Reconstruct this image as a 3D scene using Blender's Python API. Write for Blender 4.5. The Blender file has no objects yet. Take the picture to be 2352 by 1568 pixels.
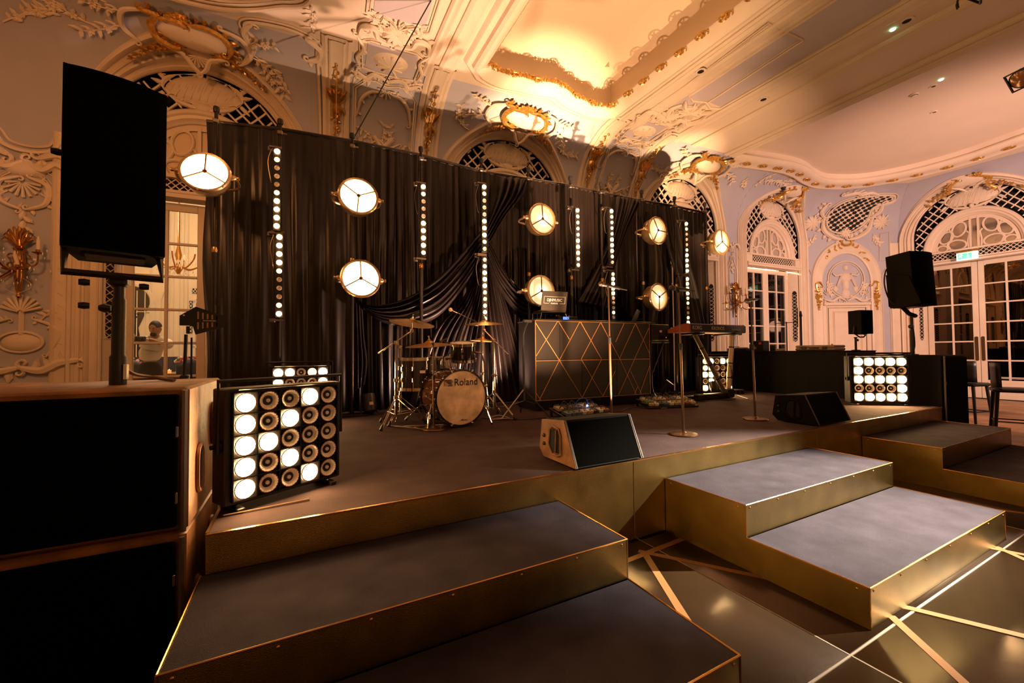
import bpy, bmesh, math, random
from math import sin, cos, pi, sqrt, atan2, radians
from mathutils import Vector, Matrix
random.seed(7)
SC = bpy.context.scene
COL = SC.collection

# ------------------------------------------------------------------ camera
yaw, pitch, roll = radians(27.54087), radians(1.43988), radians(-0.46525)
fwd = Vector((sin(yaw)*cos(pitch), cos(yaw)*cos(pitch), sin(pitch)))
rt0 = Vector((cos(yaw), -sin(yaw), 0)); up0 = rt0.cross(fwd)
rt = rt0*cos(roll) + up0*sin(roll); up = up0*cos(roll) - rt0*sin(roll)
cam = bpy.data.cameras.new('camera'); cam.sensor_width = 36; cam.sensor_fit = 'HORIZONTAL'
cam.lens = 937.052/2352*36; cam.clip_start = 0.05; cam.clip_end = 100
camo = bpy.data.objects.new('camera', cam); COL.objects.link(camo)
m = Matrix((rt, up, -fwd)).transposed().to_4x4(); m.translation = Vector((0, -2.2373, 1.36623))
camo.matrix_world = m; SC.camera = camo

# ------------------------------------------------------------------ world, lights, exposure
w = bpy.data.worlds.new('world'); SC.world = w; w.use_nodes = True
w.node_tree.nodes['Background'].inputs[0].default_value = (1, .62, .35, 1)
w.node_tree.nodes['Background'].inputs[1].default_value = .02
vs = SC.view_settings; vs.view_transform = 'Standard'; vs.look = 'None'; vs.gamma = 1; vs.use_curve_mapping = False
vs.exposure = 0.0
SC.cycles.use_adaptive_sampling = True; SC.cycles.adaptive_threshold = 0.02
SC.cycles.use_denoising = True
SC.cycles.max_bounces = 8; SC.cycles.diffuse_bounces = 3; SC.cycles.glossy_bounces = 4
SC.cycles.transmission_bounces = 4; SC.cycles.transparent_max_bounces = 8
SC.cycles.sample_clamp_indirect = 4; SC.cycles.caustics_reflective = False; SC.cycles.caustics_refractive = False
AMB = (1, .46, .17); WARM = (1, .66, .36); WHITE = (1, .86, .66)
def aim(o, tgt):
    d = Vector(tgt)-o.location; o.rotation_euler = d.to_track_quat('-Z', 'Y').to_euler()
def spot(name, loc, tgt, power, col, ang, blend=.5, rad=.05):
    l = bpy.data.lights.new(name, 'SPOT'); l.energy = power; l.color = col; l.spot_size = radians(ang); l.spot_blend = blend; l.shadow_soft_size = rad
    o = bpy.data.objects.new(name, l); COL.objects.link(o); o.location = loc; aim(o, tgt); return o
def area(name, loc, tgt, power, col, sx, sy=None):
    l = bpy.data.lights.new(name, 'AREA'); l.energy = power; l.color = col; l.shape = 'RECTANGLE'; l.size = sx; l.size_y = sy or sx
    o = bpy.data.objects.new(name, l); COL.objects.link(o); o.location = loc; aim(o, tgt); return o
def point(name, loc, power, col, rad=.1):
    l = bpy.data.lights.new(name, 'POINT'); l.energy = power; l.color = col; l.shadow_soft_size = rad
    o = bpy.data.objects.new(name, l); COL.objects.link(o); o.location = loc; return o
# stage floor uplights (their beams clear the top of the backdrop and wash the cove and ceiling)
UPW = (1, .545, .28)
spot('uplight_main', (2.9, .75, .80), (3.4, 4.7, 5.9), 1150, UPW, 92, 1., .03)
spot('uplight_hot', (3.6, .72, .82), (4.35, 4.6, 5.95), 7500, UPW, 30, 1., .03)
spot('uplight_right', (6.3, .50, .80), (7.95, 4.6, 5.95), 4200, UPW, 22, 1., .03)
spot('uplight_right_wide', (6.3, .50, .80), (7.9, 4.5, 6.0), 1300, UPW, 56, 1., .03)
spot('uplight_coffer', (4.0, .5, .70), (4.0, 2.9, 6.5), 900, UPW, 64, .9, .04)
# profile spot on the rig beyond the right of the picture, raking across the steps
spot('rig_profile', (7.4, -3.2, 3.7), (3.25, -.65, .2), 18000, WHITE, 26, 1., .04)
spot('front_fill', (-.2, -3.4, 3.4), (1.9, 2.5, 1.45), 620, (1, .46, .22), 26, 1., .15)  # unseen warm fill added to brighten the drum kit
# unseen fill lights added for the room, its side walls and the backdrop
area('room_fill', (4, -4.8, 4.0), (4, 1, 6.5), 60, AMB, 1.6)
spot('right_wall_fill', (9.6, -2.9, 2.7), (15.2, 3.0, 3.1), 2600, (1, .57, .43), 118, 1., .35)
spot('backdrop_fill', (2.72, 2.62, .78), (1.7, 3.5, 2.3), 1250, (1, .56, .38), 110, 1., .06)  # spot added to lift the curtain pleats, no can stands here
spot('left_wall_fill', (-2.6, .6, 4.2), (-2.2, 5.6, 3.7), 300, (1, .37, .11), 112, 1., .4)
# ------------------------------------------------------------------ materials
MATS = {}
def mat(name, col, rough=.6, metal=0., var=.0, scale=8., bump=0., bscale=40., spec=.5, emit=0., ecol=None, sheen=0., coat=0.):
    if name in MATS: return MATS[name]
    M = bpy.data.materials.new(name); M.use_nodes = True; nt = M.node_tree; b = nt.nodes['Principled BSDF']
    b.inputs['Base Color'].default_value = (*col, 1); b.inputs['Roughness'].default_value = rough
    b.inputs['Metallic'].default_value = metal; b.inputs['Specular IOR Level'].default_value = spec
    if sheen: b.inputs['Sheen Weight'].default_value = sheen
    if coat: b.inputs['Coat Weight'].default_value = coat
    tc = nt.nodes.new('ShaderNodeTexCoord')
    if var:
        n = nt.nodes.new('ShaderNodeTexNoise'); n.inputs['Scale'].default_value = scale; n.inputs['Detail'].default_value = 5
        nt.links.new(tc.outputs['Object'], n.inputs['Vector'])
        r = nt.nodes.new('ShaderNodeValToRGB'); r.color_ramp.elements[0].position = .3; r.color_ramp.elements[1].position = .72
        r.color_ramp.elements[0].color = (*[c*(1-var) for c in col], 1); r.color_ramp.elements[1].color = (*[min(1, c*(1+var)) for c in col], 1)
        nt.links.new(n.outputs['Fac'], r.inputs['Fac']); nt.links.new(r.outputs['Color'], b.inputs['Base Color'])
    if bump:
        n2 = nt.nodes.new('ShaderNodeTexNoise'); n2.inputs['Scale'].default_value = bscale; n2.inputs['Detail'].default_value = 3
        nt.links.new(tc.outputs['Object'], n2.inputs['Vector'])
        bp = nt.nodes.new('ShaderNodeBump'); bp.inputs['Strength'].default_value = bump; bp.inputs['Distance'].default_value = .01
        nt.links.new(n2.outputs['Fac'], bp.inputs['Height']); nt.links.new(bp.outputs['Normal'], b.inputs['Normal'])
    if emit:
        b.inputs['Emission Color'].default_value = (*(ecol or col), 1); b.inputs['Emission Strength'].default_value = emit
    MATS[name] = M; return M
CREAM = mat('cream_plaster', (.80, .68, .54), .55, var=.05, scale=3)
BLUE = mat('blue_plaster', (.50, .50, .58), .6, var=.04, scale=2)
LILAC = mat('lilac_panel', (.56, .51, .56), .6, var=.03, scale=2)
CEIL = mat('ceiling_paint', (.80, .68, .55), .6, var=.03, scale=1.5)
GILT = mat('gilding', (.92, .50, .13), .28, .8, var=.3, scale=25, bump=.3)
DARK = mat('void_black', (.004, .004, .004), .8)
WOODP = mat('painted_joinery', (.80, .68, .54), .4, var=.03)
BRASS = mat('brass_sheet', (.44, .31, .105), .25, 1., var=.25, scale=5, bump=.22, bscale=330)
BRASSE = mat('brass_edge', (.66, .36, .12), .25, 1.)
CARPET = mat('slate_carpet', (.046, .039, .050), .9, spec=.06, var=.25, scale=5, bump=.5, bscale=260)
STAGEC = mat('stage_carpet', (.068, .045, .044), .9, spec=.06, var=.2, scale=4, bump=.5, bscale=260)
BLK = mat('black_satin', (.010, .009, .009), .42)
BLKM = mat('black_matt', (.0045, .0036, .003), .85, spec=.2, bump=.2, bscale=120)
GRILLE = mat('black_grille', (.0018, .0016, .0015), .9, spec=.04, bump=.6, bscale=420)
CHROME = mat('chrome', (.75, .68, .60), .12, 1.)
STEEL = mat('dull_steel', (.32, .28, .24), .35, 1.)
PLY = mat('worn_plywood', (.27, .11, .034), .55, var=.55, scale=7, bump=.3, bscale=30)
FABRIC = mat('black_satin_cloth', (.010, .0068, .006), .33, var=.15, scale=3, spec=.45)
WHITE_M = mat('white_print', (.85, .83, .78), .5)
LAMP = mat('tungsten_lit', (1, .8, .55), .4, emit=120., ecol=(1, .52, .18))
LAMPB = mat('blinder_lit', (1, .8, .55), .4, emit=100., ecol=(1, .58, .24))
LAMPD = mat('tungsten_dim', (1, .75, .5), .3, emit=4., ecol=(1, .58, .22))
FILM = mat('film_lamp_glass', (1, .85, .6), .4, emit=48., ecol=(1, .52, .18))
FILMD = mat('film_lamp_glow', (1, .8, .5), .4, emit=2.6, ecol=(1, .62, .27))
OFFL = mat('lamp_glass_off', (.94, .86, .76), .16, .15, bump=.5, bscale=90, coat=.6)

# ------------------------------------------------------------------ mesh helpers
class MB:
    def __init__(s): s.v = []; s.f = []
    def add(s, vs, fs, M=None):
        o = len(s.v); s.v += [tuple(M @ Vector(p)) if M else tuple(p) for p in vs]; s.f += [tuple(i+o for i in f) for f in fs]; return s
    def box(s, c, d, M=None, bev=0.):
        x, y, z = c; a, b, h = d[0]/2, d[1]/2, d[2]/2
        if bev:
            e = bev; pr = [(-a+e, -b), (a-e, -b), (a, -b+e), (a, b-e), (a-e, b), (-a+e, b), (-a, b-e), (-a, -b+e)]
            vs = []
            for zz, k in ((-h, e), (-h+e, 0), (h-e, 0), (h, e)):
                for px, py in pr:
                    vs.append((x+px*(1-k/max(a, .001)), y+py*(1-k/max(b, .001)), z+zz))
            fs = [tuple(range(7, -1, -1)), tuple(range(24, 32))]
            for j in range(3):
                for i in range(8): fs.append((j*8+i, j*8+(i+1) % 8, j*8+8+(i+1) % 8, j*8+8+i))
            return s.add(vs, fs, M)
        vs = [(x+i*a, y+j*b, z+k*h) for k in (-1, 1) for j in (-1, 1) for i in (-1, 1)]
        return s.add(vs, [(0, 2, 3, 1), (4, 5, 7, 6), (0, 1, 5, 4), (2, 6, 7, 3), (0, 4, 6, 2), (1, 3, 7, 5)], M)
    def tube(s, pts, r, n=8, closed=False, caps=True, flat=1.):
        P = [Vector(p) for p in pts]; N = len(P)
        if N < 2: return s
        rr = r if isinstance(r, (list, tuple)) else [r]*N
        o = len(s.v); nrm = None
        for i in range(N):
            a = P[(i-1) % N] if (closed or i > 0) else P[i]; b = P[(i+1) % N] if (closed or i < N-1) else P[i]
            t = (b-a); t = t.normalized() if t.length > 1e-9 else Vector((0, 0, 1))
            if nrm is None:
                nrm = t.orthogonal().normalized()
            nrm = (nrm-t*nrm.dot(t)); nrm = nrm.normalized() if nrm.length > 1e-6 else t.orthogonal().normalized()
            bi = t.cross(nrm)
            for k in range(n):
                q = 2*pi*k/n; s.v.append(tuple(P[i]+nrm*(cos(q)*rr[i])+bi*(sin(q)*rr[i]*flat)))
        for i in range(N if closed else N-1):
            j = (i+1) % N
            for k in range(n):
                l = (k+1) % n; s.f.append((o+i*n+k, o+i*n+l, o+j*n+l, o+j*n+k))
        if caps and not closed:
            s.f.append(tuple(o+k for k in range(n-1, -1, -1))); s.f.append(tuple(o+(N-1)*n+k for k in range(n)))
        return s
    def lathe(s, prof, n=20, M=None, cap=True):
        # prof: list of (radius, z)
        vs = []; fs = []
        for r, z in prof:
            for k in range(n): q = 2*pi*k/n; vs.append((r*cos(q), r*sin(q), z))
        for i in range(len(prof)-1):
            for k in range(n):
                l = (k+1) % n; fs.append((i*n+k, i*n+l, (i+1)*n+l, (i+1)*n+k))
        if cap:
            fs.append(tuple(range(n-1, -1, -1))); fs.append(tuple((len(prof)-1)*n+k for k in range(n)))
        return s.add(vs, fs, M)
    def grid(s, fn, us, vs_, closed_u=False):
        o = len(s.v); nv = len(vs_)
        for u in us:
            for v in vs_: s.v.append(tuple(fn(u, v)))
        nu = len(us)
        for i in range(nu if closed_u else nu-1):
            for j in range(nv-1):
                a = o+i*nv+j; b = o+((i+1) % nu)*nv+j; s.f.append((a, b, b+1, a+1))
        return s
    def prism(s, poly, y0, y1, M=None):
        # poly in (x,z), extruded along y
        n = len(poly); vs = [(x, y0, z) for x, z in poly]+[(x, y1, z) for x, z in poly]
        fs = [tuple(range(n)), tuple(range(2*n-1, n-1, -1))]+[(i, i+n, (i+1) % n+n, (i+1) % n) for i in range(n)]
        return s.add(vs, fs, M)
    def ball(s, c, r, n=10, m=6, M=None):
        sx, sy, sz = r if isinstance(r, (tuple, list)) else (r, r, r)
        return s.grid(lambda u, v: (M @ Vector((c[0]+sx*cos(u)*sin(v), c[1]+sy*sin(u)*sin(v), c[2]+sz*cos(v)))) if M else (c[0]+sx*cos(u)*sin(v), c[1]+sy*sin(u)*sin(v), c[2]+sz*cos(v)),
                      [2*pi*i/n for i in range(n)], [pi*j/m for j in range(m+1)], True)
    def build(s, name, m, parent=None, smooth=True, kind=None, label=None, solid=0.):
        me = bpy.data.meshes.new(name); me.from_pydata(s.v, [], s.f); me.update()
        bm = bmesh.new(); bm.from_mesh(me); bmesh.ops.recalc_face_normals(bm, faces=bm.faces); bm.to_mesh(me); bm.free()
        if m: me.materials.append(m)
        o = bpy.data.objects.new(name, me); COL.objects.link(o)
        if smooth and len(me.polygons):
            me.polygons.foreach_set('use_smooth', [True]*len(me.polygons)); me.set_sharp_from_angle(angle=radians(38))
        if parent: o.parent = parent
        if kind: o['kind'] = kind
        if label: o['label'] = label
        if solid:
            md = o.modifiers.new('thick', 'SOLIDIFY'); md.thickness = solid
        return o
def empty(name, loc=(0, 0, 0), rz=0., label=None, cat=None, group=None, kind=None, parent=None):
    o = bpy.data.objects.new(name, None); COL.objects.link(o); o.location = loc; o.rotation_euler = (0, 0, rz); o.empty_display_size = .1
    if label: o['label'] = label
    if cat: o['category'] = cat
    if group: o['group'] = group
    if kind: o['kind'] = kind
    if parent: o.parent = parent
    return o
def tag(o, label, cat, group=None):
    o['label'] = label; o['category'] = cat
    if group: o['group'] = group
    return o
def dup(root, loc, rz=None, label=None, group=None):
    r = root.copy(); COL.objects.link(r); r.location = loc
    if rz is not None: r.rotation_euler = (0, 0, rz)
    if label: r['label'] = label
    if group: r['group'] = group
    for ch in list(root.children):
        c = ch.copy(); COL.objects.link(c); c.parent = r
        for g in list(ch.children):
            d = g.copy(); COL.objects.link(d); d.parent = c
    return r
def curve(P, n=8, closed=False):
    P = [Vector(p) for p in P]; N = len(P); out = []
    for i in range(N if closed else N-1):
        if closed: p0, p1, p2, p3 = P[(i-1) % N], P[i], P[(i+1) % N], P[(i+2) % N]
        else: p0, p1, p2, p3 = P[max(i-1, 0)], P[i], P[i+1], P[min(i+2, N-1)]
        for k in range(n):
            t = k/n; out.append(.5*((2*p1)+(p2-p0)*t+(2*p0-5*p1+4*p2-p3)*t*t+(3*p1-p0-3*p2+p3)*t**3))
    if not closed: out.append(P[-1])
    return out
def lin(a, b, n): return [a+(b-a)*i/(n-1) for i in range(n)]
def text(body, size, name, m, parent, M, depth=.001, label=None, sx=1.):
    cu = bpy.data.curves.new('t', 'FONT'); cu.body = body; cu.size = size; cu.extrude = depth; cu.align_x = 'CENTER'; cu.align_y = 'CENTER'; cu.resolution_u = 3
    t = bpy.data.objects.new('t', cu); COL.objects.link(t); dg = bpy.context.evaluated_depsgraph_get()
    me = bpy.data.meshes.new_from_object(t.evaluated_get(dg)); bpy.data.objects.remove(t); me.name = name
    me.transform(M @ Matrix.Diagonal((sx, 1, 1, 1))); me.materials.clear(); me.materials.append(m)
    o = bpy.data.objects.new(name, me); COL.objects.link(o); o.parent = parent
    if label: o['label'] = label
    return o
# text plane matrix: letters run along +x, upright along +z, facing -y
def TXT(x, y, z, rz=0., rx=pi/2): return Matrix.Translation((x, y, z)) @ Matrix.Rotation(rz, 4, 'Z') @ Matrix.Rotation(rx, 4, 'X')
def axisM(p, d):
    # matrix whose local z runs along d, at p
    return Matrix.Translation(Vector(p)) @ Vector(d).to_track_quat('Z', 'Y').to_matrix().to_4x4()
H = 6.0
class Frame:
    """A wall: u along it, v up its face and on round the cove to the ceiling, d out of its face into the room."""
    def __init__(s, a, b, r):
        s.a = Vector((*a, 0)); t = Vector((b[0]-a[0], b[1]-a[1], 0)); s.L = t.length; s.t = t/s.L; s.n = Vector((s.t.y, -s.t.x, 0)); s.r = r; s.zc = H-r
        s.rz = atan2(s.t.y, s.t.x)
    def W(s, u, e, z): return s.a+s.t*u+s.n*e+Vector((0, 0, z))
    def S(s, u, v, d=0.):
        r, zc = s.r, s.zc
        if v <= zc: e, z, ne, nz = 0, v, 1, 0
        elif v < zc+r*pi/2:
            q = (v-zc)/r; e = r-r*cos(q); z = zc+r*sin(q); ne, nz = cos(q), -sin(q)
        else: e = r+(v-zc-r*pi/2); z = H; ne, nz = 0, -1
        return s.a+s.t*u+s.n*(e+ne*d)+Vector((0, 0, z+nz*d))
    def v_of_z(s, z):
        return z if z <= s.zc else s.zc+s.r*math.asin(min(1, (z-s.zc)/s.r))
    def e_of_v(s, v):
        if v <= s.zc: return 0
        q = (v-s.zc)/s.r
        return s.r-s.r*cos(q) if q < pi/2 else s.r+(v-s.zc-s.r*pi/2)

KEEP_JOINED = {'tracery', 'lattice', 'crystal_drops', 'blossom', 'leaf_crest', 'grid_frame', 'rail_frame', 'lettering', 'logo_frame', 'emblem', 'running_figure', 'frame', 'patch_cable', 'body', 'shirt', 'trousers', 'brows_and_beard', 'face', 'hand', 'pleated_cloth', 'guard', 'muntin', 'paddle', 'plate', 'carpet_top', 'gathered_cloth', 'drum_head', 'shell', 'lens', 'cabinet', 'carcass'}
SINGULAR = {'keys': 'key', 'rim_clips': 'rim_clip', 'candles': 'candle', 'stand_legs': 'stand_leg', 'crossbar': 'crossbar'}
def split_parts():
    """every far-apart piece of a part becomes a part of its own"""
    for o in list(COL.objects):
        if o.type != 'MESH' or o.parent is None or o.get('kind') or o.modifiers: continue
        r = o
        while r.parent: r = r.parent
        base = o.name.split('.')[0]
        if r.get('kind') == 'structure' or base in KEEP_JOINED: continue
        if base in SINGULAR: o.name = SINGULAR[base]; base = SINGULAR[base]
        me = o.data
        if me.users > 1: continue
        n = len(me.vertices); up_ = list(range(n))
        def find(a):
            while up_[a] != a: up_[a] = up_[up_[a]]; a = up_[a]
            return a
        for p in me.polygons:
            vs_ = p.vertices; q = find(vs_[0])
            for v in vs_[1:]:
                w_ = find(v)
                if w_ != q: up_[w_] = q
        isl = {}
        for i in range(n): isl.setdefault(find(i), []).append(i)
        if len(isl) < 2 or len(isl) > 120: continue
        G = []
        for ids in isl.values():
            co = [me.vertices[i].co for i in ids]; lo = [min(c[k] for c in co) for k in range(3)]; hi = [max(c[k] for c in co) for k in range(3)]; G.append([lo, hi, list(ids)])
        ch = True
        while ch:
            ch = False
            for i in range(len(G)):
                for j in range(i+1, len(G)):
                    if all(G[i][0][k]-.006 <= G[j][1][k] and G[j][0][k]-.006 <= G[i][1][k] for k in range(3)):
                        G[i][0] = [min(a, b) for a, b in zip(G[i][0], G[j][0])]; G[i][1] = [max(a, b) for a, b in zip(G[i][1], G[j][1])]; G[i][2] += G[j][2]; G.pop(j); ch = True; break
                if ch: break
        if len(G) < 2: continue
        sm = [p.use_smooth for p in me.polygons]; first = True
        for g in G:
            idx = {v: k for k, v in enumerate(g[2])}; fs = [tuple(idx[v] for v in p.vertices) for p in me.polygons if p.vertices[0] in idx]
            m2 = bpy.data.meshes.new(base); m2.from_pydata([tuple(me.vertices[v].co) for v in g[2]], [], fs); m2.update()
            for mm in me.materials: m2.materials.append(mm)
            if any(sm): m2.polygons.foreach_set('use_smooth', [True]*len(m2.polygons)); m2.set_sharp_from_angle(angle=radians(38))
            if first: o.data = m2; first = False
            else:
                c = o.copy(); c.data = m2; COL.objects.link(c)
                for k_ in list(c.keys()):
                    if k_ in ('label', 'category', 'group'): del c[k_]
class Off:
    """a wall frame lifted off its face, for relief that sits on another moulding"""
    def __init__(s, F, off): s.F, s.off = F, off
    def S(s, u, v, d=0.): return s.F.S(u, v, d+s.off)
# ------------------------------------------------------------------ floor
F0 = Frame((-1.44, 5.63), (13.83, 4.70), 1.15)
F1 = Frame((13.83, 4.70), (16.3, 3.3), 1.15)
F2 = Frame((16.3, 3.3), (16.3, -7.0), 1.15)
TILE = mat('dance_floor_bronze', (.042, .024, .012), .20, .6, var=.15, scale=2, bump=.04, bscale=20)
floor = MB().box((3, -1, -.10), (27, 17, .16)).build('floor', mat('sub_floor', (.05, .03, .02), .6), kind='structure')
danc = empty('floor', kind='structure')
xs = [-4.3, -2.0, -.05, 2.19, 4.82, 7.2, 8.6]; ys = [-6.8, -4.1, -1.285, 1.3]
for i in range(len(xs)-1):
    for j in range(len(ys)-1):
        a, b, c, d = xs[i]+.005, xs[i+1]-.005, ys[j]+.005, ys[j+1]-.005
        MB().box(((a+b)/2, (c+d)/2, -.009), (b-a, d-c, .018), bev=.002).build('dance_floor_panel', TILE, danc)
SEAM = mat('seam_strip', (.34, .28, .22), .5, .2)
for x in xs[1:-1]: MB().box((x, -2.7, -.004), (.008, 8.2, .008)).build('seam_strip', SEAM, danc)
for y in ys[1:-1]: MB().box((2.1, y, -.0035), (12.8, .008, .008)).build('seam_strip', SEAM, danc)
GSTRIP = mat('floor_gold_strip', (.30, .14, .05), .5, .2)
def strip(p, q, wd, k):
    p, q = Vector((*p, 0)), Vector((*q, 0)); t = (q-p).normalized(); n = Vector((-t.y, t.x, 0))*wd/2; z = .0012+.0003*k
    vs = [p-n, q-n, q+n, p+n]; MB().add([(v.x, v.y, -.002) for v in vs]+[(v.x, v.y, z) for v in vs], [(4, 5, 6, 7), (0, 1, 5, 4), (1, 2, 6, 5), (2, 3, 7, 6), (3, 0, 4, 7)]).build('gold_strip', GSTRIP, danc)
for k, (p, q, wd) in enumerate([((1.50, -.22), (2.47, -.15), .042), ((2.06, -.13), (2.85, -1.26), .042), ((2.085, -.15), (1.30, -1.60), .045), ((2.69, -1.245), (1.9, -2.19), .042),
        ((2.80, -1.17), (3.35, -2.14), .042), ((4.25, -1.25), (3.35, -2.6), .04), ((4.10, -1.03), (4.75, -2.6), .04), ((5.2, -1.0), (6.2, -2.6), .04)]): strip(p, q, wd, k)
# timber floor beyond the dance floor
PLK = [mat('oak_plank_%d' % i, c, .38, var=.35, scale=3, bump=.15, bscale=12) for i, c in enumerate([(.30, .15, .07), (.24, .12, .055), (.36, .19, .09), (.27, .14, .07)])]
timb = empty('floor', kind='structure'); x = 8.61; i = 0
rp = random.Random(3)
while x < 16.2:
    y = -4.0-rp.random()
    while y < 4.5:
        L = 1.3+rp.random()*.9; e = min(y+L, 4.6)
        if e-y > .1 and x+.095 > 8.6: MB().box((x+.095, (y+e)/2, -.010), (.187, e-y-.004, .02), bev=.002).build('plank', rp.choice(PLK), timb, smooth=False)
        y = e
    x += .19
# ------------------------------------------------------------------ walls
ARCH = [.08, 5.32, 10.25, 13.84]      # along the back wall
SPR, RI, RO, RZ = 4.6, 1.20, 1.54, 1.33
def hole(uc, du):                     # lower edge (v) of the wall face above an arch, or None outside
    if abs(du) >= RO: return None
    return SPR+RZ*sqrt(max(0, 1-(du/RO)**2))
def wall_mesh(name, F, u0, u1, arches, k0=0., k1=0., vmin=0., top=None):
    mb = MB(); us = set(lin(u0, u1, max(3, int((u1-u0)/.22))))
    for uc in arches:
        for q in range(25): us.add(uc+RO*cos(pi*q/24))
    us = sorted(us); vt = top or F.zc+F.r*pi/2
    def P(u, v):
        e = F.e_of_v(v); uu = u
        if u > u1-1.3: uu = u-max(0, 1-(u1-u)/1.3)*e*k1
        if u < u0+1.3: uu = uu+max(0, 1-(u-u0)/1.3)*e*k0
        return F.S(uu, v)
    for a, b in zip(us[:-1], us[1:]):
        mid = (a+b)/2; vv = [vmin, vmin]; inside = False
        for uc in arches:
            if abs(mid-uc) < RO:
                inside = True; vv = [F.v_of_z(SPR+RZ*sqrt(max(0, 1-min(1, abs((q-uc)/RO))**2))) for q in (a, b)]
        n = 10 if inside else 16
        if inside: A = lin(vv[0], vt, n); B = lin(vv[1], vt, n)
        else: A = B = [vmin, F.zc*.5, F.zc]+lin(F.zc, vt, 12)[1:]
        n = len(A); o = len(mb.v)
        for q in range(n): mb.v.append(tuple(P(a, A[q])))
        for q in range(n): mb.v.append(tuple(P(b, B[q])))
        for q in range(n-1): mb.f.append((o+q, o+n+q, o+n+q+1, o+q+1))
    return mb
T01, T12 = math.tan(radians(26/2)), math.tan(radians(60.5/2))
WB = wall_mesh('w', F0, -4.2, F0.L, ARCH, 0, T01).build('wall_back', BLUE, kind='structure')
WN = wall_mesh('w', F1, 0, F1.L, [], T01, T12).build('wall_corner', BLUE, kind='structure')
WR = wall_mesh('w', F2, 0, F2.L, [1.55, 6.4], T12, 0).build('wall_right', BLUE, kind='structure')
MB().box((-5.05, -.5, 3), (.1, 13.5, 6)).build('wall_left', CREAM, kind='structure')
MB().box((5.5, -7.05, 3), (21.5, .1, 6)).build('wall_front', CREAM, kind='structure')
# ------------------------------------------------------------------ ornament kit, drawn on a wall frame (u, v) with relief d
def uvtube(mb, F, pts, r, d=.02, n=6, closed=False, flat=.8):
    return mb.tube([F.S(u, v, d) for u, v in pts], r, n, closed, flat=flat)
def spiral(u, v, ang, size, turns=1.1, flip=1, n=18):
    out = []
    for i in range(n+1):
        t = i/n; q = ang+flip*turns*2*pi*t; r = size*(1-.82*t); out.append((u+r*cos(q), v+r*sin(q)))
    return out
def leaf(mb, F, u, v, ang, L, wd, d=.03, curl=.3):
    ca, sa = cos(ang), sin(ang); o = len(mb.v); N = 5
    for i in range(N+1):
        t = i/N; x = L*t; y0 = curl*L*t*t; hw = wd*sin(pi*(.12+.86*t))*(1+.25*(i % 2))
        for y, h in ((-hw, 0), (-hw*.45, d*.9), (0, d*.6+d*sin(pi*t)*.4), (hw*.45, d*.9), (hw, 0)):
            X, Y = x, y0+y; mb.v.append(tuple(F.S(u+X*ca-Y*sa, v+X*sa+Y*ca, h+.005+.02*t)))
    for i in range(N):
        for j in range(4): a = o+i*5+j; mb.f.append((a, a+1, a+6, a+5))
def scroll(mb, F, p, r, d=.03, leafn=0, n=8):
    """tapering C-scroll through control points p (u,v), with a curl at both ends"""
    c = curve([(a, b, 0) for a, b in p], n); N = len(c); rad = [r*(.45+.75*sin(pi*(.08+.84*i/(N-1)))) for i in range(N)]
    mb.tube([F.S(q.x, q.y, d) for q in c], rad, 6, flat=.9)
    for e, s_ in ((0, 1), (N-1, -1)):
        q = c[e]; t = (c[1]-c[0]) if e == 0 else (c[-2]-c[-1]); a = atan2(t.y, t.x)
        sp = spiral(q.x+r*1.3*cos(a+pi/2), q.y+r*1.3*sin(a+pi/2), a-pi/2, r*1.4, .9, -1, 9); mb.tube([F.S(u, v, d) for u, v in sp], [r*.55*(1-.5*i/9) for i in range(10)], 5, flat=.9)
    for i in range(leafn):
        k = int((i+.7)/leafn*(N-1)); k = min(k, N-2); t = c[k+1]-c[k]; a = atan2(t.y, t.x); leaf(mb, F, c[k].x, c[k].y, a+pi/2-.5+random.uniform(-.2, .2), r*3.2, r*.9, r*.6)
def domeoval(mb, F, u, v, a, b, h, n=20, m=5, ang=0):
    ca, sa = cos(ang), sin(ang)
    def P(q, t):
        x, y = a*cos(q)*t, b*sin(q)*t; return F.S(u+x*ca-y*sa, v+x*sa+y*ca, .006+h*sqrt(max(0, 1-t*t)))
    mb.grid(P, [2*pi*i/n for i in range(n)], lin(.02, 1, m), True)
def shell(mb, F, u, v, size, ang=pi/2, n=9, spread=2.2, d=.05):
    for i in range(n):
        a = ang+spread*(i/(n-1)-.5); L = size*(1-.25*abs(i/(n-1)-.5))
        mb.tube([F.S(u+cos(a)*L*t, v+sin(a)*L*t, .01+d*(1-t*.5)) for t in (.12, .55, 1)], [size*.03, size*.075, size*.10], 5, flat=.8)
def sprig(mb, F, u, v, ang, L, rnd, k=1.):
    pts = []; a = ang
    for i in range(6): pts.append((u, v)); u += cos(a)*L/5; v += sin(a)*L/5; a += rnd.uniform(-.45, .45)
    uvtube(mb, F, pts, [.012*k*(1-i*.12) for i in range(6)], .02, 5)
    for (x, y) in pts[1:]:
        for s_ in (-1, 1): leaf(mb, F, x, y, a+s_*rnd.uniform(.6, 1.2), rnd.uniform(.06, .11)*k, .018*k, .012, rnd.uniform(-.4, .4))
    for (x, y) in pts[2::2]:
        for q in range(5): leaf(mb, F, x, y, q*1.257, .035*k, .016*k, .02)
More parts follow.
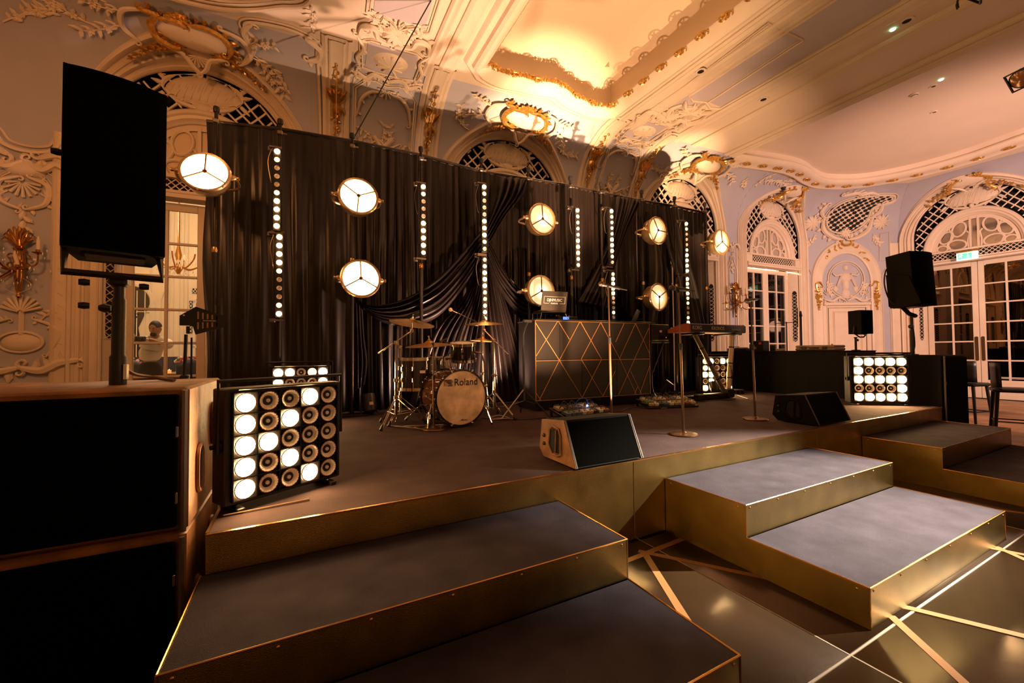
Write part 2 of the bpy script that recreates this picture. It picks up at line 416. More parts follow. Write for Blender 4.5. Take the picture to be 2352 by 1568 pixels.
def gdrop(mb, F, u, v0, v1, wd=.075, rnd=None):
    """hanging gilded drop: husk bell at the top third, leaves above, diminishing flower clusters below"""
    rnd = rnd or random; Lh = v1-v0; vm = v0+Lh*.46
    for q in (-.75, -.35, 0, .35, .75): leaf(mb, F, u, vm, pi/2+q, Lh*.24, wd*.45, .04, -q*.3)
    for q in (-.5, 0, .5): leaf(mb, F, u, vm+.02, -pi/2+q, Lh*.16, wd*.45, .045)
    n = 7
    for i in range(n):
        t = i/(n-1); v = vm+Lh*.16+t*Lh*.36; leaf(mb, F, u+rnd.uniform(-.012, .012), v, pi/2+(.8 if i % 2 else -.8), .10*(1-.5*t), .026, .03); 
    n = 9
    for i in range(n):
        t = i/(n-1); v = vm-Lh*.12-t*Lh*.33; w_ = wd*(1-.65*t)
        for k in range(3):
            a = rnd.uniform(0, 6.28); leaf(mb, F, u+rnd.uniform(-.4, .4)*w_, v, a, w_*.75, w_*.26, .035)
    uvtube(mb, F, [(u, v0), (u, v1)], .010, .015, 5)
def motif(name, F_, P, parent, s=1.):
    """small gilded frieze motif on a path: P(a,b) maps motif coords to world"""
    mb = MB()
    for s_ in (-1, 1):
        c = [(s_*.085*s*cos(q), .055*s*sin(q)) for q in lin(-1.9, 1.9, 9)]; mb.tube([P(x, y, .018) for x, y in c], .011*s, 5)
    for q in range(6):
        a = q*pi/3; mb.tube([P(0, 0, .01), P(.035*s*cos(a), .03*s*sin(a), .03), P(.06*s*cos(a), .045*s*sin(a), .01)], [.012*s, .014*s, .005*s], 5)
    return mb.build(name, GILT, parent)
def mould(mb, F, pts, wd=.05, d=.035, closed=False):
    """double-beaded raised moulding along a (u,v) polyline"""
    uvtube(mb, F, pts, wd*.34, d*.6, 6, closed); 
    N = len(pts); off = []
    for i in range(N):
        a = pts[(i-1) % N] if (closed or i) else pts[i]; b = pts[(i+1) % N] if (closed or i < N-1) else pts[i]
        dx, dy = b[0]-a[0], b[1]-a[1]; l = sqrt(dx*dx+dy*dy) or 1; off.append((pts[i][0]-dy/l*wd*.8, pts[i][1]+dx/l*wd*.8))
    uvtube(mb, F, off, wd*.2, d*.4, 5, closed)
def band(mb, F, u0, u1, v0, v1, d, nv=10, prof=None):
    """vertical raised strip with a stepped profile across u"""
    prof = prof or [(0, 0), (.0, .6), (.12, 1), (.2, .55), (.8, .55), (.88, 1), (1, .6), (1, 0)]
    mb.grid(lambda a, v: F.S(u0+(u1-u0)*a[0], v, d*a[1]+.001), prof, lin(v0, v1, nv))
# ------------------------------------------------------------------ arched bays
def lattice_bars(mb, F, e, inside, u0, u1, z0, z1, pu, pz, r=.017, curvy=0.):
    slope = pz/pu
    for sg in (1, -1):
        k = -int((z1-z0)/pz)-2; 
        kmax = int((u1-u0)/pu)+int((z1-z0)/pz)+3
        for i in range(k-kmax, kmax+2):
            seg = []; N = 46
            for j in range(N+1):
                z = z0+(z1-z0)*j/N; u = u0+i*pu+sg*(z-z0)/slope+curvy*sin(z*9+i)
                if u0 <= u <= u1 and inside(u, z): seg.append((u, z))
                else:
                    if len(seg) > 1: mb.tube([F.W(a, e, b) for a, b in (seg if curvy else (seg[0], seg[-1]))], r, 4, caps=False)
                    seg = []
            if len(seg) > 1: mb.tube([F.W(a, e, b) for a, b in (seg if curvy else (seg[0], seg[-1]))], r, 4, caps=False)
def bay(F, uc, parent, rnd, wn, glass, leaves, rows=6, handles=False, cols=2, seed=0):
    # stepped moulding of the arch: lofts from the opening edge out to the wall face
    path = [('l', z) for z in (0, 1.0, 2.4, 3.8)]+[('a', q) for q in lin(pi, 0, 33)]+[('r', z) for z in (3.8, 2.4, 1.0, 0)]
    def inner(p): 
        if p[0] == 'a': return F.W(uc+RI*cos(p[1]), 0, SPR+RI*sin(p[1]))
        return F.W(uc+(-RI if p[0] == 'l' else RI), 0, p[1])
    def outer(p):
        if p[0] == 'a': return F.S(uc+(RO+.01)*cos(p[1]), F.v_of_z(SPR+(RZ+.01)*sin(p[1])))
        return F.W(uc+(-RO-.01 if p[0] == 'l' else RO+.01), 0, p[1])
    prof = [(0, -.02), (0, .035), (.05, .05), (.12, .05), (.15, .02), (.26, .02), (.29, .06), (.35, .08), (.41, .055), (.43, .03), (.50, .03), (.53, .06), (.58, .06), (.61, .03), (.74, .03), (.77, .08), (.85, .10), (.92, .07), (.96, .03), (1, .03), (1, -.01)]
    ctr = F.W(uc, 0, SPR)
    def mp(p, a):
        i, o = inner(p), outer(p); q = i.lerp(o, a[0])
        if p[0] == 'a':
            th = p[1]; nd = F.n*(.75+.25*abs(cos(th)))-(F.t*cos(th)+Vector((0, 0, 1))*sin(th))*.55*sin(th)
        else: nd = F.n
        return q+nd.normalized()*a[1]
    MB().grid(mp, path, prof).build('arch_moulding', CREAM, parent)
    # recess, dark void behind the openwork, openwork lattice
    z0, ze, au, az = 4.10, 4.10, 1.02, 1.12
    def inside(u, z):
        du = u-uc
        out = abs(du) < RI-.02 if z < SPR else (du*du+(z-SPR)**2 < (RI-.02)**2)
        return out and z > z0 and (du/au)**2+((z-ze)/az)**2 > 1
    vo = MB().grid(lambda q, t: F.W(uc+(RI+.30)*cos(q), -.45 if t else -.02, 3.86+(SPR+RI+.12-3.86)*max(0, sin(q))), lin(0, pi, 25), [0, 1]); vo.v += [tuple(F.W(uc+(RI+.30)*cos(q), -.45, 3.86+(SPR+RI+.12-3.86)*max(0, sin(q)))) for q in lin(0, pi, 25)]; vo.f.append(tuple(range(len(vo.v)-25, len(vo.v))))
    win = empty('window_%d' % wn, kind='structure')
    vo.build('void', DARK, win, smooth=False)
    ml = MB(); lattice_bars(ml, F, -.05, inside, uc-RI, uc+RI, z0, SPR+RI, .215, .235, .019, .012)
    ml.build('lattice', CREAM, win)
    # medallion carved at the crown between the two lattice wings
    mm = MB(); zc_ = 5.54
    def Pm(q, t): return F.W(uc+.50*cos(q)*t, -.06+.10*sqrt(max(0, 1-t*t)), zc_+.235*sin(q)*t-.25*(cos(q)*t*.5)**2)
    mm.grid(Pm, [2*pi*i/26 for i in range(26)], lin(.02, 1, 6), True)
    for s_ in (-1, 1):
        for k in range(5): mm.tube([F.W(uc+s_*(.04+.085*k)+x*.05, .045-.035*(k/5)-abs(x)*.05, zc_-.06*(k/5)**2+x*.17*(1-k*.13)) for x in lin(-1, 1, 6)], .013, 5)
        mm.tube([F.W(uc+s_*(.52*cos(q)), -.02, zc_-.04+.27*sin(q)) for q in lin(-1.5, 1.5, 14)], [.02+.018*sin(i) for i in range(14)], 6)
        for a in (.2, .8, 1.5, -.7): mm.tube([F.W(uc+s_*(.50+t*.16*cos(a)), -.02, zc_-.05+.16*sin(a)+t*.12*sin(a*2)) for t in (0, .5, 1)], [.03, .034, .008], 6)
    mm.ball(tuple(F.W(uc, -.02, zc_-.28)), (.13, .05, .07), 8, 5)
    for k in range(-4, 5): mm.tube([F.W(uc+.10*k+.06*x, .045-.06*(.22*k)**2-abs(x)*.03, zc_-.25*(.2*k)**2+x*.19*(1-.06*k*k)) for x in lin(-1, 1, 5)], .009, 4)
    mm.build('medallion', CREAM, win)
    # transom arch, its frame and tracery
    mb = MB(); pr = [(1.02, -.06), (1.02, -.01), (.99, .02), (.95, .02), (.93, -.01), (.89, -.02), (.87, -.06), (.84, -.08), (.84, -.14)]
    mb.grid(lambda q, a: F.W(uc+a[0]*au*cos(q)/1.02, a[1], ze+a[0]*az*sin(q)/1.02), lin(0, pi, 33), pr)
    mb.grid(lambda q, a: F.W(uc+a*au*cos(q), -.13, ze+a*az*sin(q)), lin(0, pi, 33), [.74, .84]); mb.build('transom_frame', WOODP, win)
    gl = MB().grid(lambda q, a: F.W(uc+a*au*.78*cos(q), -.17, ze+a*az*.80*sin(q)), lin(0, pi, 25), [0, 1]); gl.build('pane', glass[0], win, smooth=False)
    tr = MB()
    for s_ in (-1, 1):
        def ov(cu, cz, a, b, an=0, n=18): return [F.W(uc+s_*(cu+a*cos(q)*cos(an)-b*sin(q)*sin(an)), -.15, cz+a*cos(q)*sin(an)+b*sin(q)*cos(an)) for q in lin(0, 2*pi, n+1)[:-1]]
        tr.tube(ov(.30, 4.70, .135, .20, .25), .026, 6, True); tr.tube(ov(.555, 4.52, .125, .175, .5), .026, 6, True)
        tr.tube(ov(.35, 4.27, .19, .14, .15), .026, 6, True); tr.tube(ov(.64, 4.22, .11, .09, .1), .026, 6, True)
        tr.tube([F.W(uc+s_*x, -.15, z) for x, z in ((.12, 4.12), (.13, 4.35), (.10, 4.55), (.15, 4.62))], .022, 6)
        tr.tube([F.W(uc+s_*x, -.15, z) for x, z in ((.45, 4.1), (.52, 4.3), (.47, 4.45), (.44, 4.6), (.50, 4.78))], .020, 6)
        tr.tube([F.W(uc+s_*.075, -.14, z) for z in (4.1, 4.6, 4.985)], .032, 4)
    tr.build('tracery', WOODP, win)
    sill = MB(); Mw = Matrix.Translation(F.W(uc, 0, 0)) @ Matrix.Rotation(F.rz, 4, 'Z')   # local: x along wall, -y into room
    for z, h, y, dd in ((4.10, .05, .07, .20), (3.845, .05, .05, .24), (3.795, .07, .06, .26)): sill.box((0, y, z), (2*RI-.02, dd, h), Mw)
    sill.build('transom_bar', WOODP, win, smooth=False)
    ls = MB(); lattice_bars(ls, F, -.05, lambda u, z: 3.87 < z < 4.08, uc-.98, uc+.98, 3.87, 4.08, .105, .10, .010); ls.build('lattice', CREAM, win)
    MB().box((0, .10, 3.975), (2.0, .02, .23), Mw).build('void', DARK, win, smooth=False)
    fl = MB()
    for s_ in (-1, 1): fl.box((s_*1.08, .03, 3.975), (.22, .12, .22), Mw)
    fl.build('transom_bar', WOODP, win, smooth=False)
    # splayed reveals with an oval slot of lattice, then the double doors set back in the recess
    d = empty('door_%d' % wn, kind='structure')
    rv = MB()
    for s_ in (-1, 1):
        rv.grid(lambda a, z: F.W(uc+s_*a[0], a[1], z), [(1.21, .03), (1.20, -.02), (1.17, -.05), (1.10, -.20), (1.07, -.25), (1.06, -.30), (1.02, -.31)], [0, 3.80])
        rv.tube([F.W(uc+s_*1.19, .0, z) for z in (0, 3.8)], .022, 6)
    rv.build('reveal', WOODP, d)
    for s_ in (-1, 1):
        ob = MB(); lt = MB(); A = F.W(uc+s_*1.166, -.062, 0); B = F.W(uc+s_*1.106, -.188, 0); tt = (B-A); nn = Vector((-tt.y, tt.x, 0)).normalized()
        nn = nn if nn.dot(F.n) > 0 else -nn
        def RP(a, z, d_): return A+tt*a+nn*d_+Vector((0, 0, z))
        out = [(.5+.5*cos(q), (3.05 if sin(q) > 0 else 1.72)+.12*sin(q)) for q in lin(0, 2*pi, 25)[:-1]]
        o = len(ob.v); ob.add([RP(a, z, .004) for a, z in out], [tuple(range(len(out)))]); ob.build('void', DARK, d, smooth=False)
        for k in range(-2, 16):
            for sg in (1, -1):
                q0 = (0, 1.60+k*.105+(0 if sg > 0 else .105)); q1 = (1, q0[1]+sg*.105)
                if 1.60 <= min(q0[1], q1[1]) and max(q0[1], q1[1]) <= 3.17: lt.tube([RP(q0[0], q0[1], .008), RP(q1[0], q1[1], .008)], .006, 4)
        lt.tube([RP(a, z, .006) for a, z in out], .008, 5, True); lt.build('lattice', WOODP, d)
    for li, s_ in enumerate((-1, 1)):
        ang = leaves[li]; hinge = F.W(uc+s_*1.02, -.28, 0)
        L = empty('leaf', hinge, F.rz+ang*(-s_), parent=d); wd = 1.015; sx = -s_
        fr = MB(); zb, zt, top = .50, 3.64, 3.76; st = .115; y0 = .0
        fr.box((sx*st/2, y0, top/2), (st, .05, top), bev=.008); fr.box((sx*(wd-st/2), y0, top/2), (st, .05, top), bev=.008)
        fr.box((sx*wd/2, y0, (top+zt)/2), (wd-2*st, .05, top-zt)); fr.box((sx*wd/2, y0, zb/2+.05), (wd-2*st, .035, zb-.10)); fr.box((sx*wd/2, y0, .06), (wd-2*st, .05, .12)); fr.box((sx*wd/2, y0, zb-.04), (wd-2*st, .05, .08))
        for k in (0, 1): fr.tube([(sx*(st+.07+.03*k), y0-.02, .20+.03*k), (sx*(wd-st-.07-.03*k), y0-.02, .20+.03*k), (sx*(wd-st-.07-.03*k), y0-.02, .58-.03*k), (sx*(st+.07+.03*k), y0-.02, .58-.03*k)], .012, 4, True)
        fr.build('leaf_frame', WOODP, L)
        pw = (wd-2*st); ph = (zt-zb)/rows; mu = MB()
        for c in range(1, cols): mu.box((sx*(st+pw*c/cols), y0, (zb+zt)/2), (.042, .046, zt-zb), bev=.006)
        for r_ in range(1, rows): mu.box((sx*wd/2, y0, zb+ph*r_), (pw, .04, .040), bev=.008)
        mu.build('muntin', WOODP, L)
        for c in range(cols):
            for r_ in range(rows):
                MB().box((sx*(st+pw*(c+.5)/cols), y0+.004, zb+ph*(r_+.5)), (pw/cols, .006, ph)).build('pane', glass[1], L, smooth=False)
        if handles:
            hb = MB(); hb.prism([(sx*(wd-.055)+.035*cos(q), (1.65 if sin(q) > 0 else 1.05)+.035*sin(q)) for q in lin(0, 2*pi, 17)[:-1]], -.027, -.040); hb.build('push_plate', mat('bronze_plate', (.12, .065, .03), .4, .6), L)
    return win, d
MIRROR = mat('mirror_glass', (.93, .88, .82), .02, 1.); DGLASS = mat('dark_glass', (.012, .010, .009), .015, .0, spec=1.0)
def clear_glass():
    M = bpy.data.materials.new('door_glass'); M.use_nodes = True; nt = M.node_tree; nt.nodes.clear()
    o = nt.nodes.new('ShaderNodeOutputMaterial'); mx = nt.nodes.new('ShaderNodeMixShader'); t = nt.nodes.new('ShaderNodeBsdfTransparent'); g = nt.nodes.new('ShaderNodeBsdfGlossy'); f = nt.nodes.new('ShaderNodeFresnel')
    g.inputs['Roughness'].default_value = .02; f.inputs['IOR'].default_value = 1.45
    nt.links.new(f.outputs[0], mx.inputs[0]); nt.links.new(t.outputs[0], mx.inputs[1]); nt.links.new(g.outputs[0], mx.inputs[2]); nt.links.new(mx.outputs[0], o.inputs['Surface']); return M
CLEAR = clear_glass()
TRAN = mat('transom_glass', (.52, .46, .40), .12, .15)  # pale grey in the colour stands in for the reflected room
TRANW = mat('transom_glass_warm', (.80, .64, .44), .15)  # beige in the colour stands in for the room mirrored in the pane
rb = random.Random(11)
bay(F0, ARCH[0], WB, rb, 1, (TRANW, CLEAR), (0, 0))
bay(F0, ARCH[1], WB, rb, 2, (TRANW, DGLASS), (0, 0))
bay(F0, ARCH[2], WB, rb, 3, (TRAN, DGLASS), (0, 0))
bay(F0, ARCH[3], WB, rb, 4, (TRAN, CLEAR), (0, 0), )
bay(F2, 1.55, WR, rb, 5, (mat('transom_mirror', (.62, .54, .46), .06, .8), mat('dark_mirror', (.34, .27, .21), .015, 1.)), (0, 0), handles=True)
# ------------------------------------------------------------------ pilasters, panels and plaster relief on the walls
rd = random.Random(5)
PTOP = F0.zc+F0.r*pi/2
for u, wd in ((2.0, .21), (3.58, .22), (7.22, .22), (8.62, .15)):
    p = MB(); band(p, F0, u-wd, u+wd, 0, PTOP+.25, .05, 40); band(p, F0, u-wd*.55, u+wd*.55, .2, PTOP+.2, .065, 36, [(0, 0), (0, .8), (.10, 1), (.2, .8), (.8, .8), (.9, 1), (1, .8), (1, 0)])
    p.build('pilaster', CREAM, WB)
    g = MB(); gdrop(g, Off(F0, .062), u, 5.10, 6.40, .11, rd); g.build('gilded_drop', GILT, WB)
    b_ = MB(); domeoval(b_, F0, u, 5.62, .13, .15, .07); b_.build('bracket', CREAM, WB)
def cartouche(F, uc, parent, k=1., seed=0):
    """gilded C-scrolls round a plain cream field over an arch, a shell keystone and flower swags"""
    f = MB(); domeoval(f, F, uc+.05, 6.22, .46*k, .20*k, .09, ang=-.12); shell(f, F, uc+.05, 5.98, .17, -pi/2, 9, 2.6, .06)
    for pts in (((uc-.30, 6.02), (uc-.12, 5.96), (uc-.02, 5.80), (uc+.06, 5.72)), ((uc+.40, 6.0), (uc+.22, 5.95), (uc+.14, 5.80), (uc+.06, 5.72))): scroll(f, F, pts, .032, .05)
    for s_ in (-1, 1): scroll(f, F, ((uc+s_*.42, 6.50), (uc+s_*.66, 6.40), (uc+s_*.74, 6.15), (uc+s_*.60, 5.98)), .03, .04)
    f.build('cartouche', CREAM, parent)
    g = MB()
    scroll(g, F, ((uc-.44, 6.52), (uc-.30, 6.48), (uc-.40, 6.30), (uc-.38, 6.12), (uc-.22, 6.02), (uc-.12, 6.03)), .042, .06, 7)
    scroll(g, F, ((uc-.30, 6.44), (uc-.10, 6.46), (uc+.02, 6.40)), .036, .06, 4)
    scroll(g, F, ((uc+.08, 6.46), (uc+.24, 6.47), (uc+.42, 6.38), (uc+.50, 6.22), (uc+.46, 6.08)), .038, .06, 7)
    for a in (.9, 1.5, 2.1, 2.5): leaf(g, F, uc-.02, 6.42, a, .20, .045, .05)
    for i in range(4): leaf(g, F, uc+.40+.05*i, 6.06-.02*i, -.9-.2*i, .14, .035, .04)
    for s_ in (-1, 1):
        for i in range(8):
            t = i/7; x = uc+s_*(.28+.52*t)+.05; y = 6.00-.05*t-.24*t*t
            for q in range(3): leaf(g, F, x, y, rd.uniform(0, 6.28), .10*(1-.5*t), .032*(1-.4*t), .05)
    g.build('gilded_scrollwork', GILT, parent)
    s = MB()
    for s_ in (-1, 1):
        sprig(s, F, uc+s_*.72, 6.15, (-.35 if s_ > 0 else pi+.35), .55, rd, 1.3); sprig(s, F, uc+s_*.66, 6.35, (.1 if s_ > 0 else pi-.1), .4, rd, 1.2)
    s.build('flower_sprig', CREAM, parent)
for uc in ARCH[:3]: cartouche(Off(F0, .05), uc, WB)
def small_cartouche(F, uc, parent):
    f = MB(); domeoval(f, F, uc, 6.05, .36, .17, .07); 
    for s_ in (-1, 1): scroll(f, F, ((uc+s_*.30, 5.95), (uc+s_*.16, 5.86), (uc+s_*.05, 5.72)), .028, .04)
    f.build('cartouche', CREAM, parent); g = MB()
    scroll(g, F, ((uc-.55, 5.72), (uc-.36, 5.86), (uc-.30, 6.05), (uc-.12, 6.20)), .035, .05, 6); scroll(g, F, ((uc+.46, 5.62), (uc+.34, 5.84), (uc+.42, 6.02), (uc+.22, 6.22)), .035, .05, 6)
    for a in (.4, 1.1, 1.9): leaf(g, F, uc+.20, 6.18, a, .18, .04, .05)
    for s_ in (-1, 1):
        for i in range(5):
            t = i/4; leaf(g, F, uc+s_*(.45+.40*t), 5.78-.25*t*t, rd.uniform(0, 6), .10, .03, .04); leaf(g, F, uc+s_*(.45+.40*t), 5.76-.25*t*t, rd.uniform(0, 6), .09, .03, .04)
    g.build('gilded_scrollwork', GILT, parent)
small_cartouche(Off(F0, .05), ARCH[3], WB)
# trophies of instruments and branches in the panels between the pilaster pairs
def trophy(F, uc, v, parent):
    t = MB()
    for a in (.5, 1.0, 1.6, 2.2, 2.7): sprig(t, F, uc, v-.25, a, .55, rd, 1.25)
    for a, L in ((.9, .55), (2.2, .5)): uvtube(t, F, [(uc-cos(a)*L*.5, v-.12-sin(a)*L*.5), (uc+cos(a)*L*.5, v-.12+sin(a)*L*.5)], [.03, .05], .04, 7)
    domeoval(t, F, uc-.12, v-.20, .16, .11, .07, ang=.5); scroll(t, F, ((uc-.40, v-.15), (uc-.25, v-.30), (uc-.02, v-.22), (uc+.2, v-.36), (uc+.42, v-.28)), .03, .04)
    scroll(t, F, ((uc-.2, v-.05), (uc-.05, v+.02), (uc+.10, v-.08), (uc+.30, v+.02)), .022, .05); t.build('trophy', CREAM, parent)
trophy(F0, 2.78, 5.22, WB); trophy(F0, 7.92, 5.20, WB)
# ceiling panel between each pilaster pair: frames, rocaille scrolls and a shell boss
for c0, c1 in ((2.24, 3.34), (7.46, 8.46)):
    cu = (c0+c1)/2; fr = MB()
    mould(fr, F0, [(c0+.06, 4.9), (c0+.06, 6.02), (c0+.22, 6.18), (cu-.20, 6.22), (cu, 6.16), (cu+.20, 6.22), (c1-.22, 6.18), (c1-.06, 6.02), (c1-.06, 4.9)], .045, .03)
    mould(fr, F0, [(c0+.14, 6.42), (c0+.10, 6.95), (c0+.22, 7.02), (c1-.22, 7.02), (c1-.10, 6.95), (c1-.14, 6.42), (cu+.2, 6.38), (cu-.2, 6.38)], .05, .03, True)
    mould(fr, F0, [(c0+.12, 7.52), (c0+.30, 7.42), (cu-.22, 7.52), (cu, 7.38), (cu+.22, 7.52), (c1-.30, 7.42), (c1-.12, 7.52), (c1-.10, 9.6), (c0+.10, 9.6)], .05, .03, True)
    fr.build('panel_moulding', CREAM, WB)
    lp = MB().grid(lambda u, v: F0.S(u, v, .008), lin(c0+.18, c1-.18, 5), lin(6.45, 6.97, 5)); lp.build('inset_panel', LILAC, WB)
    lp = MB().grid(lambda u, v: F0.S(u, v, .008), lin(c0+.20, c1-.20, 3), lin(7.56, 9.5, 4)); lp.build('inset_panel', LILAC, WB)
    o = MB(); domeoval(o, F0, cu, 6.66, .27, .21, .07); shell(o, F0, cu, 6.62, .22, pi/2, 9, 5.2, .07)
    for s_ in (-1, 1):
        scroll(o, F0, ((cu+s_*.02, 6.30), (cu+s_*.22, 6.36), (cu+s_*.34, 6.26), (cu+s_*.48, 6.34)), .035, .05, 4)
        scroll(o, F0, ((cu+s_*.02, 7.10), (cu+s_*.24, 7.16), (cu+s_*.30, 7.32), (cu+s_*.46, 7.30), (cu+s_*.50, 7.12)), .038, .05, 5)
        scroll(o, F0, ((cu+s_*.52, 7.05), (cu+s_*.42, 6.85), (cu+s_*.50, 6.62), (cu+s_*.46, 6.46)), .026, .04, 4)
        scroll(o, F0, ((cu+s_*.10, 6.05), (cu+s_*.26, 6.02), (cu+s_*.40, 5.86), (cu+s_*.46, 5.60)), .028, .04, 4)
        sprig(o, F0, cu+s_*.10, 7.22, pi/2-s_*.8, .4, rd, 1.5); sprig(o, F0, cu+s_*.2, 6.2, pi/2-s_*1.3, .34, rd, 1.3)
    for q in range(10): leaf(o, F0, cu, 7.30, q*.628, .20, .06, .06)
    shell(o, F0, cu, 7.42, .16, pi/2, 7, 3, .06); shell(o, F0, cu, 6.12, .16, -pi/2, 7, 3, .06); o.build('rocaille', CREAM, WB)
# capsule and oval mouldings around the big left arch on the cove
cm = MB()
cap = curve([(.92, 6.42, 0), (.80, 6.60, 0), (.92, 6.74, 0), (1.40, 6.80, 0), (1.70, 6.66, 0), (1.72, 6.40, 0), (1.74, 5.9, 0), (1.76, 5.0, 0)], 6); mould(cm, F0, [(p.x, p.y) for p in cap], .07, .05)
ovl = curve([(-.6, 6.85, 0), (-.1, 6.78, 0), (.6, 6.84, 0), (1.25, 7.15, 0), (1.72, 7.6, 0), (1.74, 9.4, 0)], 6); mould(cm, F0, [(p.x, p.y) for p in ovl], .10, .05); mould(cm, F0, [(p.x, p.y+.14) for p in ovl], .06, .04)
scroll(cm, F0, ((1.60, 6.70), (1.76, 6.56), (1.74, 6.38), (1.60, 6.30)), .04, .05, 5); scroll(cm, F0, ((.72, 6.02), (.86, 6.25), (.78, 6.5), (.9, 6.7)), .04, .04, 0)
cm.build('panel_moulding', CREAM, WB)
lf = MB()
for u, v, a, L in ((1.0, 6.05, -.5, .5), (.85, 6.15, -.6, .5), (-1.0, 6.02, 2.9, .5), (-.75, 6.38, 2.7, .5), (-1.7, 5.95, .3, .45), (-1.95, 5.8, .6, .5), (1.70, 6.85, 1.9, .4), (4.35, 5.75, 2.8, .5), (6.3, 5.8, -.3, .5), (9.3, 5.75, 2.8, .4), (12.3, 5.95, .9, .45), (12.5, 6.15, .2, .5), (12.9, 6.2, .1, .5), (13.1, 6.3, .2, .4), (12.1, 5.8, 2, .3)): sprig(lf, F0, u, v, a, L, rd, 1.35)
lf.build('flower_sprig', CREAM, WB)
# framed panels beside the doors: left of the first arch, and the narrow one between the third and fourth arches
def side_panel(F, u0, u1, parent, big=True):
    m_ = MB(); band(m_, F, u0-.06, u0, .9, 4.2, .03, 6); band(m_, F, u1, u1+.06, .9, 4.2, .03, 6)
    for d_ in (.0, .07): mould(m_, F, [(u0+d_, 1.15+d_), (u0+d_, 3.6), (u0+.12+d_, 3.86-d_), ((u0+u1)/2, 4.05-d_), (u1-.12-d_, 3.86-d_), (u1-d_, 3.6), (u1-d_, 1.15+d_)], .035, .03, True)
    m_.build('panel_moulding', CREAM, parent)
    o = MB(); uc = (u0+u1)/2; k = (u1-u0)/.85
    if big:
        for s_ in (-1, 1):
            scroll(o, F, ((uc, 4.02), (uc+s_*.18, 3.92), (uc+s_*.34, 4.02), (uc+s_*.52, 3.84), (uc+s_*.60, 3.5)), .045, .05, 5); scroll(o, F, ((uc+s_*.02, 1.20), (uc+s_*.22, 1.16), (uc+s_*.40, 1.26), (uc+s_*.60, 1.30)), .05, .05, 4)
            scroll(o, F, ((uc+s_*.26, 1.36), (uc+s_*.38, 1.62), (uc+s_*.30, 1.78), (uc+s_*.12, 1.86)), .022, .03, 4); sprig(o, F, uc+s_*.18, 1.85, pi/2-s_*.7, .42, rd, 1.3)
            scroll(o, F, ((uc+s_*.05, 3.80), (uc+s_*.24, 3.70), (uc+s_*.22, 3.46), (uc+s_*.04, 3.36)), .028, .04, 4); sprig(o, F, uc+s_*.16, 3.6, -pi/2+s_*.9, .3, rd, 1.3)
        domeoval(o, F, uc, 1.55, .20, .12, .05); uvtube(o, F, [(uc+.22*cos(q), 1.55+.14*sin(q)) for q in lin(0, 2*pi, 25)[:-1]], .018, .03, 6, True)
        shell(o, F, uc, 3.72, .20, -pi/2, 9, 3, .06); domeoval(o, F, uc, 3.92, .22, .11, .08); shell(o, F, uc, 1.95, .24, pi/2, 9, 2.4, .05); uvtube(o, F, [(uc, 1.65), (uc, 2.1)], .03, .02)
        for i in range(5): leaf(o, F, uc, 3.34-.07*i, -pi/2+(.5 if i % 2 else -.5), .13, .035, .03)
        # wave of the panel head above and the raised frame over it
        mould(o, F, [(p.x, p.y) for p in curve([(uc-.75, 4.52, 0), (uc-.36, 4.42, 0), (uc-.2, 4.22, 0), (uc+.05, 4.16, 0), (uc+.28, 4.22, 0), (uc+.40, 4.40, 0), (uc+.62, 4.42, 0)], 6)], .10, .05)
        for s_ in (-1, 1): scroll(o, F, ((uc+s_*.15, 4.08), (uc+s_*.36, 4.16), (uc+s_*.50, 4.02)), .05, .04, 0)
        for i in range(26): leaf(o, F, u1+.03, 1.4+i*.085, pi/2+(.5 if i % 2 else -.5), .10, .025, .025)
    else:
        shell(o, F, uc, 4.06, .16, pi/2, 9, 2.8, .05); shell(o, F, uc, 3.95, .12, -pi/2, 7, 2.8, .05)
        for s_ in (-1, 1): scroll(o, F, ((uc, 4.2), (uc+s_*.18, 4.30), (uc+s_*.28, 4.18), (uc+s_*.32, 3.95)), .03, .04, 4)
        for i in range(6): leaf(o, F, uc, 3.85-.06*i, -pi/2+(.4 if i % 2 else -.4), .10, .03, .025)
    o.build('plaster_relief', CREAM, parent)
side_panel(F0, -2.30, -1.50, WB); side_panel(F0, 11.86, 12.22, WB, False)
dd = MB(); dd.grid(lambda a, u: F0.W(u, a[0], a[1]), [(0, 1.0), (.05, .98), (.05, .90), (.02, .86), (.02, .2), (.05, .18), (.06, 0)], lin(-4.2, -1.40, 4)); dd.build('dado', CREAM, WB)
jl = MB(); band(jl, F0, -1.62, -1.36, 0, 4.5, .06, 12); jl.build('pilaster', CREAM, WB)
# ------------------------------------------------------------------ the niche bay in the corner wall
NU = 1.22
nm = MB(); z_s, R0, R1 = 3.42, .74, .98
path = [('l', z) for z in (0, 1.5, 3.0)]+[('a', q) for q in lin(pi, 0, 25)]+[('r', z) for z in (3.0, 1.5, 0)]
def npt(p, R): return (NU+R*cos(p[1]), z_s+R*1.22*sin(p[1])) if p[0] == 'a' else (NU+(-R if p[0] == 'l' else R), p[1])
for prof in ([(.72, -.06), (.72, .05), (.76, .07), (.80, .05), (.96, .045), (.99, .08), (1.03, .06), (1.05, 0)],):
    nm.grid(lambda p, a: F1.S(*npt(p, a[0]), a[1]), path, prof)
nm.build('niche_moulding', CREAM, WN)
n2 = MB(); mould(n2, F1, [(NU+.54*cos(q), 3.50+.56*sin(q)) for q in lin(0, 2*pi, 33)[:-1]], .07, .05, True)
for s_ in (-1, 1):
    scroll(n2, F1, ((NU+s_*.05, 2.86), (NU+s_*.25, 2.94), (NU+s_*.45, 2.84), (NU+s_*.68, 2.90)), .035, .04, 3); sprig(n2, F1, NU+s_*.45, 2.95, pi/2-s_*.3, .4, rd, 1.5)
    shell(n2, F1, NU+s_*.58, 3.0, .2, pi/2, 5, 1.4, .04)
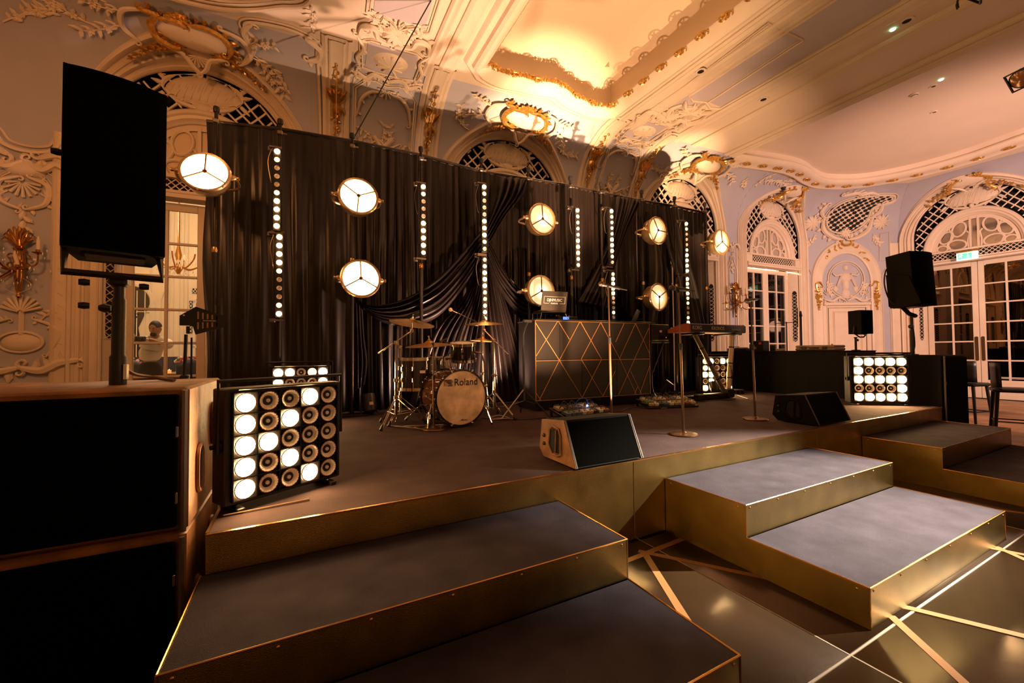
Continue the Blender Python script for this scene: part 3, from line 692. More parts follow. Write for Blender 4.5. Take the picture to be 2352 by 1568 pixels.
n2.build('medallion_frame', CREAM, WN)
fg = MB()  # figure in low relief: head, shoulders, waist, arms outstretched, on a pedestal
domeoval(fg, F1, NU, 3.86, .075, .10, .07); domeoval(fg, F1, NU, 3.56, .17, .17, .08); domeoval(fg, F1, NU, 3.34, .105, .22, .07); domeoval(fg, F1, NU, 3.06, .13, .16, .06)
for s_ in (-1, 1):
    uvtube(fg, F1, [(NU+s_*.12, 3.64), (NU+s_*.22, 3.42), (NU+s_*.28, 3.28)], [.05, .04, .03], .03); uvtube(fg, F1, [(NU+s_*.14, 3.66), (NU+s_*.32, 3.62), (NU+s_*.40, 3.70)], [.045, .035, .025], .03); domeoval(fg, F1, NU+s_*.30, 3.22, .07, .10, .03)
fg.build('relief_figure', mat('pale_relief', (.74, .62, .52), .6), WN)
jd = MB()
for s_ in (-1, 1): jd.grid(lambda a, z: F1.S(NU+s_*a[0], z, a[1]), [(.72, -.06), (.70, .02), (.62, .03), (.60, .06), (.56, .02)], [0, 2.70])
jd.box((0, 0, 0), (.001, .001, .001), Matrix.Translation(F1.W(NU, -.01, 2.7)))
Mn = Matrix.Translation(F1.W(NU, 0, 0)) @ Matrix.Rotation(F1.rz, 4, 'Z')
jd.box((0, -.03, 2.75), (1.40, .10, .10), Mn, .02); jd.box((0, -.02, 2.66), (1.24, .06, .06), Mn, .01); jd.build('door_surround', WOODP, WN)
D6 = empty('door_6', F1.W(NU, .0, 0), F1.rz, kind='structure')
q_ = MB().box((0, -.015, 1.32), (1.10, .03, 2.60), bev=.006); q_.build('leaf', WOODP, D6)
q_ = MB(); 
for zz, hh in ((.62, .9), (1.87, 1.3)):
    for k in (0, .035): q_.tube([(-.42+k, -.035, zz-hh/2+k), (.42-k, -.035, zz-hh/2+k), (.42-k, -.035, zz+hh/2-k), (-.42+k, -.035, zz+hh/2-k)], .014, 5, True)
q_.build('panel_moulding', WOODP, D6)
q_ = MB().tube([(-.56, -.028, .02), (-.56, -.028, 2.63), (.56, -.028, 2.63), (.56, -.028, .02)], .006, 4); q_.build('door_gap', DARK, D6)
q_ = MB(); q_.box((-.48, -.035, 1.42), (.05, .012, .22), bev=.004); q_.ball((-.48, -.07, 1.44), .028); q_.tube([(-.48, -.035, 1.44), (-.48, -.07, 1.44)], .012); q_.build('door_knob', mat('aged_brass', (.5, .36, .16), .3, 1.), D6)
g = MB()
for s_ in (-1, 1):
    scroll(g, F1, ((NU+s_*.74, 3.30), (NU+s_*.82, 3.42), (NU+s_*.92, 3.36), (NU+s_*.90, 3.16)), .028, .07, 4); gdrop(g, Off(F1, .05), NU+s_*.86, 2.55, 3.25, .08, rd)
    for i in range(4): leaf(g, F1, NU+s_*(.22+.13*i), 4.50-.05*i*i*.8, rd.uniform(0, 6), .11, .035, .07); leaf(g, F1, NU+s_*(.20+.13*i), 4.50-.05*i*i*.8, rd.uniform(0, 6), .10, .035, .07)
scroll(g, F1, ((NU-.16, 4.70), (NU-.10, 4.56), (NU+.10, 4.56), (NU+.16, 4.70)), .035, .08, 4); g.build('gilded_scrollwork', GILT, WN)
# openwork rocaille grille over the niche: dark holes seen through a carved net, with scrolled rim
op = MB(); rim = curve([(NU-.52, 5.10, 0), (NU-.62, 5.45, 0), (NU-.45, 5.80, 0), (NU-.10, 6.02, 0), (NU+.45, 6.12, 0), (NU+.95, 6.10, 0), (NU+1.05, 5.90, 0), (NU+.62, 5.70, 0), (NU+.60, 5.30, 0), (NU+.30, 5.02, 0), (NU, 4.92, 0), (NU-.30, 4.96, 0)], 5, True)
poly = [(p.x, p.y) for p in rim]
def inpoly(x, y):
    c = False; j = len(poly)-1
    for i in range(len(poly)):
        xi, yi = poly[i]; xj, yj = poly[j]
        if (yi > y) != (yj > y) and x < (xj-xi)*(y-yi)/(yj-yi)+xi: c = not c
        j = i
    return c
cu, cv = NU+.15, 5.55
hol = MB()
for i in range(-9, 10):
    for j in range(-9, 10):
        x = cu+.098*(i-j); y = cv+.098*(i+j)*.80-.06*(x-cu)
        if inpoly(x, y):
            s_ = rd.uniform(.72, 1.05); o = len(hol.v); k = 8
            for q in range(k): hol.v.append(tuple(F1.S(x+.072*s_*cos(q*pi/4+.2), y+.056*s_*sin(q*pi/4+.2)*(1.1 if q % 2 else .95), .028)))
            hol.f.append(tuple(range(o, o+k)))
pan = MB(); pan.grid(lambda q, t: F1.S(cu+(rim[q % len(rim)].x-cu)*t, cv+(rim[q % len(rim)].y-cv)*t, .022), list(range(len(rim))), lin(0, 1.04, 5), True); pan.build('grille_net', CREAM, WN)
h_ = hol.build('grille_hole', DARK, WN, smooth=False); h_['kind'] = 'stuff'
mould(op, F1, poly, .09, .07, True)
for s_ in (-1, 1):
    scroll(op, F1, ((NU+s_*.10, 4.72), (NU+s_*.38, 4.80), (NU+s_*.66, 5.02), (NU+s_*.72, 5.35)), .06, .06, 5); scroll(op, F1, ((NU+s_*.70, 5.4), (NU+s_*.86, 5.6), (NU+s_*.80, 5.85)), .05, .06, 4)
    shell(op, F1, NU+s_*1.02, 5.25, .26, pi/2-s_*.6, 9, 5.5, .06); domeoval(op, F1, NU+s_*1.02, 5.25, .20, .20, .06)
    scroll(op, F1, ((NU+s_*.5, 6.15), (NU+s_*.2, 6.25), (NU, 6.15)), .05, .05, 4); sprig(op, F1, NU+s_*.85, 4.9, -pi/2+s_*.3, .35, rd, 1.5)
for q in range(8): leaf(op, F1, NU, 4.92, q*.785, .17, .05, .07)
shell(op, F1, NU, 4.95, .2, -pi/2, 9, 3, .06); op.build('rocaille', CREAM, WN)
fp = MB()
for s_, (a, b) in ((-1, (.06, .22)), (1, (2.30, 2.52))):
    mould(fp, F1, [(a, 1.1), (a, 3.6), ((a+b)/2, 3.8), (b, 3.6), (b, 1.1)], .04, .03, True)
band(fp, F1, 2.56, 2.80, 0, 4.6, .05, 14); mould(fp, F1, [(2.25, 4.05), (2.30, 4.9), (2.55, 4.95), (2.55, 4.1)], .04, .03, True); fp.build('panel_moulding', CREAM, WN)
# end wall: arch cartouche and flower sprays
small_cartouche(Off(F2, .05), 1.62, WR)
# ------------------------------------------------------------------ ceiling
CX0, CX1, CY1, CYW = 2.62, 5.28, 3.74, -6.0
def edge_y(x): return 5.63-.0612*(x+1.44)-F0.r*1.002+.012   # where the cove meets the flat
cl = MB(); Z = H
def q4(x0, x1, y0, y1a, y1b, z=Z): cl.add([(x0, y0, z), (x1, y0, z), (x1, y1b, z), (x0, y1a, z)], [(0, 1, 2, 3)])
q4(-5.1, CX0, -7.1, edge_y(-5.1), edge_y(CX0)); q4(CX1, 9.2, -7.1, edge_y(CX1), edge_y(9.2)); q4(CX0, CX1, -7.1, CYW, CYW)
wavy = [(x, CY1+.10*sin((x-CX0)/(CX1-CX0)*3*pi)*(.6 if x < 3.5 else 1)*.9+.02*sin(x*9)) for x in lin(CX0, CX1, 33)]
for (a, ya), (b, yb) in zip(wavy[:-1], wavy[1:]): cl.add([(a, ya, Z), (b, yb, Z), (b, edge_y(b), Z), (a, edge_y(a), Z)], [(0, 1, 2, 3)])
corn = [Vector((*p, 0)) for p in ((9.2, 3.80), (9.81, 3.68), (10.4, 3.55), (11.0, 3.45), (11.58, 3.46), (12.1, 3.55), (12.73, 3.60), (13.2, 3.47), (13.7, 3.18), (14.05, 2.72), (14.25, 2.2), (14.33, 1.69), (14.32, 1.2), (14.2, .7), (14.1, .2), (14.05, -1.2), (14.05, -4.0), (14.05, -7.1))]
cc = curve(corn, 5); n = len(cc)
cov = []
m1 = F0.S(F0.L-F0.r*T01, PTOP); m2 = F2.S(F2.r*T12, F2.zc+F2.r*pi/2)
eg = [Vector((9.2, edge_y(9.2), 0)), m1, m2, Vector((16.3-F2.r, -7.1, 0))]; Ls = [(eg[i+1]-eg[i]).length for i in range(3)]; tot = sum(Ls)
for c in cc:   # nearest points on the cove edge
    best = None
    for i in range(3):
        d_ = eg[i+1]-eg[i]; t = max(0, min(1, (Vector((c.x, c.y, 0))-Vector((eg[i].x, eg[i].y, 0))).dot(Vector((d_.x, d_.y, 0)))/(d_.x**2+d_.y**2))); p = eg[i]+d_*t; k = (p.x-c.x)**2+(p.y-c.y)**2
        if best is None or k < best[0]: best = (k, p, i)
    cov.append((best[1], best[2]))
for i in range(n-1):
    pts = [cc[i], cc[i+1], cov[i+1][0]]
    if cov[i][1] != cov[i+1][1]: pts.append(eg[cov[i+1][1]])
    pts.append(cov[i][0]); cl.add([(p.x, p.y, Z) for p in pts], [tuple(range(len(pts)))])
# recessed lid of the end bay, lifted a hand above the cornice
lid = [(9.2, -7.1), (9.2, 3.80)]+[(c.x, c.y) for c in cc[1:]]
o = len(cl.v); cl.v += [(x, y, Z+.20) for x, y in lid]; cl.f.append(tuple(range(o, o+len(lid))))
cl.build('ceiling', CEIL, kind='structure', smooth=False); CE = bpy.data.objects['ceiling']
ev = MB(); ev.grid(lambda c, a: (c[0]+a[0]*c[2], c[1]+a[0]*c[3], Z+a[1]), [(c.x, c.y, 0, 0) for c in cc], [(0, 0), (0, .2)]); ev.build('ceiling_upstand', CEIL, CE)
def along(path, prof, mb, closed=False):
    """sweep a profile (offset to the left of the path, z) along a plan path"""
    N = len(path); rows = []
    for i in range(N):
        a = path[max(i-1, 0)]; b = path[min(i+1, N-1)]; t = (b-a); t.z = 0; t.normalize(); rows.append((path[i], Vector((-t.y, t.x, 0))))
    mb.grid(lambda r_, p: r_[0]+r_[1]*p[0]+Vector((0, 0, p[1])), rows, prof)
t1 = MB(); along(cc, [(-.03, Z+.06), (-.05, Z+.02), (-.02, Z-.02), (.03, Z-.05), (.10, Z-.07), (.20, Z-.06), (.26, Z-.085), (.30, Z-.10), (.34, Z-.085), (.38, Z-.03), (.46, Z-.025), (.48, Z)], t1)
TR1 = t1.build('trim_1', CREAM, kind='structure')
acc = 0; last = -1
for i in range(n-1):
    acc += (cc[i+1]-cc[i]).length
    if acc-last >= .43 and cc[i].y > -1.2:
        last = acc; t = (cc[i+1]-cc[i]).normalized(); nn = Vector((-t.y, t.x, 0)); c0 = cc[i]+nn*.15+Vector((0, 0, Z-.062))
        motif('gilded_motif', None, lambda x, y, d, c0=c0, t=t, nn=nn: c0+t*x+nn*y-Vector((0, 0, d)), TR1, 1.25)
# the coffer over the stage: upstand, coved lid and a gilded crest
COF = mat('coffer_paint', (.86, .72, .55), .6, var=.02, scale=1)
ring = [Vector((CX0, CYW, 0)), Vector((CX0, 1.0, 0))]+[Vector((x, y, 0)) for x, y in wavy]+[Vector((CX1, 1.0, 0)), Vector((CX1, CYW, 0))]
cf = MB()
def inset(p, k):
    sx_ = -1 if p.x < CX0+.01 else (1 if p.x > CX1-.01 else 0); yy = p.y+(k if p.y > 3.4 else 0)
    return Vector((p.x+sx_*k if k > -.3 else p.x+(3.95-p.x)*min(1, (-k)/1.5), yy if k > -.3 or p.y < 3.4 else p.y+k, 0))
cf.grid(lambda p, a: inset(p, a[0])+Vector((0, 0, Z+a[1])), ring, [(0, -.01), (0, .03), (.30, .04), (.33, .30), (.32, .45), (.28, .60), (.18, .74), (.0, .84), (-.2, .89), (-.29, .90)]); cf.add([(CX0-.2, CYW, Z+.90), (CX1+.2, CYW, Z+.90), (CX1+.2, 4.0, Z+.90), (CX0-.2, 4.0, Z+.90)], [(0, 1, 2, 3)]); cf.add([(CX0, CYW, Z), (CX1, CYW, Z), (CX1, CYW, Z+.95), (CX0, CYW, Z+.95)], [(0, 1, 2, 3)])
cf.build('coffer', COF, CE)
t2 = MB(); rr = ring[1:-1]; rr = [Vector((CX0, CYW, 0))]+rr+[Vector((CX1, CYW, 0))]
along(rr, [(-.05, Z+.05), (-.06, Z+.02), (-.04, Z-.02), (.02, Z-.06), (.06, Z-.10), (.12, Z-.12), (.17, Z-.10), (.19, Z-.04), (.24, Z-.03), (.28, Z-.05), (.32, Z-.03), (.34, Z)], t2); TR2 = t2.build('trim_2', CREAM, kind='structure')
L_ = 0; last = -1
cr = MB(); path = curve(rr[1:-1], 2)
def crest(c0, t, nn, parent): motif('gilded_motif', None, lambda x, y, d: c0+t*x+nn*y*1.1-Vector((0, 0, d)), parent, 1.15)
ys_ = lin(3.55, -2.5, 17)
for y in ys_:
    crest(Vector((CX1-.07, y, Z-.005)), Vector((0, -1, 0)), Vector((1, 0, 0)), TR2)
for k in range(len(wavy)-2):
    if k % 5 == 2:
        a, b = wavy[k], wavy[k+1]; t = Vector((b[0]-a[0], b[1]-a[1], 0)).normalized(); nn = Vector((-t.y, t.x, 0)); crest(Vector((a[0], a[1], Z+.03))-nn*.075, t, nn, TR2)
gc = MB(); rgc = random.Random(2)
for x, y in wavy[::1]:
    for q in range(4):
        p = Vector((x+rgc.uniform(-.05, .05), y-.05, Z+.02)); h = rgc.uniform(.04, .10); gc.tube([p, p+Vector((rgc.uniform(-.03, .03), -.02, h*.6)), p+Vector((rgc.uniform(-.05, .05), -.01, h))], [.016, .020, .004], 5)
for y in lin(3.5, .5, 34):
    for q in range(2):
        p = Vector((CX0+.055, y+rgc.uniform(-.04, .04), Z+.02)); gc.tube([p, p+Vector((.02, 0, .04)), p+Vector((.01, rgc.uniform(-.04, .04), .08))], [.016, .02, .004], 5)
gc.build('gilded_crest', GILT, TR2)
# longitudinal beams with lilac panels between
def run(x0, x1, name, prof, ya=None, parent=None, m=CREAM):
    mb = MB(); mb.grid(lambda p, y: (x0+(x1-x0)*p[0], (edge_y(x0) if y is None else y), Z-p[1]), prof, [None, 1.0, -2.5, -7.0]); return mb.build(name, m, parent)
STEP = [(0, -.01), (0, .02), (.10, .05), (.22, .05), (.26, .03), (.74, .03), (.78, .05), (.90, .05), (1, .02), (1, -.01)]
BUL = [(0, -.01), (0, .03), (.2, .055), (.5, .03), (.8, .055), (1, .03), (1, -.01)]
for k, (a, b, pr) in enumerate([(1.98, 2.24, BUL), (1.76, 1.90, BUL), (5.62, 5.78, BUL), (5.95, 6.20, STEP), (7.16, 7.42, BUL), (7.80, 7.95, BUL), (9.02, 9.22, BUL), (8.86, 8.96, BUL)]):
    run(a, b, 'trim_%d' % (k+3), pr).__setitem__('kind', 'structure')
pl = MB(); pl.add([(6.30, 2.7, Z-.006), (6.30, -7, Z-.006), (7.08, -7, Z-.006), (7.08, 2.7, Z-.006)], [(0, 1, 2, 3)]); pl.build('ceiling_panel', LILAC, CE, smooth=False)
pf = MB(); pf.tube([(6.26, -7, Z-.01), (6.26, 2.72, Z-.01), (6.45, 2.80, Z-.01), (6.69, 2.72, Z-.01), (6.93, 2.80, Z-.01), (7.12, 2.72, Z-.01), (7.12, -7, Z-.01)], .03, 6); 
pf.build('panel_moulding', CREAM, CE)
# flat plaster ornament at the near end of that panel (on the same pilaster bay)
fo = MB(); FC = Frame((6.3, 4.8), (7.1, 4.75), 1.15)
for s_ in (-1, 1):
    for pts in (((6.69+s_*.05, 3.2), (6.69+s_*.28, 3.35), (6.69+s_*.42, 3.15), (6.69+s_*.35, 2.95)), ((6.69+s_*.04, 2.86), (6.69+s_*.2, 2.98), (6.69+s_*.36, 2.86))):
        c = curve([(x, y, Z-.035) for x, y in pts], 6); fo.tube(c, [.045*(.5+.6*sin(pi*i/(len(c)-1))) for i in range(len(c))], 6)
fo.ball((6.69, 3.05, Z), (.20, .16, .07), 14, 8)
for q in range(9): fo.tube([(6.69, 3.05, Z-.05), (6.69+.2*cos(q*.7), 3.05+.18*sin(q*.7), Z-.05), (6.69+.28*cos(q*.7), 3.05+.26*sin(q*.7), Z-.01)], [.03, .035, .01], 5)
fo.build('rocaille', CREAM, CE)
# ------------------------------------------------------------------ stage and steps
ST = .5705; Z2, Z1 = .3989, .20
stage = empty('stage', (3.69, 1.75, 0), 0, 'long low black carpeted stage with brass fascia, holding the drum kit and the booth', 'stage')
def part(mb, name, m, parent, **k):
    # mesh given in world coordinates, parented to an unrotated/rotated thing empty
    bpy.context.view_layer.update() if False else None
    Mi = (Matrix.Translation(parent.location) @ Matrix.Rotation(parent.rotation_euler.z, 4, 'Z')).inverted()
    mb.v = [tuple(Mi @ Vector(p)) for p in mb.v]; return mb.build(name, m, parent, **k)
part(MB().box((3.69, 1.75, .29), (8.06, 3.42, .53)), 'deck', BLKM, stage, smooth=False)
part(MB().box((3.69, 1.755, ST-.006), (8.085, 3.47, .012)), 'carpet_top', STAGEC, stage, smooth=False)
sx = [-.365, 2.149, 4.60, 7.05, 7.74]
for a, b in zip(sx[:-1], sx[1:]): part(MB().box(((a+b)/2, .004, .287), (b-a-.005, .012, .556), bev=.002), 'fascia_panel', BRASS, stage)
part(MB().box((-.36, 1.75, .287), (.012, 3.46, .556), bev=.002), 'fascia_panel', BRASS, stage)
part(MB().box((7.735, 1.75, .287), (.012, 3.46, .556), bev=.002), 'fascia_panel', BLKM, stage)
part(MB().box((3.69, .004, ST-.003), (8.1, .016, .010)), 'edge_trim', BRASSE, stage); part(MB().box((-.36, 1.75, ST-.003), (.014, 3.46, .010)), 'edge_trim', BRASSE, stage)
def steps(x0, x1, y1, y2, label):
    o = empty('step_unit', ((x0+x1)/2, (y2)/2, 0), 0, label, 'steps', 'brass sided carpeted steps up to the stage'); g = .006
    ya = -g
    part(MB().box(((x0+x1)/2, (ya+y1)/2, Z2-.006), (x1-x0-.012, ya-y1-.012, .012)), 'tread', CARPET, o, smooth=False)
    part(MB().box(((x0+x1)/2, (y1+y2)/2-.003, Z1-.006), (x1-x0-.012, y1-y2-.012, .012)), 'tread', CARPET, o, smooth=False)
    part(MB().box(((x0+x1)/2, y1+.005, (Z1+Z2)/2-.002), (x1-x0, .010, Z2-Z1), bev=.002), 'riser', BRASS, o)
    part(MB().box(((x0+x1)/2, y2+.005, Z1/2), (x1-x0, .010, Z1-.003), bev=.002), 'riser', BRASS, o)
    for x in (x0, x1):
        part(MB().add([(x+s_*.005, y, z) for s_ in (-1, 1) for y, z in ((ya, .002), (ya, Z2-.003), (y1, Z2-.003), (y1, Z1-.003), (y2, Z1-.003), (y2, .002))],
             [(0, 1, 2, 3, 4, 5), (11, 10, 9, 8, 7, 6)]+[(i, i+6, (i+1) % 6+6, (i+1) % 6) for i in range(6)]), 'side_panel', BRASS, o, smooth=False)
    e = MB()
    for p, q in (((x0, y1, Z2), (x1, y1, Z2)), ((x0, y2, Z1), (x1, y2, Z1)), ((x0, ya, Z2), (x0, y1, Z2)), ((x1, ya, Z2), (x1, y1, Z2)), ((x0, y1, Z1), (x0, y2, Z1)), ((x1, y1, Z1), (x1, y2, Z1)), ((x0, y2, 0), (x0, y2, Z1)), ((x0, y1, Z1), (x0, y1, Z2)), ((x1, y2, 0), (x1, y2, Z1))): e.tube([p, q], .0042, 6)
    part(e, 'edge_trim', BRASSE, o)
    sc = MB()
    for y, z in ((y1, Z2), (y2, Z1)):
        for t in (.02, .17, .33, .5, .67, .83, .98): sc.ball((x0+(x1-x0)*t, y-.001, z-.022), (.007, .003, .007), 8, 4)
    for y, z in ((y1+.05, Z2-.025), (ya-.05, Z2-.025), (y2+.05, Z1-.025)): sc.ball((x0-.005, y, z), (.003, .007, .007), 8, 4)
    part(sc, 'screw', BRASSE, o, kind='stuff')
    return o
steps(-.378, 1.4985, -.626, -1.2265, 'widest nearest brass sided step unit in front of the drum kit, below the left blinder')
steps(2.4695, 4.4718, -.632, -1.2495, 'middle brass sided step unit below the wedge monitor with its pale carpet spotlit')
steps(5.5136, 7.583, -.636, -1.26, 'farthest brass sided step unit beside the black bar stools')
sr = random.Random(4)
# ------------------------------------------------------------------ backdrop curtains
ub = [.55, 1.33, 2.18, 3.10, 4.03, 4.83, 5.62, 6.30, 7.14, 7.97, 8.92]; zt = [4.16, 4.235, 4.255, 4.24, 4.165, 4.18, 4.20, 4.17, 4.165, 4.175, 4.15]
desc = ['leftmost panel hanging at the mirrored door', 'smooth panel between the first light strip and the hanging round lamps', 'panel right of the two left round lamps, lit lower down', 'pleated panel between the two strips above the drums',
        'panel behind the crossed swags over the drum kit', 'panel behind the round lamps above the laptop', 'panel behind the short single light strip', 'panel of straight shiny pleats right of the booth top', 'panel behind the pale diagonal cloth', 'rightmost panel ending beside the third arch']
amps = [.012, .012, .030, .035, .03, .04, .04, .045, .04, .045]
for i in range(10):
    a, b = ub[i], ub[i+1]; o_ = empty('backdrop_curtain', F0.W((a+b)/2, 1.85, ST), F0.rz, 'black satin curtain, '+desc[i], 'curtain', 'backdrop curtains along the back of the stage')
    ph = sr.uniform(0, 6); nf = 7 if i > 1 else 4; NU_ = 70
    def P(t, z):
        x = (a-b)/2+(b-a)*t; top = zt[i]+(zt[i+1]-zt[i])*t-.02*sin(t*pi)*(i > 2)-ST; dz = (top-.008)*z+.008
        k = .35+.65*(1-z)**.6; am = amps[i]*k
        y = -am*(sin(nf*2*pi*t+ph+.6*sin(3*z))+.5*sin(2.3*nf*2*pi*t+ph*2)*(1-z*.4))-.006*sin(31*t+9*z)
        if i == 0 and t < .03: x += .03*sin(9*z)
        return (x+.012*sin(5*z+7*t), y, dz)
    MB().grid(P, lin(0, 1, NU_), lin(0, 1, 16)).build('pleated_cloth', FABRIC, o_)
    hd = MB(); hd.tube([(-(b-a)/2, 0, zt[i]-ST+.01), ((b-a)/2, 0, zt[i+1]-ST+.01)], .022, 6); hd.build('top_hem', FABRIC, o_)
# ------------------------------------------------------------------ swags, tails and gathered cloth hung over the backdrop
def swag(top, bot, label, folds=7, amp=.035, e=1.99, n=40, name='draped_swag', m=FABRIC, grp='swags draped over the backdrop'):
    ct = curve([(x, 0, z) for x, z in top], 10); cb = curve([(x, 0, z) for x, z in bot], 10); N = min(len(ct), len(cb)); c0 = ct[N//2]
    M_ = folds*7
    def P(i, t):
        p, q = ct[int(i)], cb[int(i)]; k = i/(N-1); w_ = sin(pi*(.12+.76*k)); s_ = t
        y = -amp*(.35+w_)*(abs(sin(folds*pi*s_))**.8*1.3+.25*sin(folds*5*s_+k*3)) - .05*sin(pi*s_)*w_
        return (p.x+(q.x-p.x)*s_-c0.x, y, p.z+(q.z-p.z)*s_-ST)
    o = MB().grid(P, list(range(N)), lin(0, 1, M_)).build(name, m); o.location = F0.W(c0.x, e, ST); o.rotation_euler = (0, 0, F0.rz); return tag(o, label, 'drape', grp)
swag([(2.25, 2.06), (2.46, 2.00), (2.87, 2.12), (3.30, 2.42), (3.69, 2.84), (4.02, 3.24)], [(2.27, 2.00), (2.52, 1.80), (2.87, 1.73), (3.30, 1.86), (3.69, 2.30), (4.03, 2.86)], 'long black satin swag drooping above the left cymbal and floor tom', 6, .05, 2.02)
swag([(4.10, 3.06), (4.30, 2.66), (4.60, 2.36), (4.98, 2.13)], [(4.08, 2.74), (4.26, 2.32), (4.64, 1.93), (5.0, 2.0)], 'short black satin swag dipping left of the laptop', 6, .045, 2.02)
swag([(6.40, 2.42), (6.60, 2.12), (6.78, 2.0), (7.02, 1.96)], [(6.40, 2.14), (6.58, 1.90), (6.76, 1.80), (7.02, 1.86)], 'small black satin swag behind the right end of the booth', 4, .04, 2.02)
swag([(4.30, 4.06), (4.24, 3.75), (4.14, 3.45), (4.03, 3.2)], [(4.86, 4.10), (4.66, 3.78), (4.36, 3.42), (4.12, 3.0)], 'gathered black satin falling from the top edge to the swag knot over the drums', 5, .05, 2.0)
swag([(6.55, 4.10), (6.40, 3.5), (6.15, 2.9), (5.72, 2.2)], [(7.12, 4.10), (6.72, 3.5), (6.46, 2.85), (6.34, 2.1)], 'gathered black satin sweeping down left from the second right pole', 7, .05, 1.98)
swag([(7.56, 4.05), (7.66, 3.4), (7.95, 2.6), (8.25, 1.6)], [(8.0, 4.08), (8.10, 3.4), (8.42, 2.6), (8.72, 1.6)], 'brown lit satin length leaning right behind the far strip of lamps', 4, .03, 1.99)
swag([(7.18, 3.9), (7.24, 3.2), (7.24, 2.5), (7.22, 1.8)], [(7.30, 3.95), (7.56, 3.1), (7.58, 2.6), (7.40, 1.9)], 'smooth grey satin fold hanging between the two right round lamps', 1, .05, 1.99)
swag([(2.18, 2.02), (2.19, 1.6), (2.18, 1.2), (2.20, .86)], [(2.31, 2.02), (2.33, 1.6), (2.37, 1.25), (2.34, .95)], 'narrow satin tail hanging from the left end of the long swag', 4, .03, 2.02, name='swag_tail')
swag([(4.03, 2.86), (3.70, 2.15), (3.25, 1.60), (2.92, .62)], [(4.06, 2.86), (4.04, 2.2), (4.0, 1.5), (3.95, .62)], 'satin fan spreading left from the swag knot behind the kick drum', 9, .05, 1.95, name='gathered_fan')
swag([(4.06, 2.84), (4.08, 2.2), (4.14, 1.5), (4.20, .62)], [(4.12, 2.84), (4.36, 2.2), (4.58, 1.6), (4.92, .62)], 'satin fan spreading right from the swag knot beside the booth', 7, .05, 1.95, name='gathered_fan')
# ------------------------------------------------------------------ lighting poles
def PP(u): return F0.W(1.92+(u-1.92)*(7.87-2.18)/(7.87-2.0), 2.18, ST)
pole0 = None
PU = [(.68, 'far left end pole behind the first round lamp'), (1.34, 'pole carrying the two tallest left light strips'), (2.18, 'pole carrying the two big round lamps left of the drums'), (3.09, 'pole carrying the single strip above the floor tom'), (4.0, 'pole carrying the two strips above the kick drum'),
      (4.79, 'pole carrying the two round lamps by the laptop'), (5.58, 'pole carrying the single strip above the booth'), (6.20, 'pole carrying the two strips at the right of the booth'), (7.10, 'pole carrying the two round lamps above the keyboard'), (7.90, 'pole carrying the two strips behind the keyboard'), (8.70, 'far right end pole beside the third arch')]
for i, (u, lb) in enumerate(PU):
    if pole0 is None:
        pole0 = p = empty('lighting_pole', PP(u), F0.rz); tl = 3.60
        MB().lathe([(.024, .02), (.024, tl*.55), (.019, tl*.55+.001), (.019, tl)], 10).build('tube', mat('pole_black', (.03, .025, .02), .3, .6), p)
        MB().lathe([(.03, tl-.03), (.034, tl), (.03, tl+.03), (.012, tl+.04)], 10).build('end_cap', BLK, p)
        MB().lathe([(.03, tl*.55-.03), (.034, tl*.55), (.03, tl*.55+.03)], 10).build('locking_collar', BRASSE, p)
        c_ = MB().box((0, 0, tl-.14), (.06, .07, .05), bev=.008); c_.tube([(.03, 0, tl-.14), (.075, 0, tl-.14)], .012); c_.build('clamp', STEEL, p)
        MB().box((0, 0, .012), (.42, .20, .020), bev=.005).build('base_plate', BLK, p)
        tag(p, 'black steel '+lb, 'pole', 'lighting poles in front of the backdrop')
    else: dup(pole0, PP(u), label='black steel '+lb)
# ------------------------------------------------------------------ round film lamps
def filmglow():
    M = mat('film_lamp_half', (.5, .4, .25), .3, emit=3.0, ecol=(1, .66, .30)); nt = M.node_tree; b = nt.nodes['Principled BSDF']
    tc = nt.nodes.new('ShaderNodeTexCoord'); mp = nt.nodes.new('ShaderNodeMapping'); mp.inputs['Location'].default_value = (-.08, 0, .03)
    g = nt.nodes.new('ShaderNodeTexGradient'); g.gradient_type = 'SPHERICAL'; mp.inputs['Scale'].default_value = (6.4, 6.4, 6.4)
    r = nt.nodes.new('ShaderNodeMapRange'); r.inputs[3].default_value = 1.02; r.inputs[4].default_value = 14
    p_ = nt.nodes.new('ShaderNodeMath'); p_.operation = 'POWER'; p_.inputs[1].default_value = 2.6
    nt.links.new(tc.outputs['Object'], mp.inputs[0]); nt.links.new(mp.outputs[0], g.inputs[0]); nt.links.new(g.outputs['Fac'], p_.inputs[0]); nt.links.new(p_.outputs[0], r.inputs[0]); nt.links.new(r.outputs[0], b.inputs['Emission Strength']); return M
HALF = filmglow(); SHADE = mat('lamp_drum_bronze', (.62, .42, .22), .3, .9, var=.1)
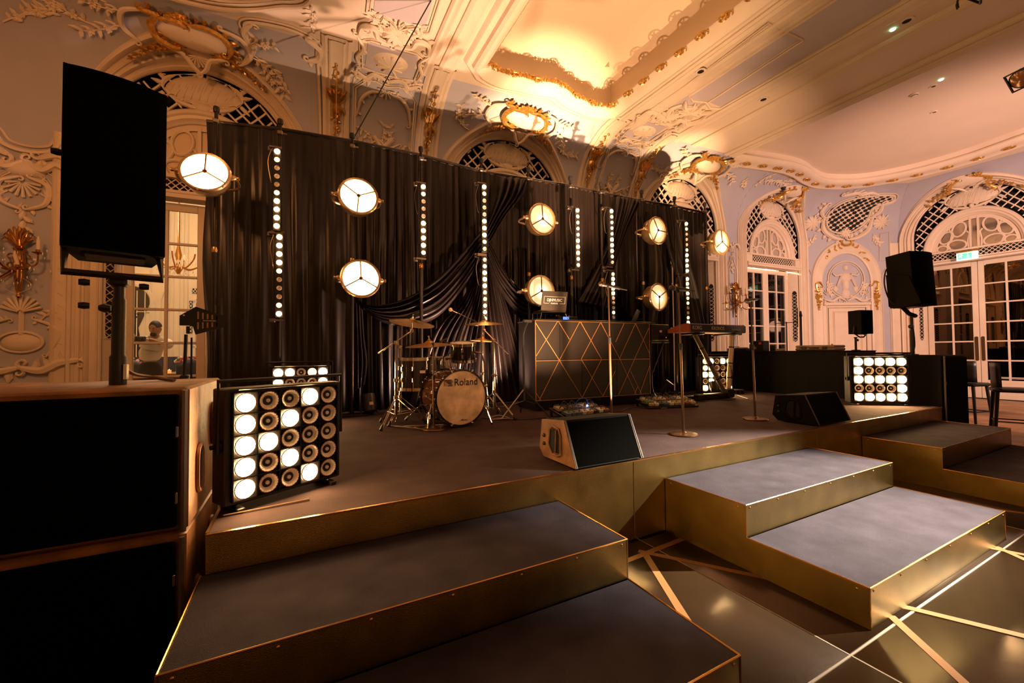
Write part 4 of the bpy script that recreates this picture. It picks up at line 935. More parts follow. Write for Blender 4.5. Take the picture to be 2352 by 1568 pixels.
def filmlamp(u, z, yawd, tilt, spin, bright, label, e=2.52):
    k_ = (7.87-e)/(7.87-2.25); u, z = 1.92+(u-1.92)*k_, 1.366+(z-1.366)*k_
    o = empty('film_lamp', F0.W(u, e, z), F0.rz+radians(yawd), label, 'stage light', 'round film lamps on the poles')
    o.rotation_euler = (radians(-tilt), 0, F0.rz+radians(yawd))
    MX = Matrix.Rotation(pi/2, 4, 'X')      # local z of lathe -> local -y ; face towards -y
    MB().lathe([(.09, -.22), (.16, -.19), (.205, -.13), (.214, -.06), (.214, 0)], 28, MX).build('drum', SHADE, o)
    MB().lathe([(.214, -.02), (.232, -.01), (.236, .02), (.226, .035), (.205, .03), (.200, .005)], 32, MX, cap=False).build('rim', SHADE, o)
    MB().lathe([(.202, .004), (.15, .012), (.08, .018), (.001, .02)], 28, MX, cap=False).build('lens', FILM if bright else HALF, o)
    sp = MB()
    for k in range(3):
        a = radians(spin)+k*2*pi/3; sp.tube([(0, -.036, 0), (.205*cos(a), -.030, .205*sin(a))], .0085, 6)
    sp.ball((0, -.036, 0), (.024, .014, .024), 10, 6); sp.build('guard', mat('guard_dark', (.10, .05, .02), .4, .7), o)
    yk = MB(); yk.tube(curve([(-.245, 0.0, 0), (-.27, .06, 0), (-.27, .20, 0), (-.18, .28, 0), (.0, .29, 0), (.18, .28, 0), (.27, .20, 0), (.27, .06, 0), (.245, .0, 0)], 4), .014, 6); yk.tube([(0, .29, 0), (0, .36, 0)], .02)
    yk.build('yoke', SHADE, o)
    for s_ in (-1, 1):
        MB().lathe([(.034, 0), (.03, .03), (.014, .05), (.020, .06), (.020, .075), (.006, .08)], 10, Matrix.Translation((s_*.225, .02, 0)) @ Matrix.Rotation(s_*pi/2, 4, 'Y')).build('knob', SHADE, o)
    lg = MB()
    for k in range(6): a = k*pi/3+.3; lg.box((.226*cos(a), -.02, .226*sin(a)), (.016, .03, .016))
    lg.build('rim_clips', SHADE, o); return o
for a in ((.64, 3.39, 0, 12, 90, 1, 'blown out round film lamp highest at the far left, beside the mirrored door'), (2.24, 3.36, 4, 6, -95, 1, 'blown out round film lamp, upper one of the pair left of the drum kit'), (2.27, 2.31, 4, 2, 92, 1, 'blown out round film lamp, lower one of the pair left of the drum kit'),
          (4.89, 3.40, 5, 0, 92, 0, 'round film lamp directly above the lamp behind the laptop'), (4.86, 2.29, 5, 0, 90, 0, 'round film lamp half hidden behind the laptop screen'), (7.2, 3.49, 8, 0, 0, 0, 'round film lamp, upper one of the pair above the keyboard'), (7.2, 2.31, 8, 0, -90, 0, 'round film lamp, lower one of the pair above the keyboard'), (8.81, 3.45, 6, 0, 95, 0, 'round film lamp at the far right end beside the third arch')): filmlamp(*a)
# ------------------------------------------------------------------ strips of ten lamps
LM = {'2': LAMP, '1': LAMPD, '0': OFFL}
def lightstrip(u, z0, z1, state, label, e=2.36):
    k_ = (7.87-e)/(7.87-2.2); u, z0, z1 = 1.92+(u-1.92)*k_, 1.366+(z0-1.366)*k_, 1.366+(z1-1.366)*k_
    o = empty('light_strip', F0.W(u, e, z0), F0.rz, label, 'stage light', 'vertical strips of ten lamps'); L = z0-z1; n = len(state)
    MB().box((0, .025, -L/2), (.085, .06, L+.10), bev=.006).build('housing', BLK, o)
    for k, c in enumerate(state):
        z = -L*k/(n-1); r = .025
        MB().lathe([(r, -.004), (r+.004, .004), (r, .010), (r*.8, .007 if c == '0' else .012), (.001, .004 if c == '0' else .016)], 16, Matrix.Translation((0, -.006, z)) @ Matrix.Rotation(pi/2, 4, 'X'), cap=False).build('lamp', LM[c], o)
    b = MB()
    for z in (.07, -L-.07): b.box((-.02, .05, z), (.13, .03, .02)); b.tube([(-.08, .05, z), (-.08, .16, z)], .012); b.box((-.08, .13, z), (.06, .05, .05), bev=.006)
    b.tube(curve([(-.06, .06, .05), (-.10, .07, -.1), (-.075, .08, -.3), (-.06, .06, -.36)], 5), .006, 5); b.build('bracket', STEEL, o); return o
for a in ((1.33, 3.79, 2.89, '2100012222', 'light strip of ten lamps, upper one left of the two big round lamps'), (1.36, 2.76, 1.84, '2222100012', 'light strip of ten lamps, lower one left of the two big round lamps'), (3.08, 3.64, 2.73, '2100022221', 'light strip of ten lamps hanging alone above the floor tom'),
          (3.97, 3.78, 2.87, '2100022210', 'light strip of ten lamps, upper one above the kick drum'), (3.97, 2.71, 1.85, '0122200010', 'light strip of ten lamps, lower one behind the right cymbal'), (5.58, 3.65, 2.76, '2100022211', 'light strip of ten lamps hanging alone above the booth'),
          (6.26, 3.73, 2.86, '2100022210', 'light strip of ten lamps, upper one right of the lone strip'), (6.27, 2.66, 1.93, '1222200010', 'light strip of ten lamps, lower one behind the nearest microphone stand'), (7.97, 3.72, 2.84, '2100012222', 'light strip of ten lamps, upper one at the far right'), (7.97, 2.69, 1.88, '2222110012', 'light strip of ten lamps, lower one behind the keyboard')): lightstrip(*a)
# ------------------------------------------------------------------ blinders: five by five lamps
def bowl(k):
    m_ = MB(); 
    if k == '0':
        N = 20; m_.grid(lambda q, a: ((a[0]*(1+.03*(q % 2)))*cos(q*pi/N), -a[1]-.002*(q % 2)*(a[0] > .012), a[0]*(1+.03*(q % 2))*sin(q*pi/N)), list(range(2*N)), [(.047, .006), (.042, .004), (.026, -.012), (.012, -.022), (.010, -.004), (.001, -.002)], True)
    else: m_.lathe([(.047, .006), (.035, .013), (.001, .017)], 20, Matrix.Rotation(pi/2, 4, 'X'), cap=False)
    return m_
def blinder(loc, rz, wd, ht, rows, label, top_bar=True):
    o = empty('blinder_light', loc, rz, label, 'stage light', 'five by five lamp blinders'); n = 5; p = wd*.90/n; pz = (ht-.06)/n; s = p/.115
    c = MB().box((0, .075, ht/2+.025), (wd, .14, ht-.02), bev=.006); c.build('housing', BLK, o)
    fr = MB()
    for k in range(n+1):
        fr.box((-wd*.45+p*k, -.004, ht/2+.025), (.006, .02, ht-.06)); fr.box((0, -.004, .055+pz*k), (wd*.9, .02, .006))
    fr.build('grid_frame', BLKM, o)
    for r_, row in enumerate(rows):
        for c_, st in enumerate(row):
            x, z = -wd*.45+p*(c_+.5), ht-.005-pz*(r_+.5)+.0; b = bowl(st); b.v = [(x+v[0]*s, v[1]*s-.006, z+v[2]*s) for v in b.v]; b.build('lamp', LAMPB if st == '2' else LM[st], o)
            rg = MB().tube([(x+.049*s*cos(q), -.010, z+.049*s*sin(q)) for q in lin(0, 2*pi, 17)[:-1]], .0035, 4, True); rg.build('lamp_ring', mat('copper_ring', (.30, .10, .03), .4, .6), o)
    y = MB()
    if top_bar: y.tube([(-wd/2-.02, .03, ht*.5), (-wd/2-.02, .03, ht+.055), (wd/2+.02, .03, ht+.055), (wd/2+.02, .03, ht*.5)], .011, 6); y.tube([(-wd*.42, -.02, ht+.012), (wd*.42, -.02, ht+.012)], .005, 5)
    for s_ in (-1, 1): y.lathe([(.03, 0), (.03, .02), (.012, .025), (.012, .04)], 10, Matrix.Translation((s_*wd/2, .06, ht*.55)) @ Matrix.Rotation(s_*pi/2, 4, 'Y')); y.box((s_*wd*.4, .07, .012), (.04, .20, .022), bev=.004)
    y.build('yoke', BLK, o); return o
blinder((-.047, .371, ST), radians(29.2), .634, .605, ['20020', '20200', '22000', '20200', '20020'], 'largest nearest blinder of twenty five lamps beside the subwoofers, left column fully lit')
blinder((.02, 3.10, ST), radians(4), .64, .64, ['22012', '20002', '20020', '02200', '22002'], 'blinder light standing behind the nearest one, only its top rows showing')
blinder((6.72, 2.62, ST), radians(-18), .66, .66, ['12021', '12000', '22002', '02002', '20102'], 'blinder light glowing on the floor behind the keyboard stand')
blinder((7.24, .471, ST), radians(-38.4), .73, .68, ['22222', '20000', '22222', '00002', '22222'], 'blinder light in front of the right subwoofer with three full lit rows')
# ------------------------------------------------------------------ subwoofers and loudspeakers
def subwoofer(x0, x1, y0, y1, z0, z1, label, wood, side):
    o = empty('subwoofer', ((x0+x1)/2, (y0+y1)/2, z0), 0, label, 'speaker', 'subwoofer cabinets either side of the stage'); w_, d_, h_ = x1-x0, y1-y0, z1-z0
    MB().box((0, .012, h_/2+.004), (w_, d_-.02, h_-.008), bev=.01).build('cabinet', wood, o)
    MB().box((0, -d_/2+.0, h_/2+.004), (w_-.06, .03, h_-.06), bev=.008).build('front_grille', GRILLE, o)
    for (yy, zz) in ((.16, h_*.62), (-.18, h_*.36)):
        hp = MB(); x = side*w_/2
        ov = lambda a, b: [(yy+a*cos(q), zz+b*sin(q)+(.05 if sin(q) > 0 else -.05)) for q in lin(0, 2*pi, 21)[:-1]]
        rim = [(x+side*.005, y, z) for y, z in ov(.055, .055)]; hp.tube(rim, .011, 6, True); hp.build('handle_rim', wood, o)
        hd = MB(); k = len(hd.v); hd.v += [(x+side*.004, y, z) for y, z in ov(.052, .052)]; hd.f.append(tuple(range(k, k+20))); hd.build('handle_recess', DARK, o, smooth=False)
        MB().tube([(x+side*.008, yy, zz-.09), (x+side*.012, yy, zz+.09)], .008, 6).build('handle_bar', BLK, o)
    rl = MB(); rl.tube([(side*(w_/2-.01), -d_/2-.004, .01), (side*(w_/2-.01), -d_/2-.004, h_-.01)], .011, 6); rl.box((side*(w_/2-.045), -d_/2-.004, h_*.7), (.03, .02, .05), bev=.004); rl.box((side*(w_/2-.045), -d_/2-.004, h_*.25), (.03, .02, .05), bev=.004); rl.build('corner_rail', STEEL, o); return o
subwoofer(-1.68, -.425, -.05, .745, .0, .61, 'lower black subwoofer cabinet on the floor at the left of the stage', PLY, 1)
subwoofer(-1.68, -.42, -.05, .75, .612, 1.225, 'upper worn plywood subwoofer cabinet carrying the tall left loudspeaker', PLY, 1)
subwoofer(7.79, 8.62, -.02, 1.05, .0, 1.268, 'large black subwoofer cabinet behind the right blinder at the stage end', BLKM, -1)
def loudspeaker(loc, rz, w_, d_, h_, label, hang=True, bracket=True, tilt=0):
    o = empty('loudspeaker', loc, rz, label, 'speaker'); o.rotation_euler = (tilt, 0, rz)
    MB().prism([(-w_/2, -d_*.42), (w_/2, -d_*.42), (w_/2*.93, -d_*.5+d_*.5), (w_/2*.8, d_*.5), (-w_/2*.8, d_*.5), (-w_/2*.93, 0)], 0, h_, Matrix(((1, 0, 0, 0), (0, 0, 1, 0), (0, 1, 0, 0), (0, 0, 0, 1)))).build('cabinet', BLKM, o)
    MB().grid(lambda x, z: (x, -d_*.42-.035*(1-(x/(w_/2))**2)-.004, z), lin(-w_/2, w_/2, 11), lin(.005, h_-.005, 3)).build('front_grille', GRILLE, o, solid=.008)
    ho = MB(); ho.box((0, 0, -.004), (w_*.6, d_*.4, .012)); ho.box((0, 0, h_+.003), (w_*.5, d_*.3, .008)); ho.build('fly_plate', BLK, o)
    return o
ls = loudspeaker((-.795, .41, 1.84), radians(16), .345, .40, .80, 'tall black loudspeaker on a pole above the plywood subwoofers')
y_ = MB(); y_.tube([(-.160, -.10, .02), (-.165, -.12, -.105), (.165, -.12, -.105), (.155, -.10, .01)], .018, 6); y_.build('yoke', BLK, ls)
kb = MB()
for x, z in ((-.19, .42), (-.10, -.145), (.10, -.145), (-.10, -.25)): kb.lathe([(.013, -.018), (.016, 0), (.013, .018)], 10, Matrix.Translation((x, -.11, z)) @ Matrix.Rotation(pi/2, 4, 'Y'))
kb.build('knob', BLK, ls)
sp_ = empty('speaker_pole', (-.76, .34, 1.227), 0, 'thick black pole standing on the plywood subwoofer', 'pole')
MB().lathe([(.032, .0), (.032, .13), (.026, .14), (.026, .40), (.021, .41), (.021, .505)], 14).build('tube', BLK, sp_); q_ = MB().box((.034, -.02, .06), (.012, .03, .07)); q_.build('label_plate', WHITE_M, sp_); q_ = MB().box((0, 0, .49), (.07, .07, .05), bev=.01); q_.build('top_collar', BLK, sp_)
MB().lathe([(.014, 0), (.022, .02), (.014, .04)], 8, Matrix.Translation((-.03, 0, .36)) @ Matrix.Rotation(-pi/2, 4, 'Y')).build('knob', BLK, sp_)
cb = MB(); cb.tube(curve([(-.755, .375, 1.31), (-.735, .46, 1.27), (-.69, .55, 1.25), (-.63, .52, 1.236), (-.57, .43, 1.235)], 6), .009, 6); tag(cb.build('cable', mat('cable_tan', (.22, .12, .07), .5)), 'brown cable lying on top of the plywood subwoofer by the pole', 'cable')
ls2 = loudspeaker((8.0, .34, 1.98), radians(-12), .46, .36, .78, 'large black loudspeaker on a pole at the right end above the black subwoofer', tilt=radians(-3))
br = MB(); br.prism([(-.12, .42), (.16, .50), (.16, .02), (.10, -.02), (-.235, .01)], .0, .008, Matrix.Translation((-.235, 0, 0)) @ Matrix.Rotation(pi/2, 4, 'Z')); br.tube([(-.235, 0, .0), (-.05, .03, -.10), (.10, .04, -.13)], .03, 6); br.build('bracket', BLKM, ls2)
cb = MB(); cb.tube(curve([(-.22, .10, .62), (-.30, .12, .55), (-.32, .14, .35), (-.28, .12, .12), (-.21, .06, .01)], 6), .009, 6); cb.build('cable', BLK, ls2)
sp2 = empty('speaker_pole', (8.02, .37, 1.27), 0, 'black pole carrying the large right loudspeaker', 'pole')
MB().lathe([(.07, 0), (.07, .012), (.024, .02), (.024, .36), (.018, .37), (.018, .60)], 12).build('tube', BLK, sp2); q_ = MB().box((-.02, 0, .42), (.07, .05, .05), bev=.01); q_.build('collar', BLK, sp2)
cb = MB().tube(curve([(7.9, 1.0, 1.278), (7.95, .7, 1.29), (8.0, .5, 1.278), (8.04, .36, 1.35), (8.03, .36, 1.7)], 6), .009, 6); tag(cb.build('cable', BLK), 'black cable running across the right subwoofer to its pole', 'cable')
# ------------------------------------------------------------------ cloth covered table at the right end, with cases and a small speaker
tb = empty('draped_table', (8.3, 2.35, 0), 0, 'long low table in black cloth at the right end of the stage', 'table')
MB().grid(lambda p, z: (p[0]+.012*sin(p[2]*26+z*3)*(1-z/1.34)*p[3], p[1]+.012*cos(p[2]*26)*(1-z/1.34)*p[4], z), [(-.5, -1.25+2.5*t, 1.25*t*2, 1, 0) for t in lin(0, 1, 60)]+[(.5, 1.25-2.5*t, t, 1, 0) for t in lin(0, 1, 8)], lin(.005, 1.335, 5), True).build('cloth_skirt', BLKM, tb)
MB().box((0, 0, 1.332), (1.02, 2.52, .016), bev=.006).build('table_top', BLKM, tb)
pc = empty('equipment_case', (8.15, 1.64, 1.341), radians(90), 'flat tan hard case lying on the black draped table', 'case')
TAN = mat('tan_plastic', (.32, .22, .14), .5)
MB().box((0, 0, .025), (.62, .36, .048), bev=.012).build('base', TAN, pc); MB().box((0, 0, .074), (.62, .36, .046), bev=.014).build('lid', TAN, pc)
for x in (-.16, .16): MB().box((x, .186, .05), (.07, .014, .05), bev=.004).build('latch', BLK, pc)
MB().tube([(-.07, .185, .045), (-.06, .205, .045), (.06, .205, .045), (.07, .185, .045)], .008, 6).build('handle', BLK, pc)
sm = loudspeaker((8.12, 1.03, 1.61), radians(-14), .24, .24, .38, 'small black loudspeaker on a short stand at the end of the draped table')
y2 = MB().tube([(-.13, 0, .12), (-.15, 0, .02), (-.03, 0, -.05), (.06, 0, -.05), (.10, 0, -.02), (.06, 0, 0)], .012, 6); y2.build('bracket', BLK, sm)
s3 = empty('speaker_pole', (8.12, 1.10, 1.341), 0, 'short thin black stand under the small loudspeaker', 'pole'); MB().lathe([(.06, 0), (.06, .01), (.016, .014), (.016, .20), (.024, .205), (.024, .22)], 10).build('tube', BLK, s3); q_ = MB().box((.0, -.02, .17), (.05, .03, .04), bev=.006); q_.build('collar', BLK, s3)
bx = empty('road_case', (8.05, 2.64, 1.341), radians(90), 'small black stickered box on the left end of the draped table', 'case')
MB().box((0, 0, .10), (.26, .20, .20), bev=.006).build('shell', BLK, bx)
for x, z, c in ((-.07, .15, (.7, .10, .05)), (.03, .06, (.5, .2, .06)), (.08, .09, (.6, .5, .3))): q_ = MB().box((x, .102, z), (.05, .004, .045)); q_.build('sticker', mat('sticker_%d' % int(c[1]*100), c, .5), bx, smooth=False)
dk = empty('turntable', (8.10, 3.05, 1.341), radians(90), 'dark audio player lying at the far left of the draped table', 'player'); MB().box((0, 0, .03), (.42, .32, .06), bev=.01).build('body', BLK, dk); MB().lathe([(.12, .06), (.12, .075), (.02, .078)], 20).build('platter', STEEL, dk); MB().tube([(.17, .10, .06), (.17, .08, .10), (.08, -.06, .09)], .008, 6).build('arm', STEEL, dk); MB().box((-.17, -.1, .07), (.03, .09, .02), bev=.004).build('fader', STEEL, dk)
pb = tag(MB().box((0, 0, .022), (.16, .09, .042), bev=.004).build('cable_box', mat('pale_yellow_card', (.7, .55, .2), .6)), 'small yellow box behind the stickered case on the draped table', 'box'); pb.location = (8.35, 2.42, 1.341)
# thin microphone stands standing on the floor behind the table
for x, y, h, lb, cross in ((9.1, 2.70, 1.95, 'thin stand with a crossbar in front of the fourth arch', 1), (9.1, 2.42, 2.05, 'thin straight stand with a dark sleeve in front of the fourth arch', 0)):
    o = empty('slim_stand', (x, y, 0), 0, lb, 'stand'); MB().tube([(0, 0, .25), (0, 0, h)], .011, 6).build('tube', BLK, o); lg = MB()
    for k in range(3): lg.tube([(0, 0, .30), (.13*cos(k*2.09), .13*sin(k*2.09), .012)], .010, 6)
    lg.build('leg', BLK, o)
    if cross: q_ = MB(); q_.tube([(0, -.22, h-.02), (0, .22, h-.02)], .007, 6); q_.tube([(0, -.22, h-.12), (0, -.22, h+.28)], .008, 6); q_.tube([(0, .22, h-.10), (0, .22, h+.25)], .008, 6); q_.build('crossbar', BLK, o)
    else: q_ = MB().lathe([(.03, h-.75), (.045, h-.72), (.045, h-.66), (.02, h-.6), (.018, h-.02), (.03, h), (.016, h+.10)], 8); q_.build('sleeve', BLK, o)
# ------------------------------------------------------------------ antenna paddle
an = empty('antenna_stand', (-.70, 1.20, 1.227), radians(8), 'thin twin tube stand holding the antenna paddle behind the subwoofers', 'stand')
an.location = (-.70, 1.20, 0); q_ = MB(); q_.tube([(-.012, 0, .02), (.025, 0, 1.50)], .010, 6); q_.tube([(.06, 0, .02), (.055, 0, 1.48)], .006, 5); q_.build('tube', BLK, an); q_ = MB(); 
for k in range(3): q_.tube([(0, 0, .35), (.3*cos(k*2.09+.5), .3*sin(k*2.09+.5), .012)], .009, 6)
q_.build('leg', BLK, an); q_ = MB().box((.02, 0, 1.20), (.05, .04, .06), bev=.008); q_.build('collar', BLK, an)
ap = empty('antenna_paddle', (-.70, 1.20, 1.50), radians(10), 'black slotted antenna paddle on the thin stand at the mirrored door', 'antenna')
pd = MB(); pd.prism([(-.01, .06), (-.01, .125), (.075, .19), (.235, .135), (.235, .055), (.075, .0), (.06, .055), (.045, .06)], -.006, .006); pd.build('paddle', BLK, ap, smooth=False)
SLOT = mat('slot_amber', (.55, .30, .12), .6)
for k in range(5):
    x = .088+k*.026; hh = .118-k*.012
    for s_ in (-1, 1): q_ = MB().box((x, -.0072, .096+s_*(hh/4+.006)), (.009, .002, hh/2-.010)); q_.build('slot', SLOT if k < 4 else BLKM, ap, smooth=False)
text('SENNHEISER', .013, 'lettering', WHITE_M, ap, TXT(.15, -.0078, .096), label='white maker name across the paddle')
q_ = MB().ball((.012, -.008, .128), (.006, .002, .006), 8, 4); q_.build('stud', WHITE_M, ap); q_ = MB().box((.035, 0, .03), (.02, .02, .05)); q_.build('clamp', BLK, ap)
# ------------------------------------------------------------------ wedge monitors
def wedge(loc, rz, w_, wood, label, d_=.44, trim=None):
    o = empty('wedge_monitor', loc, rz, label, 'speaker', 'wedge monitors on the stage edge'); pr = [(0, .012), (.13, .315), (.42, .285), (.455, .07), (.40, .012)]
    M_ = Matrix(((0, 1, 0, 0), (1, 0, 0, 0), (0, 0, 1, 0), (0, 0, 0, 1)))
    MB().prism(pr, -w_/2+.012, w_/2-.012, M_).build('cabinet', BLKM, o, smooth=False)
    for s_ in (-1, 1): MB().prism(pr, s_*w_/2-s_*.0125, s_*w_/2, M_).build('side_panel', wood, o, smooth=False)
    g = MB().add([(x, y-.010, z+.003) for x in (-w_/2+.02, w_/2-.02) for y, z in ((.008, .022), (.127, .30))]+[(x, y+.002, z) for x in (-w_/2+.02, w_/2-.02) for y, z in ((.008, .022), (.127, .30))], [(0, 2, 3, 1), (4, 5, 7, 6), (0, 1, 5, 4), (2, 6, 7, 3), (0, 4, 6, 2), (1, 3, 7, 5)]); g.build('front_grille', GRILLE, o, smooth=False)
    t_ = MB()
    for s_ in (-1, 1): t_.tube([(s_*(w_/2-.008), -.010, .015), (s_*(w_/2-.008), .120, .315)], .006, 4)
    t_.build('edge_trim', trim or mat('grey_trim', (.10, .095, .085), .6), o)
    x = -w_/2-.003; hx = [(y, z) for y, z in ((.165, .07), (.20, .055), (.27, .055), (.32, .12), (.30, .23), (.26, .255), (.19, .245), (.165, .20))]
    h_ = MB(); h_.tube([(x, y, z) for y, z in hx], .010, 6, True); h_.build('handle_rim', wood, o)
    k = MB(); k.v += [(x, .242+(y-.242)*.86, .155+(z-.155)*.86) for y, z in hx]; k.f.append(tuple(range(8))); k.build('handle_recess', DARK, o, smooth=False); MB().tube([(x-.004, .225, .075), (x-.004, .215, .235)], .008, 6).build('handle_bar', wood, o)
    for z in (.11, .17): MB().lathe([(.014, 0), (.014, .006), (.008, .010)], 10, Matrix.Translation((x, .385, z)) @ Matrix.Rotation(-pi/2, 4, 'Y')).build('socket', BLK, o)
    return o
wedge((1.935, -.005, ST), 0, .606, PLY, 'wedge monitor with a worn orange plywood side, at the front stage edge')
wedge((5.05, .045, ST), 0, .65, BLKM, 'all black wedge monitor at the stage edge further right', trim=mat('brown_trim', (.10, .06, .035), .5))
rod = MB().tube([(-.326, .206, ST+.007), (.053, .251, ST+.007)], [.004, .006], 6); tag(rod.build('metal_rod', mat('rod_copper', (.6, .40, .25), .3, .8)), 'thin metal rod lying on the carpet in front of the nearest blinder', 'rod')
# ------------------------------------------------------------------ booth
bo = empty('booth', (3.777, 2.376, ST), radians(-3.4), 'black booth faced with dark panels and a copper diamond pattern, behind the wedge', 'booth'); BW = 1.97
MB().box((0, .285, .61), (BW, .51, 1.20), bev=.004).build('carcass', BLK, bo); MB().box((0, .265, 1.222), (BW+.02, .58, .02), bev=.004).build('counter_top', BLK, bo); MB().box((0, .28, .07), (BW+.01, .54, .13)).build('plinth', BLKM, bo)
FACE = [mat('booth_panel_%d' % i, c, .45) for i, c in enumerate([(.014, .010, .008), (.018, .013, .010), (.028, .020, .016)])]
COPP = mat('copper_strip', (.62, .30, .10), .35, .6); pz0, pz1 = .135, 1.215
def bp(px, py):
    t_ = (px-270-(13*(py-455)/630))/(875); yt = 455+10*t_; yb = 1085-70*t_; return (-BW/2+BW*t_, pz1-(pz1-pz0)*(py-yt)/(yb-yt))
for x0, x1, z0, z1, k in ((-.985, -.60, .68, 1.21, 0), (-.60, .30, .68, 1.21, 1), (.30, .985, .68, 1.21, 0), (-.985, -.25, .14, .67, 2), (-.25, .36, .14, .67, 0), (.36, .985, .14, .67, 1)):
    MB().box(((x0+x1)/2, .024, (z0+z1)/2), (x1-x0-.004, .012, z1-z0-.004), bev=.002).build('face_panel', FACE[k], bo, smooth=False)
segs = [((270, 470), (440, 765)), ((425, 460), (280, 735)), ((430, 460), (510, 600)), ((585, 460), (440, 765)), ((590, 462), (750, 748)), ((742, 465), (598, 752)), ((745, 465), (897, 748)), ((930, 470), (862, 615)), ((1025, 470), (895, 745)), ((1028, 470), (1148, 700)), ((1143, 500), (1020, 742)),
        ((440, 765), (305, 1078)), ((440, 765), (606, 1052)), ((598, 755), (762, 1038)), ((752, 752), (608, 1052)), ((862, 840), (765, 1038)), ((897, 748), (1032, 1018)), ((1020, 745), (890, 1025)), ((1150, 795), (1065, 1015)), ((280, 1015), (318, 1080)), ((985, 840), (1078, 1014)), ((1048, 960), (1020, 1020)),
        ((276, 772), (1151, 743)), ((270, 457), (1145, 467)), ((283, 1083), (1157, 1014)), ((271, 455), (284, 1083)), ((1145, 467), (1157, 1014))]
for a, b in segs:
    (xa, za), (xb, zb_) = bp(*a), bp(*b); MB().tube([(xa, .017, za), (xb, .017, zb_)], .0062, 4).build('copper_strip', COPP, bo)
def laptop(loc, rz, label, w_=.40, h_=.27, ang=12, logo=True):
    o = empty('laptop', loc, rz, label, 'laptop'); m_ = mat('laptop_lid', (.045, .035, .028), .4, .3); a = radians(ang)
    MB().box((0, .13, .012), (w_, .26, .02), bev=.004).build('base', m_, o)
    Ml = Matrix.Translation((0, 0, .022)) @ Matrix.Rotation(-a, 4, 'X') if False else Matrix.Translation((0, 0, .022)) @ Matrix.Rotation(a, 4, 'X')
    MB().box((0, 0, h_/2), (w_, .010, h_), Ml, .004).build('lid', m_, o); MB().box((0, .0062, h_/2), (w_-.03, .002, h_-.03), Ml).build('screen', mat('screen_blue', (.02, .05, .12), .3, emit=.5, ecol=(.15, .35, 1)), o, smooth=False)
    if logo:
        text('DJHMUSIC', .056, 'lettering', WHITE_M, o, Ml @ TXT(0, -.0058, h_*.54), label='white letters on the laptop lid', sx=.92)
        f_ = MB(); x, z0, z1 = .165, h_*.37, h_*.72
        for p, q in (((-x, z1), (x, z1)), ((-x, z0), (-x, z1)), ((x, z0), (x, z1)), ((-x, z0), (-.085, z0)), ((.085, z0), (x, z0))):
            f_.tube([Ml @ Vector((p[0], -.006, p[1])), Ml @ Vector((q[0], -.006, q[1]))], .0022, 4)
        f_.build('logo_frame', WHITE_M, o); text('KUDOS', .026, 'lettering', WHITE_M, o, Ml @ TXT(0, -.0058, h_*.37), sx=1.25)
    return o
ls_ = empty('laptop_stand', (3.18, 2.60, ST+1.232), 0, 'thin folding stand lifting the laptop above the booth', 'stand')
q_ = MB(); 
for s_ in (-1, 1): q_.tube([(s_*.24, -.04, .006), (s_*.20, -.02, .095), (s_*.20, .22, .112)], .007, 6); q_.tube([(s_*.20, .22, .112), (s_*.22, .20, .006)], .007, 6)
q_.build('frame', STEEL, ls_); q_ = MB().box((0, .1, .110), (.42, .26, .006)); q_.build('tray', BLK, ls_)
laptop((3.18, 2.585, ST+1.350), radians(-6), 'open laptop with white lettering on its lid, raised on a stand over the booth')
mx = empty('mixer', (3.62, 2.72, ST+1.233), 0, 'low dark mixer on the booth lit blue beside the laptop', 'mixer'); MB().box((-.2, 0, .035), (.34, .30, .06), bev=.008).build('body', BLK, mx); MB().box((-.24, -.152, .035), (.10, .004, .04)).build('display', mat('blue_glow', (.05, .15, .6), .3, emit=2.2, ecol=(.08, .22, 1)), mx, smooth=False); k = MB(); [k.lathe([(.012, .065), (.010, .085)], 8, Matrix.Translation((-.3+.06*i, -.05+.06*(i % 3), 0))) for i in range(5)]; k.build('knob', STEEL, mx)
laptop((4.72, 2.62, ST+1.233), radians(38), 'dark open laptop standing angled at the right end of the booth', .36, .20, 24, False)
# ------------------------------------------------------------------ amplifier rack and stand right of the booth
am = empty('amplifier', (5.24, 2.72, ST+.95), 0, 'black amplifier box on a tubular stand between booth and keyboard', 'amplifier')
MB().box((0, 0, .14), (.40, .34, .27), bev=.01).build('case', BLK, am); q_ = MB().box((.0, -.172, .16), (.05, .004, .035)); q_.build('badge', WHITE_M, am, smooth=False); q_ = MB().box((.08, -.172, .06), (.24, .004, .05)); q_.build('panel', BLKM, am); MB().ball((.12, -.174, .06), .008).build('pilot_light', mat('red_pilot', (.8, .1, .04), .4, emit=1.2, ecol=(1, .15, .05)), am); q_ = MB().tube([(-.08, 0, .275), (-.08, 0, .30), (.08, 0, .30), (.08, 0, .275)], .010); q_.build('handle', BLK, am)
at_ = empty('tube_stand', (5.22, 2.70, ST), 0, 'black tubular stand under the amplifier', 'stand'); q_ = MB()
for y in (-.12, .14): q_.tube(curve([(-.17, y, .94), (-.17, y, .35), (-.14, y, .12), (.0, y, .02), (.26, y, .014)], 6), .015, 7); q_.tube([(.12, y, .94), (-.16, y, .42)], .014, 6)
q_.tube([(-.17, -.12, .93), (-.17, .14, .93)], .014); q_.tube([(.2, -.12, .93), (.2, .14, .93)], .014); q_.tube([(-.17, -.12, .935), (.24, -.12, .935)], .012); q_.build('frame', BLK, at_)
